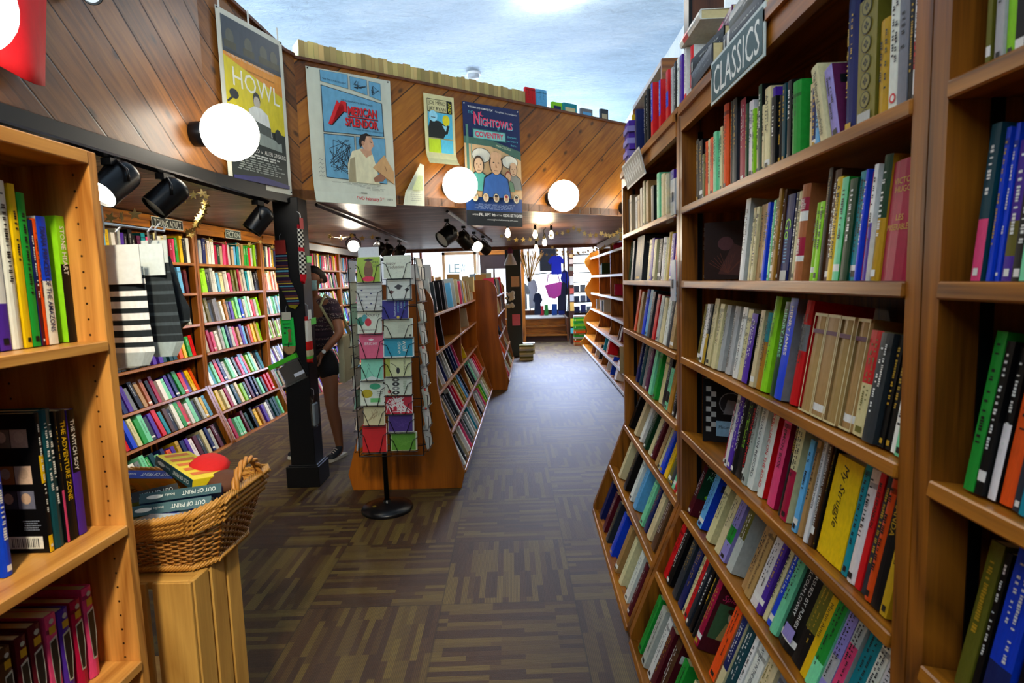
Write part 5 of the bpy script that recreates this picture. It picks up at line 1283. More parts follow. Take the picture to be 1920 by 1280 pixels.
# grey anti-theft tags hanging at the double upright
for z0, z1, lb in ((1.735, 1.87, 'clear bag with a grey tag hanging from the double upright, upper'), (1.40, 1.56, 'pale grey tag hanging on the double upright, lower')):
    t = thing('shelf_tag', (.575, 2.30, z0), lb, 'tag')
    MB().box((.570, 2.27, z0), (.576, 2.335, z1)).build('tag_card', flat('c4c8cc', .3), t); MB().box((.566, 2.29, z0+.05), (.570, 2.315, z0+.085)).build('tag_button', flat('3a3e44', .4), t)
    if z0 > 1.6:
        mb = MB(); mb.box((.560, 2.245, z0-.03), (.5605, 2.36, z1+.03)); mb.build('clear_bag', M['film'], t)
# tan card standing out from the end of the far case
t = thing('shelf_card', (.6, 3.68, .885), 'tan printed card standing out from the end of the bookcase past CLASSICS', 'card')
MB().obox((.575, 3.68, .885), (.135, .02, -.012), (0, .004, .175), (0, .003, 0)).build('card_sheet', flat('a08a60', .6), t)
s = Sheet((.575, 3.678, .885), V((.135, .02, -.012)).normalized(), (0, .02, 1), .001)
s.rect(.045, .08, .06, .105, 'a84a24'); s.rect(.08, .05, .083, .13, '6a5a3a'); s.rect(.095, .06, .098, .12, '6a5a3a'); s.line([(.0, .03), (.135, .045)], .002, '7a6846'); s.build('card_print', t)
# garlands of gold stars
def garland(pts, n, label, size=.035, seed=1, sag=.05):
    pts = [V(p) for p in pts]; r = random.Random(seed)
    t = thing('star_garland', pts[0], label, 'garland', 'garlands of gold paper stars')
    def at(f):
        f *= len(pts)-1; i = min(int(f), len(pts)-2); a = f-i; return pts[i].lerp(pts[i+1], a)-V((0, 0, sag*4*a*(1-a)))
    mb = MB(); mb.tube([at(k/30) for k in range(31)], .0012, 4); mb.build('thread', flat('c8b890', .6), t)
    for k in range(n):
        p = at((k+.5)/n); rot = r.uniform(0, 1.2); yaw = r.uniform(-.7, .7); ax = V((math.cos(yaw), math.sin(yaw), 0)); az = V((0, 0, 1))
        poly = [(size*(1 if i % 2 == 0 else .42)*math.sin(rot+i*.6283), size*(1 if i % 2 == 0 else .42)*math.cos(rot+i*.6283)) for i in range(10)]
        nn = ax.cross(az); mb = MB(); mb.prism(poly, lambda a, b, d: p+ax*a+az*b+nn*d, -.0008, .0008); mb.build('paper_star', flat('d8bc70', .4), t)
garland([(-2.30, 3.0, 1.885), (-2.18, 3.0, 1.89), (-2.10, 3.0, 1.895), (-2.00, 3.0, 1.91)], 4, 'row of large gold stars strung in front of the YOUNG ADULT sign', .034, 3, .0)
garland([(-1.95, 3.2, 1.975), (-1.86, 3.2, 2.02), (-1.87, 3.4, 2.07)], 4, 'gold stars rising to the left of the third spotlight', .028, 4, .0)
garland([(-1.87, 3.4, 2.07), (-1.95, 3.5, 2.0), (-2.05, 3.6, 1.95), (-2.25, 3.9, 1.94)], 8, 'small gold stars drooping between the second and third spotlights', .022, 14, .01)
garland([(-2.25, 4.1, 2.13), (-2.45, 4.3, 2.0), (-2.6, 4.4, 1.95), (-3.0, 5.2, 2.02)], 12, 'gold star garland drooping to the corner of the YOUNG ADULT case', .032, 5, .02)
garland([(-3.1, 5.5, 2.0), (-3.1, 6.7, 2.04), (-3.05, 8.0, 2.0)], 9, 'gold star garland along the FICTION case fascia', .03, 6, .05)
garland([(-2.1, 6.0, 2.04), (-1.9, 6.3, 2.04), (-1.7, 6.6, 2.06)], 5, 'faint gold star garland right of the black post', .035, 7, .03)
garland([(-.3, 6.0, 1.98), (.0, 6.3, 1.94), (.3, 6.4, 2.0), (.55, 6.5, 2.08)], 12, 'gold star garland hung through the bare bulbs', .03, 8, .03)
garland([(.55, 6.5, 2.06), (.85, 6.6, 2.0), (1.1, 6.9, 2.06), (1.2, 7.4, 2.0)], 14, 'gold star garland under the rightmost globe lamp', .035, 9, .05)
garland([(.35, 9.0, 2.02), (.7, 9.3, 1.94), (1.1, 9.6, 2.0), (1.35, 10, 2.06)], 13, 'gold star garland above the blue shirt', .035, 10, .05)
garland([(.2, 10.5, 2.0), (.6, 10.6, 1.96), (1.0, 10.8, 1.98), (1.4, 9, 2.05)], 12, 'farthest gold star garland by the shop window', .035, 11, .04)

# ================================================================= card rack
def card_rack():
    x0, y0 = -.985, 3.70
    t = thing('card_rack', (x0, y0, 0), 'tall black wire greeting card rack on a round base', 'card rack')
    MB().lathe([(.001, 0), (.168, 0), (.172, .012), (.165, .026), (.10, .042), (.03, .055), (.022, .07)], (x0, y0, 0), (0, 0, 1), 36).build('base', M['blackmetal'], t, smooth=50)
    MB().lathe([(.001, .0), (.012, 0), (.012, .003), (.001, .004)], (x0-.07, y0-.06, .046), (0, 0, 1), 14).build('base_badge', flat('8a7a30', .4, .6), t)
    MB().tube([(x0, y0, .05), (x0, y0, 1.70)], .0165, 12).build('pole', M['blackmetal'], t, smooth=True)
    fy = 3.555; xl, xr = -1.09, -.722; bx = fy+.30
    mb = MB(); w = .0032
    cols = [(-1.078, -.925), (-.905, -.735)]
    for x in (xl-.03, -.915, xr+.02):
        for y in (fy+.04, bx): mb.tube([(x, y, .40), (x, y, 1.66)], w*1.2, 5)
    for z in (.40, .72, 1.04, 1.36, 1.66): mb.tube([(xl-.03, fy+.04, z), (xr+.02, fy+.04, z), (xr+.02, bx, z), (xl-.03, bx, z)], w, 5, closed=True)
    mb.tube([(x0, y0, 1.66), (xl-.03, fy+.04, 1.66)], w, 5); mb.tube([(x0, y0, 1.66), (xr+.02, bx, 1.66)], w, 5); mb.tube([(x0, y0, .40), (xl-.03, fy+.04, .40)], w, 5); mb.tube([(x0, y0, .40), (xr+.02, bx, .40)], w, 5)
    mb.build('wire_frame', M['blackmetal'], t)
    mb = MB(); mb.box((-1.055, fy+.05, 1.655), (-.925, fy+.054, 1.735)); mb.build('rack_header', flat('dfe6e8', .5), t)
    L_ = [('owl', -1.057, -.914, 1.520, 1.674, '9ab83c'), ('lines', -1.069, -.916, 1.343, 1.520, 'c9ccc2'), ('balloons', -1.073, -.923, 1.20, 1.340, 'd6dcc4'), ('bright', -1.07, -.92, 1.044, 1.21, 'e0607e'), ('mint', -1.067, -.93, .905, 1.035, '8cd8b4'),
          ('leaves', -1.081, -.93, .743, .905, 'd4dcc8'), ('beige', -1.068, -.936, .615, .741, 'c4bc92'), ('red', -1.085, -.932, .44, .616, 'b01018')]
    R_ = [('grad', -.890, -.724, 1.536, 1.676, 'd2d8c0'), ('caps', -.879, -.727, 1.405, 1.536, 'cdd2c4'), ('navy', -.915, -.751, 1.287, 1.403, '221a7c'), ('plain', -.908, -.73, 1.170, 1.284, 'c6ccb0'), ('teal', -.918, -.729, 1.047, 1.168, '2497ac'),
          ('olive', -.912, -.752, .925, 1.045, 'd0d49c'), ('penguin', -.922, -.755, .805, .918, 'ced4bc'), ('redprint', -.922, -.755, .685, .793, 'b81830'), ('purple', -.915, -.753, .565, .680, '3c206e'), ('green', -.904, -.739, .445, .560, '4c8420')]
    LB = dict(owl='green graduation card with an owl, top of the rack', lines='striped white card with small blue marks, second down', balloons='cream card with red and green balloons', bright='pink card lettered BRIGHT', mint='pale mint card with a faint bird drawing',
        leaves='white card with green and yellow blobs', beige='beige card with fine brown drawing', red='plain red card, bottom of the left column', grad='speckled happy graduation card, top of the right column', caps='grey card with flying mortarboards', navy='dark blue card lying sideways',
        plain='plain sage card with faint grey lines', teal='teal card lettered well done sideways', olive='cream and olive card with a black bird', penguin='cream card with black and grey animal faces', redprint='red card with white doodles', purple='deep purple embossed card', green='green embossed card, bottom of the right column')
    for lst, side in ((L_, 0), (R_, 1)):
        for nm, a, b, z0, z1, c in lst:
            lean = V((0, .16, 1)).normalized(); o = V((a, fy, z0)); W_, H_ = b-a, z1-z0
            mb = MB(); zc = z0+H_*.62                                   # pocket: base wire and two bent arms
            for q in (.30, .72):
                xq = a+W_*q; xe = a-.006 if q < .5 else b+.006
                mb.tube([(xe, fy+.035, zc+.012), (xe, fy-.012+.16*H_*.5, zc+.01), (xq-(.03 if q < .5 else -.03), fy-.012, zc), (xq, fy-.010, z0-.006)], .0024, 5)
            mb.tube([(a-.006, fy-.006, z0-.006), (b+.006, fy-.006, z0-.006), (b+.006, fy+.04, z0-.006), (a-.006, fy+.04, z0-.006)], .0024, 5, closed=True)
            mb.build('card_pocket', M['blackmetal'], t)
            cd = MB(); cd.obox(o, (W_, 0, 0), V((0, .0018, 0)), lean*H_); cd.obox(o+V((.004, .003, .003)), (W_, 0, 0), V((0, .004, 0)), lean*H_, 1)
            g = cd.build('greeting_card', [flat(c, .5), flat('e8e8dc', .6)]); tag(g, LB[nm]+', on the wire rack', 'greeting card', 'greeting cards on the wire rack')
            s = Sheet(o, (1, 0, 0), lean, .0006); K = '262420'
            if nm == 'owl':
                s.disc(W_*.5, H_*.45, W_*.2, '6a4626', H_*.33); s.disc(W_*.5, H_*.70, W_*.15, '7a5430', H_*.14); s.poly([(W_*.28, H_*.88), (W_*.5, H_*.95), (W_*.74, H_*.88), (W_*.5, H_*.82)], '1c1a18'); s.disc(W_*.5, H_*.12, W_*.28, 'd81e48', H_*.11)
                s.text('WELL', W_*.66, H_*.74, .014, K, W_*.3); s.text('DONE', W_*.66, H_*.58, .018, K, W_*.32)
            elif nm == 'lines':
                for i in range(7): s.rect(0, H_*(.04+i*.14), W_, H_*(.10+i*.14), 'b8bab2')
                for i in range(6): s.disc(W_*(.4+.22*math.sin(i*2.1)), H_*(.12+.12*i), .007, '343a66', .005, n=7)
            elif nm == 'balloons':
                s.disc(W_*.14, H_*.55, W_*.16, '1c7a60', H_*.20); s.disc(W_*.30, H_*.68, W_*.12, '4aa0a0', H_*.18); s.disc(W_*.45, H_*.5, W_*.14, 'd01c30', H_*.18)
                s.text('hooray', W_*.36, H_*.76, .024, K, W_*.6, shear=.2); s.text('congratulations', W_*.08, H_*.12, .013, '6a4a3a', W_*.85, shear=.2)
            elif nm == 'bright': s.text('BRIGHT', W_*.5, H_*.50, .017, 'f4e8e4', W_*.6, align='c'); s.poly([(W_*.38, H_*.70), (W_*.5, H_*.75), (W_*.62, H_*.70), (W_*.5, H_*.65)], 'f4e8e4')
            elif nm == 'mint': s.line([(W_*.2, .0), (W_*.3, H_*.5), (W_*.42, H_*.62), (W_*.35, H_*.8), (W_*.3, H_*.66), (W_*.44, H_*.4), (W_*.7, 0)], .002, '5a8a78'); s.poly([(0, 0), (W_, 0), (W_*.5, H_*.2)], 'd8e4d8')
            elif nm == 'leaves': s.disc(W_*.62, H_*.74, W_*.24, '3ea878', H_*.12); s.disc(W_*.28, H_*.46, W_*.24, 'b8a41c', H_*.17); s.rect(W_*.42, H_*.12, W_*.84, H_*.28, '6cc070'); s.scribble(W_*.7, H_*.36, W_*.95, H_*.55, 3, '4a5a48', .3)
            elif nm == 'beige':
                r = random.Random(2); s.line([(W_*r.uniform(.2, .7), H_*r.uniform(.2, .8)) for _ in range(14)], .0015, '7a5a34'); s.line([(W_*r.uniform(.5, .85), H_*r.uniform(.4, .7)) for _ in range(6)], .0015, '4a4a2a')
            elif nm == 'grad':
                r = random.Random(6)
                for i in range(40): s.disc(r.uniform(0, W_), r.uniform(0, H_), .0014, '8a8a80', n=5)
                s.text('happy', W_*.1, H_*.62, .018, '6a5a4a', shear=.2); s.text('graduation', W_*.1, H_*.45, .018, '6a5a4a', W_*.75, shear=.2)
            elif nm == 'caps':
                s.frame(.002, .002, W_-.002, H_-.002, .008, '56605e')
                for a_, b_, k, cc in ((.5, .6, 1, '1a1a1a'), (.2, .36, .7, '5a2a20'), (.84, .46, .6, '2a1c1a')): s.poly([(W_*a_-.028*k, H_*b_), (W_*a_-.004*k, H_*b_+.018*k), (W_*a_+.03*k, H_*b_+.006*k), (W_*a_, H_*b_-.012*k)], cc); s.disc(W_*a_, H_*b_-.008*k, .014*k, cc, .008*k)
            elif nm == 'navy':
                for k_, (tx, cc) in enumerate((('Hooray!', '5ac4c8'), ("You've", 'c8d8e0'), ('Graduated', '5ac4c8'), ('from everything', 'c8d8e0'))): s.text(tx, W_*(.84-.12*k_), H_*.92, .011, cc, H_*.8, rot=-math.pi/2)
                s.disc(W_*.62, H_*.08, .009, 'c8b03c')
            elif nm == 'plain': s.scribble(W_*.5, H_*.25, W_*.8, H_*.7, 9, '9aa088', .3, 7); s.disc(W_*.93, H_*.1, .007, '20241c')
            elif nm == 'teal':
                s.frame(.002, .002, W_-.002, H_-.002, .006, 'dfe8dc'); s.text('well', W_*.64, H_*.85, .030, 'd8e4d0', H_*.6, rot=-math.pi/2, shear=.2); s.text('done', W_*.48, H_*.78, .026, 'd8e4d0', H_*.6, rot=-math.pi/2, shear=.2)
            elif nm == 'olive': s.rect(0, 0, W_*.18, H_, 'b0b848'); s.disc(W_*.5, H_*.3, W_*.07, '1c1c1a', H_*.17); s.line([(W_*.2, H_*.7), (W_*.36, H_*.6), (W_*.48, H_*.4)], .003, K); s.text('KEEP YOUR HEAD UP', W_*.72, H_*.85, .012, K, H_*.7, rot=-math.pi/2)
            elif nm == 'penguin':
                for i in range(4): s.disc(W_*.42, H_*(.14+.24*i), W_*.14, ('24241f', '8a8a80', '24241f', '5a5a50')[i], H_*.11); s.disc(W_*.42, H_*(.14+.24*i), W_*.05, 'e0e0d0', H_*.05)
                s.disc(W_*.18, H_*.2, .012, 'd05a50'); s.scribble(W_*.70, H_*.2, W_*.84, H_*.8, 10, '6a8a5a', .4, 3)
            elif nm == 'redprint':
                r = random.Random(9)
                for i in range(16): s.line([(W_*r.random(), H_*r.random()) for _ in range(3)], .005, 'e8dcd4')
            elif nm in ('purple', 'green'):
                r = random.Random(3); s.frame(.003, .003, W_-.003, H_-.003, .003, 'c8d0b0'); s.line([(W_*r.uniform(.2, .8), H_*r.uniform(.25, .8)) for _ in range(16)], .001, '5a3e90' if nm == 'purple' else '6aa03c')
            s.build('card_print', g)
    # cards seen edge on in the side columns
    r = random.Random(12)
    for sd, xx, nm in ((-1, xl-.038, 'left'), (1, xr+.028, 'right')):
        for i in range(9):
            z0 = .43+.137*i; c = r.choice(['d8e8d8', 'a8d8c0', 'e0e0d4', 'c0ccd8', 'e8dcc8', 'd4dcc4'] if sd < 0 else ['e0e0d4', 'd8dcc8', 'c8ccc4', 'e4d8cc'])
            top = V((-sd*.16, 0, 1)).normalized(); H_ = r.uniform(.12, .15)
            mb = MB(); x = xx+sd*.006
            for y in (fy+.09, fy+.20): mb.tube([(xx-sd*.01, y, z0+.085), (x+sd*.018, y, z0+.075), (x+sd*.016, y+.01, z0-.006)], .0024, 5)
            mb.tube([(xx-sd*.012, fy+.05, z0-.006), (x+sd*.016, fy+.05, z0-.006), (x+sd*.016, fy+.25, z0-.006), (xx-sd*.012, fy+.25, z0-.006)], .0024, 5, closed=True); mb.build('card_pocket', M['blackmetal'], t)
            cd = MB()
            for k in range(3): cd.obox(V((x+sd*(.004+.004*k), fy+.065+.004*k, z0)), V((0, .155, 0)), V((sd*.0016, 0, 0)), top*(H_-.006*k))
            g = cd.build('greeting_card', flat(c, .5)); tag(g, f'sheaf of pale cards seen edge on, {ordinal(i)} pocket up, {"left" if sd < 0 else "right"} side of the wire rack', 'greeting card', 'greeting cards seen edge on')
            if sd > 0 and i in (1, 2, 4): MB().obox(V((x+sd*.004, fy+.067, z0+H_-.012)), V((0, .02, 0)), V((sd*.008, 0, 0)), top*.014).build('red_tab', flat('f0402c', .5), g)
card_rack()

# ================================================================= crate and wicker basket by the oak case
def crate():
    x0, x1, y0, y1, z1 = -1.20, -.905, 1.40, 1.64, .75
    t = thing('wooden_crate', (-1.05, 1.52, 0), 'pale pine slatted crate standing on end under the wicker basket', 'crate')
    def slat(a, b, m='pine', nm='slat'): mb = MB(); mb.box(a, b); mb.build(nm, M[m], t, bevel=.002)
    for z in (0, z1-.022): slat((x0, y0, z), (x1, y1, z+.022), 'pine_x', 'end_board')
    slat((x0, y0, .36), (x1, y1, .38), 'pine_x', 'middle_board')
    n = 3
    for i in range(n):                                                  # slats on the aisle side
        a = y0+(y1-y0)*i/n; slat((x1, a+.002, 0), (x1+.014, a+(y1-y0)/n-.010, z1))
    for i in range(3):                                                  # slats facing the viewer
        a = x0+(x1+.011-x0)*i/3; slat((a+(.0 if i else 0), y0-.011, 0), (a+(x1+.011-x0)/3-.016*(i < 2), y0, z1))
    for i in range(2): slat((x0-.011, y0+i*.13, 0), (x0, y0+i*.13+.11, z1))
    mb = MB()
    for z in (.74, .012):
        for y in (1.43, 1.46, 1.51, 1.54, 1.59, 1.62): mb.cbox((x1+.0115, y, z-.003), (.002, .004, .004))
    mb.build('staples', M['steel'], t)
crate()
def basket():
    cx, cy, z0 = -1.035, 1.575, .75
    t = thing('wicker_basket', (cx, cy, z0), 'honey coloured wicker basket with a loop handle on top of the crate', 'basket')
    def ring(hx, hy, ch):                                              # rectangle with cut corners
        return [(-hx+ch, -hy), (hx-ch, -hy), (hx, -hy+ch), (hx, hy-ch), (hx-ch, hy), (-hx+ch, hy), (-hx, hy-ch), (-hx, -hy+ch)]
    b0, b1 = ring(.155, .125, .045), ring(.215, .185, .055); H_ = .150
    def dip(x, y): return .035*(abs(x)/.2)**2                           # rim rises to the ends
    def at(s, f):                                                       # s along the ring 0..8, f 0 bottom..1 rim
        i = int(s) % 8; a = s-int(s); p = [b0[i][k]*(1-a)+b0[(i+1) % 8][k]*a for k in (0, 1)]; q = [b1[i][k]*(1-a)+b1[(i+1) % 8][k]*a for k in (0, 1)]
        x = p[0]*(1-f)+q[0]*f; y = p[1]*(1-f)+q[1]*f
        return V((cx+x, cy+y, z0+.010+(H_+dip(x, y))*f))
    per = []; 
    for i in range(8):
        l = math.dist(b1[i], b1[(i+1) % 8]); k = max(3, round(l/.012))
        per += [i+j/k for j in range(k)]
    n = len(per); n -= n % 2; per = per[:n]
    mats = flat('a8702c', .5)
    mb = MB(); rows = 21
    for j in range(1, rows):
        f = j/rows; pts = []
        for k, s in enumerate(per):
            p = at(s, f); c = V((cx, cy, p.z)); o = (p-c).normalized(); pts.append(p+o*.0032*(1 if (k//2+j) % 2 else -1))
        mb.tube(pts, .0030, 4, closed=True)
    mb.build('weave', mats, t, smooth=True)
    mb = MB()
    for k in range(0, n, 3): mb.tube([at(per[k], 0), at(per[k], .5), at(per[k], 1)], .0035, 4)
    mb.build('stakes', flat('8a5620', .5), t)
    mb = MB(); mb.prism([(p[0]*.98, p[1]*.98) for p in b0], lambda a, b, d: (cx+a, cy+b, z0+d), .002, .014); mb.build('basket_bottom', flat('8a5a24', .6), t)
    mb = MB()                                                           # braided rim and foot: slanting short canes
    for k in range(0, n):
        for lay in range(4):
            f_ = 1-.085*lay; a = at(per[k], f_); b = at(per[(k+4) % n], f_); c = V((cx, cy, a.z)); u1 = (a-c).normalized(); u2 = (b-c).normalized()
            mb.tube([a+u1*.007+V((0, 0, -.011)), (a+b)/2+(u1+u2)*(.0055)+V((0, 0, .0)), b+u2*.001+V((0, 0, .010))], [.0032, .0048, .0034], 4)
    mb.build('rim_braid', flat('c08a3e', .42), t, smooth=True)
    mb = MB()
    for k in range(n):
        a = at(per[k], .03); b = at(per[(k+3) % n], .03); c = V((cx, cy, a.z)); u = (a-c).normalized()
        mb.tube([a+u*.008-V((0, 0, .008)), (a+b)/2+u*.010, b+u*.0+V((0, 0, .008))], [.003, .004, .003], 4)
    mb.build('foot_braid', flat('c08a3e', .42), t, smooth=True)
    for sx, nm in ((1, 'handle'), (-1, 'handle')):                       # twisted loop handles on the short sides
        mb = MB()
        for ph in (0, 2.1, 4.2):
            pts = []
            for k in range(19):
                a = k/18; ang = math.pi*a; p = V((cx+sx*(.218+.0*a), cy-.075*math.cos(ang), z0+H_+.03+.085*math.sin(ang)))
                q = a*16+ph; pts.append(p+V((math.cos(q)*.0065, 0, 0))+V((0, -math.cos(ang), math.sin(ang)))*math.sin(q)*.0065)
            mb.tube(pts, .0058, 6)
        mb.build(nm, flat('b87c34', .42), t, smooth=True)
basket()
# boxed socks in the basket
def sockbox(c, rot, tilt, roll, col, side, label, txt='OUT OF PRINT', L_=.20, W_=.10, T=.028, ink='dce8e4', knob=None):
    m = Matrix.Translation(c) @ Matrix.Rotation(rot, 4, 'Z') @ Matrix.Rotation(tilt, 4, 'Y') @ Matrix.Rotation(roll, 4, 'X')
    t = bpy.data.objects.new('sock_box', None); COL.objects.link(t); t.matrix_world = m; tag(t, label, 'sock box', 'boxed socks in the wicker basket')
    mb = MB(); mb.box((-L_/2, -W_/2, 0), (L_/2, W_/2, T)); mb.build('box', flat(side, .4), t, local=True, bevel=.001)
    mb = MB(); mb.box((-L_/2-.0006, -W_/2-.0006, -.0004), (L_/2+.0006, -W_/2+.001, T+.0004)); mb.build('box_side', flat(col, .4), t, local=True)
    s = Sheet((-L_/2, -W_/2-.0008, 0), (1, 0, 0), (0, 0, 1), .0005)
    s.text(txt, L_*.93, T*.72, T*.44, ink, L_*.42, rot=math.pi); s.text('books socks', L_*.42, T*.66, T*.28, ink, L_*.25, rot=math.pi); s.disc(L_*.18, T*.5, L_*.10, ink, T*.22)
    s.build('lettering', t, local=True)
    s = Sheet((-L_/2, -W_/2, T), (1, 0, 0), (0, 1, 0), .0006)
    for i in range(5):
        s.rect(L_*(.06+.18*i), W_*.15, L_*(.15+.18*i), W_*.85, knob or 'f0e8d0')
    s.build('box_print', t, local=True)
    s = Sheet((-L_/2, W_/2, 0), (1, 0, 0), (0, -1, 0), .0006)
    for i in range(4): s.rect(L_*(.08+.23*i), W_*.12, L_*(.2+.23*i), W_*.78, knob or 'f0e8d0')
    s.build('box_print', t, local=True)
    return t
ZB = .775
def inbasket(p, rot, roll, *a, tilt=0.0, W_=.10, **k):               # p: middle of the lettered edge
    off = Matrix.Rotation(rot, 4, 'Z') @ Matrix.Rotation(tilt, 4, 'Y') @ Matrix.Rotation(roll, 4, 'X') @ V((0, W_/2, -.014))
    sockbox(V(p)+off, rot, tilt, roll, *a, W_=W_, **k)
inbasket((-1.19, 1.665, .950), -.08, -.95, '1c3c92', 'c8841c', 'blue edged sock box at the left of the basket', knob='e08a1e', L_=.22)
inbasket((-1.075, 1.640, .965), -.62, -.12, '14424a', 'e8d01c', 'yellow sock box with dark teal edge tipped up in the basket', L_=.24, knob='d86a1c', tilt=.14)
inbasket((-.985, 1.530, .938), .40, -.75, '1a4a52', '1e4a96', 'dark teal sock box in the middle of the basket', knob='c8d0d0')
inbasket((-.995, 1.492, .915), .38, -.70, '1a525c', '1a525c', 'teal sock box just below the middle one in the basket', knob='8ab8c0')
inbasket((-1.035, 1.462, .892), .02, -.3, 'b8c8d4', '2a3ab0', 'white and blue checked sock box at the near rim', knob='f0f0f4', L_=.22)
inbasket((-1.12, 1.545, .925), .75, -.5, '151515', 'b8c83a', 'black sock box leaning at the left end of the basket', knob='d02820')
inbasket((-1.0, 1.70, .930), -.5, -.6, 'c81e1e', 'd8b41e', 'red edged sock pack at the far end of the basket', knob='e8e0c8')
for c_, r_, lb in (((-1.0, 1.70, .945), .06, 'red'), ((-.92, 1.64, .915), .05, 'brown')):
    mb = MB(); mb.lathe([(.001, 0), (r_*.8, .008), (r_, .02), (r_*.75, .036), (.001, .045)], c_, (.2, -.3, 1), 14); o = mb.build('folded_sock', flat('d01818' if lb == 'red' else '5a3420', .8), smooth=True); tag(o, f'folded {lb} sock bulging from the boxes in the basket', 'sock', 'loose socks in the basket')
MB().box((-1.17, 1.47, ZB-.010), (-.90, 1.68, ZB+.07)).build('sock_box', flat('6a5a34', .7), label='brown pack lying flat on the bottom of the wicker basket', category='sock box', group='boxed socks in the wicker basket')

# ================================================================= socks
def sock(origin, u, n, pts, bands, label, group, header=None, thick=.012, mat_rough=.85, txt=None, name='sock', header_col='c8d0cc'):
    """outline polygon pts (a along u, b up) cut into colour bands by height; header card at the top"""
    o, u, n = V(origin), V(u).normalized(), V(n).normalized()
    t = thing(name, o, label, 'socks', group)
    zmin = min(p[1] for p in pts); zmax = max(p[1] for p in pts)
    # horizontal slices of the outline
    K = max(10, int((zmax-zmin)/.004)); mb = MB(); L_ = []
    for k in range(K+1):
        z = zmin+(zmax-zmin)*(k+.0001)/(K+.0002); xs = []
        for (a, b), (c, d) in zip(pts, pts[1:]+pts[:1]):
            if (b-z)*(d-z) < 0: xs.append(a+(c-a)*(z-b)/(d-b))
        L_.append((z, min(xs), max(xs)) if len(xs) > 1 else None)
    prev = None
    ring_n = 8
    rings = []
    for e in L_:
        if e is None: continue
        z, a, b = e; c = (a+b)/2; hw = (b-a)/2
        rings.append((z, [o+u*(c+hw*math.cos(6.2832*i/ring_n))+n*(thick*.5*math.sin(6.2832*i/ring_n))+V((0, 0, z)) for i in range(ring_n)]))
    vs = [p for _, R_ in rings for p in R_]; fs = []; cs = []
    for k in range(len(rings)-1):
        f = ((rings[k][0]+rings[k+1][0])/2-zmin)/(zmax-zmin); col = bands(f)
        for i in range(ring_n):
            fs.append((k*ring_n+i, k*ring_n+(i+1) % ring_n, (k+1)*ring_n+(i+1) % ring_n, (k+1)*ring_n+i)); cs.append(rgb(col(i) if callable(col) else col))
    fs += [tuple(range(ring_n))[::-1], tuple(range((len(rings)-1)*ring_n, len(rings)*ring_n))]; cs += [cs[0], cs[-1]]
    mb.add(vs, fs, 0, cs); mb.build('knit', vcol_mat('sock_knit_'+label[:6], .9, .1), t)
    if header:
        a, b, z0, z1 = header
        MB().obox(o+u*a+n*(thick*.55)+V((0, 0, z0)), u*(b-a), n*.003, V((0, 0, z1-z0))).build('header_card', flat(header_col, .4), t)
        mb = MB(); c = o+u*((a+b)/2)+V((0, 0, z1)); mb.tube([c+n*.008, c+n*.008+V((0, 0, .03)), c+V((0, 0, .045))-n*.012], .0022, 5); mb.build('hook', flat('c8ccd0', .3, .8), t)
    return t
def stripes(seq, n):
    def f(x): return seq[int(min(.9999, max(0, x))*n) % len(seq)]
    return f
SG = 'socks hung on the black post'
py = POST[1]-.0925-.012; px_ = POST[0]
def sleg(w, h, foot, f=.055):      # flat sock: leg on top, foot turned to one side
    s = 1 if foot > 0 else -1; k = abs(foot)
    pts = [(-w/2, h), (w/2, h), (w/2, h*.42)]
    pts += [(w/2+(.0 if s < 0 else k*.9), h*.16), (w/2+(0 if s < 0 else k), h*.05), (w/2*(.4 if s < 0 else 1)+(0 if s < 0 else k*.6), 0), (-w/2*(.4 if s > 0 else 1)-(0 if s > 0 else k*.6), .0)]
    pts += [(-w/2-(0 if s > 0 else k), h*.05), (-w/2-(0 if s > 0 else k*.9), h*.16), (-w/2, h*.42)]
    return pts
mult = ['2a1c34', '2a1c34', '8a8a3a', '2a1c34', '5a3438', '2a1c34', '5aa0b8', '2a1c34', 'b8a030', '2a1c34', '6a3a2a', '2a1c34']
sock((px_-.045, py, 1.342), (1, 0, 0), (0, -1, 0), [(-.042, .42), (.042, .42), (.045, .24), (.10, .10), (.11, .04), (.075, .0), (.03, .015), (-.005, .12), (-.05, .20), (-.052, .24)],
     lambda f: '8a8420' if f < .08 else mult[int(f*46) % 12], 'dark striped sock with olive toe on the front of the post, uppermost', SG, (-.04, .04, .40, .50), header_col='8a2018')
sock((px_-.035, py, 1.012), (1, 0, 0), (0, -1, 0), [(-.045, .27), (.045, .27), (.05, .07), (.042, .025), (.02, .0), (-.02, .0), (-.042, .025), (-.05, .07)],
     lambda f: 'b48a5a' if f < .23 else '2ecb52', 'bright green sock with tan toe and small black figures on the post', SG, (-.035, .03, .255, .31), header_col='c8c4b0')
s = Sheet((px_-.035-.05, py-.0075, .970), (1, 0, 0), (0, 0, 1), .001)
for i, y in enumerate((.29, .26, .23, .11)): s.scribble(.015, y, .085, y+.014, 1, '14281a', .5, i)
s.disc(.065, .215, .014, '8a6a3a'); s.poly([(.05, .13), (.075, .13), (.072, .20), (.055, .20)], '8a6a3a'); s.disc(.03, .20, .008, '14281a'); s.line([(.055, .13), (.045, .10), (.055, .10)], .006, '14281a')
og = s.build('print', bpy.data.objects[[o.name for o in bpy.data.objects if o.get('label', '').startswith('bright green sock')][0]])
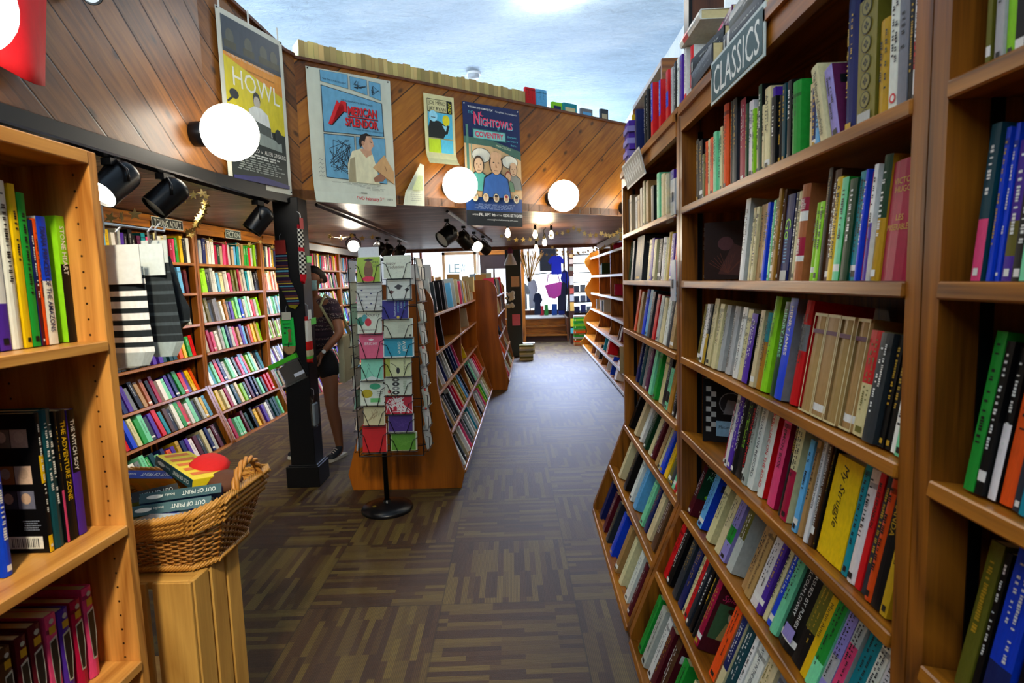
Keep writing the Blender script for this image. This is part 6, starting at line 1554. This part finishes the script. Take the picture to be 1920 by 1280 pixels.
# right face of the post
qx = POST[0]+.0925+.012; qu = V((0, 1, 0)); qn = V((1, 0, 0))
def checker(f):
    if f < .16: return 'd01828'
    if f > .93: return 'b8202c'
    if .55 < f < .62: return 'c82030'
    r_ = int(f*26); return lambda i: 'f0eee0' if (i+r_) % 2 else '141414'
sock((qx, POST[1]-.105, 1.545), (0, -1, 0), qn, [(-.045, .40), (.04, .40), (.045, .24), (.06, .08), (.05, .0), (.0, -.02), (-.055, .02), (-.065, .10), (-.05, .22)], checker, 'black and white checkered sock with red toe on the right face of the post', SG, (-.03, .03, .37, .45), .025, header_col='c03038')
sock((qx+.005, POST[1]-.09, .955), (0, -1, 0), qn, [(-.05, .33), (.045, .33), (.05, .20), (.06, .08), (.06, .0), (-.03, -.02), (-.07, .05), (-.05, .18)], lambda f: 'c8281c' if f < .12 else ('5ac83a' if f < .17 else ('d8c8a0' if f < .30 else ('d8241c' if f < .48 else ('e8e4d4' if f < .92 else 'b82c2c')))), 'cream sock with red heel and green stripe on the right face of the post', SG, (-.03, .03, .31, .38), .03, header_col='dfe4dc')
MB().box((qx+.008, POST[1]-.04, 1.22), (qx+.012, POST[1]+.06, 1.27)).build('green_tag', flat('6ae05a', .4), label='small green card tucked behind the cream sock', category='tag')
MB().box((qx+.0, POST[1]-.02, 1.68), (qx+.004, POST[1]+.08, 1.73)).build('green_tag', flat('7ae86a', .4), label='small green card beside the checkered sock', category='tag')
# clear bag with a green header
t = thing('sock_bag', (px_+.0, py, .66), 'clear bag of dark brown socks with a green header, hung askew on the post', 'socks', SG)
c_, a_ = V((px_-.05, py-.02, .885)), .42; bu, bv = V((math.cos(a_), 0, math.sin(a_))), V((-math.sin(a_), 0, math.cos(a_)))
MB().obox(c_-bu*.12-bv*.10, bu*.23, V((0, .03, 0)), bv*.17).build('clear_bag', M['film'], t)
MB().obox(c_-bu*.12+bv*.065, bu*.23, V((0, .032, 0)), bv*.035).build('header_card', flat('4cc828', .4), t)
MB().obox(c_-bu*.06-bv*.09+V((0, .004, 0)), bu*.16, V((0, .022, 0)), bv*.14).build('folded_socks', flat('2c2018', .9), t, bevel=.008)
MB().obox(c_+bu*.03-bv*.06+V((0, -.001, 0)), bu*.08, V((0, .002, 0)), bv*.025).build('price_label', flat('dfe4ec', .4), t)
t = thing('sock_bag', (qx, POST[1], .30), 'small pale bag of socks low on the right face of the post', 'socks', SG)
MB().box((qx, POST[1]-.14, .46), (qx+.03, POST[1]-.03, .70)).build('clear_bag', M['film'], t)
MB().box((qx+.004, POST[1]-.13, .47), (qx+.024, POST[1]-.04, .64)).build('folded_socks', flat('9aa4ac', .9), t, bevel=.008)
mb = MB(); mb.tube([(qx+.01, POST[1]-.08, .70), (qx+.01, POST[1]-.08, .74), (qx-.012, POST[1]-.08, .75)], .0025, 5); mb.build('hook', flat('c8ccd0', .3, .8), t)
# three pairs hung from the end of the oak case
OG = 'socks hung at the end of the oak case'
t = thing('peg_rail', (-1.0, 1.3, 1.66), 'steel peg holding socks on the end of the oak case', 'peg')
mb = MB(); mb.tube([(-.94, 1.248, 1.655), (-.94, 1.49, 1.655), (-.94, 1.495, 1.668)], .003, 6); mb.build('peg_wire', M['steel'], t); MB().box((-.965, 1.248, 1.63), (-.921, 1.253, 1.69)).build('peg_plate', M['steel'], t)
bw = lambda k: (lambda f: 'aeb8ba' if f < .18 else ('f2f4f4' if int(f*k) % 2 else '282e32') if f < .92 else 'c4d0d0')
sock((-.948, 1.335, 1.325), (1, 0, .0), (0, -1, 0), [(-.058, .235), (.05, .235), (.052, .10), (.058, .035), (.04, .0), (-.040, -.01), (-.06, .04), (-.058, .10)], bw(18), 'black and white striped socks at the end of the oak case, nearest', OG, (-.06, .055, .195, .285), .03, header_col='e6ecec')
sock((-.918, 1.40, 1.34), (1, .0, 0), (0, -1, 0), [(-.04, .23), (.04, .23), (.052, .10), (.06, .035), (.04, .0), (-.02, .0), (-.04, .07)], lambda f: 'a8b8ba' if f < .16 else ('2e3438' if (f*9) % 1 > .25 else '4a545a'), 'dark grey socks with pale toe hung behind the striped ones', OG, (-.04, .04, .20, .275), .03, header_col='dce6e6')
sock((-.945, 1.475, 1.40), (1, .0, 0), (0, -1, 0), [(-.03, .19), (.025, .19), (.05, .09), (.065, .055), (.062, .02), (.03, .0), (-.01, .04)], lambda f: '5a686c' if f < .12 else '262c32', 'charcoal socks with foot turned sideways, hindmost at the oak case', OG, (-.035, .03, .165, .23), .03, header_col='d4e0e0')

# ================================================================= the masked customer behind the post
PB = V((-1.825, 4.93, 0)); PF = V((-.28, -.96, 0)); PS = V((.96, -.28, 0))
def pp(s, f, z): return PB+PS*s+PF*f+V((0, 0, z))
def skin(name, verts, edges, mat, parent=None, sub=2, root=0, smooth=True):
    me = bpy.data.meshes.new(name); bm = bmesh.new(); ly = bm.verts.layers.skin.verify(); vv = []
    for i, (p, r) in enumerate(verts):
        v = bm.verts.new(p); rr = r if isinstance(r, tuple) else (r, r); v[ly].radius = rr; v[ly].use_root = (i == root); vv.append(v)
    for a, b in edges: bm.edges.new((vv[a], vv[b]))
    bm.to_mesh(me); bm.free(); me.materials.append(mat)
    o = bpy.data.objects.new(name, me); COL.objects.link(o)
    if parent is not None: o.parent = parent; o.matrix_parent_inverse = parent.matrix_world.inverted()
    m = o.modifiers.new('skin', 'SKIN'); m.use_smooth_shade = smooth; m.branch_smoothing = .6
    q = o.modifiers.new('sub', 'SUBSURF'); q.levels = sub; q.render_levels = sub
    return o
def person():
    flesh = flat('9a6446', .55)
    Vx = []; E = []
    def v(s, f, z, r): Vx.append((pp(s, f, z), r)); return len(Vx)-1
    def chain(a, *idx):
        for b in idx: E.append((a, b)); a = b
    pel = v(0, 0, .93, (.105, .08)); wai = v(0, .0, 1.06, (.10, .078)); che = v(0, .01, 1.22, (.135, .10)); uch = v(0, .02, 1.34, (.115, .085))
    nek = v(0, .05, 1.43, .048); hb = v(.035, .095, 1.495, (.055, .062)); hm = v(.05, .115, 1.56, (.07, .082)); ht = v(.05, .10, 1.625, (.058, .066))
    chain(pel, wai, che, uch, nek, hb, hm, ht)
    for s, kn, an in ((1, .105, .115), (-1, -.19, -.27)):
        hip = v(s*.08, 0, .86, .078); mid = v((s*.085+kn)/2, .02, .66, .072); k = v(kn, .03, .46, .056); c = v((kn*.5+an*.5), -.005, .32, .056); a = v(an, -.03, .09, .033); h_ = v(an, -.03, .045, .033); to = v(an+.01*s, .13, .030, .028)
        chain(pel, hip, mid, k, c, a, h_, to)
    for s, el, wr, pa in ((1, (.245, .05, 1.10), (.150, .19, .945), (.105, .235, .885)), (-1, (-.225, .06, 1.10), (-.02, .21, .93), (.025, .25, .875))):
        sh = v(s*.165, .01, 1.355, .056); ua = v(s*.19+.01, .02, 1.23, .046); e = v(*el, .039); fa = v((el[0]*.55+wr[0]*.45), el[1]*.55+wr[1]*.45, el[2]*.55+wr[2]*.45, .034); w = v(*wr, (.024, .02)); p = v(*pa, (.034, .018))
        chain(uch, sh, ua, e, fa, w, p)
        d = V(pa)-V(wr); d.normalize(); side = V((d.z, 0, -d.x)).normalized() if abs(d.z) > .1 else V((1, 0, 0))
        for k, (off, ln) in enumerate(((-.030, .066), (-.010, .076), (.010, .072), (.028, .056))):
            b0 = V(pa)+d*.018+side*off; b1 = b0+d*ln*.5+V((0, .006, 0))+side*off*.15; b2 = b1+d*ln*.5+V((0, -.012, -.004))+side*off*.1
            i0 = v(*b0, .0095); i1 = v(*b1, .0088); i2 = v(*b2, .0072); chain(p, i0, i1, i2)
        b0 = V(wr)*.55+V(pa)*.45-side*.026; b1 = b0+d*.03-side*.022; b2 = b1+d*.030-side*.004
        i0 = v(*b0, .012); i1 = v(*b1, .0105); i2 = v(*b2, .008); chain(w, i0, i1, i2)
    o = skin('person', Vx, E, flesh)
    tag(o, 'person in patterned tee, black shorts and face mask, hands clasped, behind the black post', 'person')
    # clothes
    m, nt, b = newmat('patterned_knit_tee'); tc = coord(nt)
    sp = N(nt, 'ShaderNodeSeparateXYZ'); L(nt, tc, sp.inputs[0])
    band = math_n(nt, 'FLOOR', math_n(nt, 'MULTIPLY', sp.outputs[2], 62)); wn = N(nt, 'ShaderNodeTexWhiteNoise', noise_dimensions='1D'); L(nt, band, wn.inputs['W'])
    vo = N(nt, 'ShaderNodeTexVoronoi'); vo.inputs['Scale'].default_value = 110; L(nt, tc, vo.inputs['Vector'])
    dots = math_n(nt, 'MULTIPLY', math_n(nt, 'LESS_THAN', vo.outputs['Distance'], .32), math_n(nt, 'GREATER_THAN', wn.outputs[0], .62))
    c = ramp(nt, wn.outputs[0], [(0, rgb('201820')), (.5, rgb('3a2430')), (.8, rgb('4a2c34')), (1, rgb('2a2026'))])
    mx = N(nt, 'ShaderNodeMix', data_type='RGBA'); L(nt, dots, mx.inputs[0]); L(nt, c, mx.inputs[6]); mx.inputs[7].default_value = (*rgb('b0a090'), 1); L(nt, mx.outputs[2], b.inputs['Base Color']); b.inputs['Roughness'].default_value = .9
    T = [(pp(0, 0, .93), (.158, .128)), (pp(0, 0, 1.10), (.134, .108)), (pp(0, .01, 1.22), (.15, .118)), (pp(0, .02, 1.345), (.128, .10)), (pp(0, .035, 1.405), (.07, .062)),
         (pp(.165, .01, 1.36), .074), (pp(.205, .02, 1.235), .066), (pp(.215, .03, 1.205), .064), (pp(-.165, .01, 1.36), .074), (pp(-.20, .02, 1.235), .066), (pp(-.205, .03, 1.205), .064)]
    skin('tee_shirt', T, [(0, 1), (1, 2), (2, 3), (3, 4), (3, 5), (5, 6), (6, 7), (3, 8), (8, 9), (9, 10)], m, o)
    Sx = [(pp(0, 0, 1.0), (.14, .115)), (pp(0, 0, .91), (.165, .13)), (pp(.085, .0, .83), (.115, .115)), (pp(.09, .015, .68), (.105, .10)), (pp(-.09, 0, .83), (.115, .115)), (pp(-.115, .015, .68), (.105, .10))]
    skin('shorts', Sx, [(0, 1), (1, 2), (2, 3), (1, 4), (4, 5)], flat('101014', .8), o)
    for an, s in ((.115, 1), (-.27, -1)):
        Hx = [(pp(an, -.055, .055), (.040, .042)), (pp(an, .0, .055), (.040, .044)), (pp(an+.008*s, .075, .042), (.043, .032)), (pp(an+.012*s, .145, .034), (.038, .026)), (pp(an, -.035, .085), (.042, .042))]
        sh = skin('sneaker', Hx, [(0, 1), (1, 2), (2, 3), (1, 4)], flat('2a3038', .7), o)
        mb = MB(); prof = [(-.034, -.085), (.034, -.085), (.038, .05), (.036, .12), (.018, .155), (-.02, .155), (-.036, .12), (-.038, .05)]
        mb.prism(prof, lambda a, b_, d: pp(an+.006*s+a, b_, d), .0, .024); mb.build('sole', flat('d8d4c8', .6), sh)
        mb = MB()
        for k in range(4): mb.tube([pp(an-.022, .03+.024*k, .085-.009*k), pp(an, .035+.024*k, .092-.009*k), pp(an+.026, .045+.024*k, .083-.009*k)], .0035, 5)
        mb.build('laces', flat('e4e0d4', .7), sh)
    # hair, mask, eyes
    hair = flat('1c1412', .6)
    hx = [(pp(.05, .02, 1.50), (.05, .04)), (pp(.05, .035, 1.565), (.076, .066)), (pp(.05, .075, 1.635), (.074, .076)), (pp(.05, .135, 1.655), (.055, .045)), (pp(.05, -.045, 1.56), .036), (pp(.05, -.075, 1.545), .032)]
    skin('hair', hx, [(0, 1), (1, 2), (2, 3), (1, 4), (4, 5)], hair, o)
    mb = MB(); vs = []; nx, ny = 10, 6
    for j in range(ny+1):
        for i in range(nx+1):
            a = (i/nx-.5)*2.3; z = 1.468+.085*j/ny; bul = .012*math.sin(math.pi*j/ny)
            vs.append(pp(.05+math.sin(a)*.076, .105+(math.cos(a))*(.088+bul), z))
    mb.add(vs, [(j*(nx+1)+i, j*(nx+1)+i+1, (j+1)*(nx+1)+i+1, (j+1)*(nx+1)+i) for j in range(ny) for i in range(nx)])
    k = mb.build('face_mask', flat('9cc4c0', .8), o, smooth=True); sm = k.modifiers.new('t', 'SOLIDIFY'); sm.thickness = .003
    for s in (-1, 1):
        MB().sphere(pp(.05+s*.028, .186, 1.572), .0115, 12).build('eye', flat('1a1210', .2), o, smooth=True)
        MB().sphere(pp(.05+s*.079, .10, 1.55), .017, 10).build('ear', flesh, o, smooth=True)
        mb = MB(); mb.tube([pp(.05+s*.014, .190, 1.592), pp(.05+s*.03, .190, 1.597), pp(.05+s*.048, .178, 1.588)], .0035, 5); mb.build('eyebrow', hair, o)
    mb = MB(); c_ = pp(.162, .178, .962); ax = (pp(.105, .235, .885)-pp(.245, .05, 1.10)).normalized(); mb.lathe([(.026, -.009), (.030, -.009), (.030, .009), (.026, .009)], c_, ax, 18); mb.build('wrist_watch', flat('141414', .4), o)
    q = pp(.185, .205, .965); MB().lathe([(.001, 0), (.017, 0), (.017, .006), (.001, .007)], q-PF*.0+PS*(-.0), (PF*.4+PS*.7+V((0, 0, .3))).normalized(), 16).build('watch_face', flat('d8d8d0', .3), o)
    t = thing('tote_bag', pp(.17, -.1, .7), 'cream canvas tote bag hanging from the shoulder of the masked person', 'bag')
    mb = MB(); pr = [(-.20, .70), (-.02, .66), (.0, .84), (-.02, 1.06), (-.20, 1.08), (-.22, .86)]
    mb.prism(pr, lambda a, b_, d: PB+PS*(.175+d+.02*math.sin(b_*9))+PF*(a-.02)+V((0, 0, b_)), -.025, .035); mb.build('bag_body', flat('c8bf96', .9), t, smooth=30)
    mb = MB()
    for dx in (0, .02):
        mb.tube([pp(.17+dx, -.04, 1.06), pp(.16, .06, 1.20), pp(.115, .115, 1.34), pp(.10, .02, 1.43), pp(.12, -.09, 1.36), pp(.16, -.14, 1.22), pp(.17+dx, -.20, 1.06)], .012, 5)
    mb.build('bag_strap', flat('b8b080', .9), t, smooth=True)
person()

# ================================================================= the front of the shop
FG = 'things hung by the shop window'
def shirt(x, y, z, w, h, col, label, rot=0.0, cat='t-shirt'):
    u = V((math.cos(rot), math.sin(rot), 0)); n = V((-math.sin(rot), math.cos(rot), 0)); o = V((x, y, z))
    t = thing('t_shirt', o, label, cat, FG)
    pts = [(-.30, .0), (.30, .0), (.29, .60), (.36, .52), (.48, .66), (.30, .93), (.12, 1.0), (.0, .94), (-.12, 1.0), (-.30, .93), (-.48, .66), (-.36, .52), (-.29, .60)]
    mb = MB(); mb.prism([(a*w, b*h) for a, b in pts], lambda a, b, d: o+u*a+V((0, 0, b))+n*d, -.02, .02); mb.build('shirt_body', flat(col, .85), t, bevel=.01)
    mb = MB(); mb.tube([o+V((0, 0, h*.96))-u*w*.18, o+V((0, 0, h*1.04)), o+V((0, 0, h*.96))+u*w*.18], .006, 5); mb.tube([o+V((0, 0, h*1.04)), o+V((.0, 0, h*1.10)) if z < 1.6 else V((x, y, 2.75))], .004, 5); mb.build('hanger', M['steel'], t)
    return t
shirt(.70, 14.2, 1.62, .42, .46, '1a2cc0', 'bright blue t-shirt hanging high in the shop window')
shirt(.92, 14.5, 1.10, .34, .62, '2034b0', 'second blue garment hanging below the blue t-shirt', .9)
shirt(.83, 14.4, .72, .40, .72, '1a2238', 'navy garment hanging beside the pink bag', .5)
shirt(-.17, 14.3, .78, .46, .66, '8a9aa4', 'grey hooded top hanging at the left of the steps', -.3)
shirt(.10, 14.5, .80, .40, .72, 'b8c8d4', 'pale grey shirt hanging behind the grey top', .8)
shirt(.22, 14.6, .62, .34, .56, '20304a', 'dark blue garment hanging low behind the grey shirt', .7)
t = thing('tote_bag', (.62, 14.3, 1.0), 'pink cloth bag hanging in the shop window', 'bag', FG)
mb = MB(); mb.prism([(-.22, .30), (.20, .38), (.17, .06), (.02, -.04), (-.13, .0)], lambda a, b, d: (.63+a, 14.3+d, 1.06+b), -.04, .04); mb.build('bag_body', flat('d050b8', .8), t, bevel=.012)
mb = MB(); mb.tube([(.46, 14.3, 1.38), (.50, 14.3, 1.62), (.62, 14.3, 1.66)], .012, 5); mb.tube([(.78, 14.3, 1.42), (.74, 14.3, 1.62), (.62, 14.3, 1.66)], .012, 5); mb.build('bag_strap', flat('b04098', .8), t)
t = thing('clothes_rail', (.4, 14.35, 1.75), 'black pipe clothes rail across the shop window', 'clothes rail')
mb = MB(); mb.tube([(-.28, 14.35, 1.62), (.95, 14.35, 1.68)], .012, 6); mb.build('rail_pipe', M['blackmetal'], t)
for x in (-.28, .95):
    mb = MB(); mb.tube([(x, 14.35, .55), (x, 14.35, 1.7)], .012, 6); mb.build('rail_leg', M['blackmetal'], t)
tag(MB().box((.32, 15.4, 1.72), (.78, 15.43, 2.75)).build('dark_panel', flat('24303a', .5)), 'dark panel hanging behind the blue t-shirt in the window', 'panel')
o = MB(); o.box((-.88, 14.7, .546), (-.50, 14.9, .92)); tag(o.build('cardboard_box', flat('a87e50', .8)), 'brown cardboard box standing on the left of the top step', 'box')
for i, (x, c, w_) in enumerate(((.30, 'd02a3a', .10), (.42, '38a848', .10), (.62, '2a62c8', .14), (.80, '1c3a9a', .16))):
    tag(MB().box((x, 15.5, .546), (x+w_, 15.6, .80+.02*i)).build('display_box', flat(c, .6)), f'{("red", "green", "light blue", "dark blue")[i]} box on the window platform', 'box', 'boxes on the window platform')
# rack of shelves against the window right of the photo post
t = thing('window_rack', (1.4, 15.2, 0), 'black open rack of thin shelves against the bright window', 'shelf rack')
for x in (1.14, 1.86):
    mb = MB(); mb.box((x-.012, 15.05, 0), (x+.012, 15.4, 2.35)); mb.build('rack_upright', M['blackmetal'], t)
for z in (.62, .90, 1.16, 1.42, 1.66, 1.90, 2.12):
    mb = MB(); mb.box((1.14, 15.05, z-.025), (1.86, 15.35, z)); mb.build('rack_shelf', M['blackmetal'], t)
r = random.Random(8)
for z, cs in ((.62, ('1a2a5a', '2a3a7a', '88a0b8', '1c2c6a')), (.90, ('30405a', '6a7a9a', '203a7a')), (1.16, ('505c6c', '8898a8'))):
    for i, c in enumerate(cs):
        tag(MB().box((1.2+.16*i, 15.1, z), (1.33+.16*i, 15.25, z+r.uniform(.14, .2))).build('display_box', flat(c, .6)), f'{"navy" if int(c[4:], 16) < 128 else "grey blue"} box, {ordinal(i)} along, on the {"lowest" if z < .7 else "second" if z < 1 else "third"} shelf of the window rack', 'box', 'boxes on the window rack')
# photographs pinned to the narrow post by the steps
for i, (z, c, h_) in enumerate(((1.98, 'c8b078', .08), (1.84, 'd8d4cc', .10), (1.68, '7a8278', .10), (1.36, 'c8d0cc', .20), (1.16, 'a8483c', .12), (.98, 'b0b8bc', .16), (.76, 'd0a850', .20), (.40, 'e0c832', .18), (.24, '5ac0c8', .12))):
    tag(MB().box((.955, 13.335, z), (1.045, 13.345, z+h_)).build('photo_card', flat(c, .5)), f'{("tan", "white", "grey green", "pale grey", "red brown", "blue grey", "orange", "yellow", "turquoise")[i]} card pinned on the narrow post by the steps', 'card', 'cards pinned on the narrow post')
# far green-black post: hung ornament, cards, dried bunch
t = thing('dress_ornament', (-.30, 11.28, 1.86), 'small white dress ornament with a purple top on the far post', 'ornament')
mb = MB(); mb.lathe([(.13, 0), (.11, .06), (.05, .20), (.045, .22)], (-.33, 11.24, 1.80), (0, 0, 1), 14); mb.build('skirt', flat('d8d8c8', .8), t, smooth=40)
mb = MB(); mb.lathe([(.045, .22), (.06, .27), (.05, .33), (.015, .37), (.01, .42)], (-.33, 11.24, 1.80), (0, 0, 1), 14); mb.build('bodice', flat('6a2a4a', .8), t, smooth=40)
for i, (z, c, h_, lb) in enumerate(((1.38, 'd8b488', .20, 'tan card clipped on the far post'), (.62, 'd86a80', .22, 'pink printed card low on the far post'))):
    tag(MB().box((-.33, 11.285, z), (-.17, 11.295, z+h_)).build('photo_card', flat(c, .5)), lb, 'card')
t = thing('pale_ornament', (-.36, 11.26, 1.0), 'cluster of pale bows hanging at the left of the far post', 'ornament')
mb = MB(); r = random.Random(4)
for i in range(16): mb.sphere((-.38+r.uniform(-.09, .09), 11.22, .98+r.uniform(0, .34)), r.uniform(.025, .05), 8)
mb.build('bow_cluster', flat('ccd0b8', .8), t, smooth=True)
t = thing('dried_flowers', (0, 11.4, 1.55), 'bunch of dried straw coloured stems hanging by the far post', 'dried flowers')
mb = MB(); r = random.Random(3)
for i in range(46):
    a = r.uniform(-.22, .30); mb.tube([(.02+a*.12, 11.4+r.uniform(-.03, .03), 1.48), (.02+a*.5, 11.4+r.uniform(-.06, .06), 1.75), (.02+a, 11.4+r.uniform(-.1, .1), 2.0+r.uniform(-.06, .08))], [.003, .004, .010], 4)
mb.build('stems', flat('b09458', .8), t)
MB().lathe([(.03, 0), (.035, .05), (.03, .08)], (.02, 11.4, 1.47), (0, 0, 1), 10).build('binding', flat('3a2a1c', .8), t)
# leaning framed panel with pale letters on the sill, and things below it
t = thing('framed_panel', (-1.47, 12.5, 1.53), 'pale wood framed panel with faint WEL letters against the window', 'framed panel')
mb = MB()
for a, b in (((-1.84, 12.48, 1.50), (-1.78, 12.53, 2.15)), ((-1.16, 12.48, 1.50), (-1.10, 12.53, 2.15)), ((-1.84, 12.48, 2.09), (-1.10, 12.53, 2.15)), ((-1.84, 12.48, 1.44), (-1.10, 12.53, 1.50))): mb.box(a, b)
mb.build('panel_frame', flat('d8b888', .5), t); MB().box((-1.78, 12.50, 1.50), (-1.16, 12.51, 2.09)).build('panel_glass', M['glass'], t)
s = Sheet((-1.78, 12.495, 1.50), (1, 0, 0), (0, 0, 1), .002)
for c_, x in (('W', .28), ('E', .16), ('L', .04)): s.text(c_, x+.04, .20, .20, 'a8d0d4', .12)
s.build('lettering', t)
t = thing('counter', (-2.2, 12.3, 0), 'low wooden counter under the shop window', 'counter')
MB().box((-3.3, 12.2, 0), (-1.05, 12.75, 1.38)).build('counter_body', M['veneer'], t); MB().box((-3.34, 12.16, 1.38), (-1.02, 12.8, 1.42)).build('counter_top', flat('c8c0b0', .4), t)
for i, (x, h_, c) in enumerate(((-2.12, .22, 'c09a5c'), (-1.96, .20, 'caa468'), (-2.45, .16, 'b09060'), (-1.22, .24, '88a8b0'), (-1.38, .2, 'c8b890'))):
    tag(MB().obox((x, 12.25, 1.42), (.13, .0, .01), (0, .1, 0), (-.02, 0, h_)).build('display_box', flat(c, .7)), f'{("tan", "light tan", "small brown", "grey blue", "cream")[i]} carton on the counter under the shop window', 'box', 'cartons on the counter')
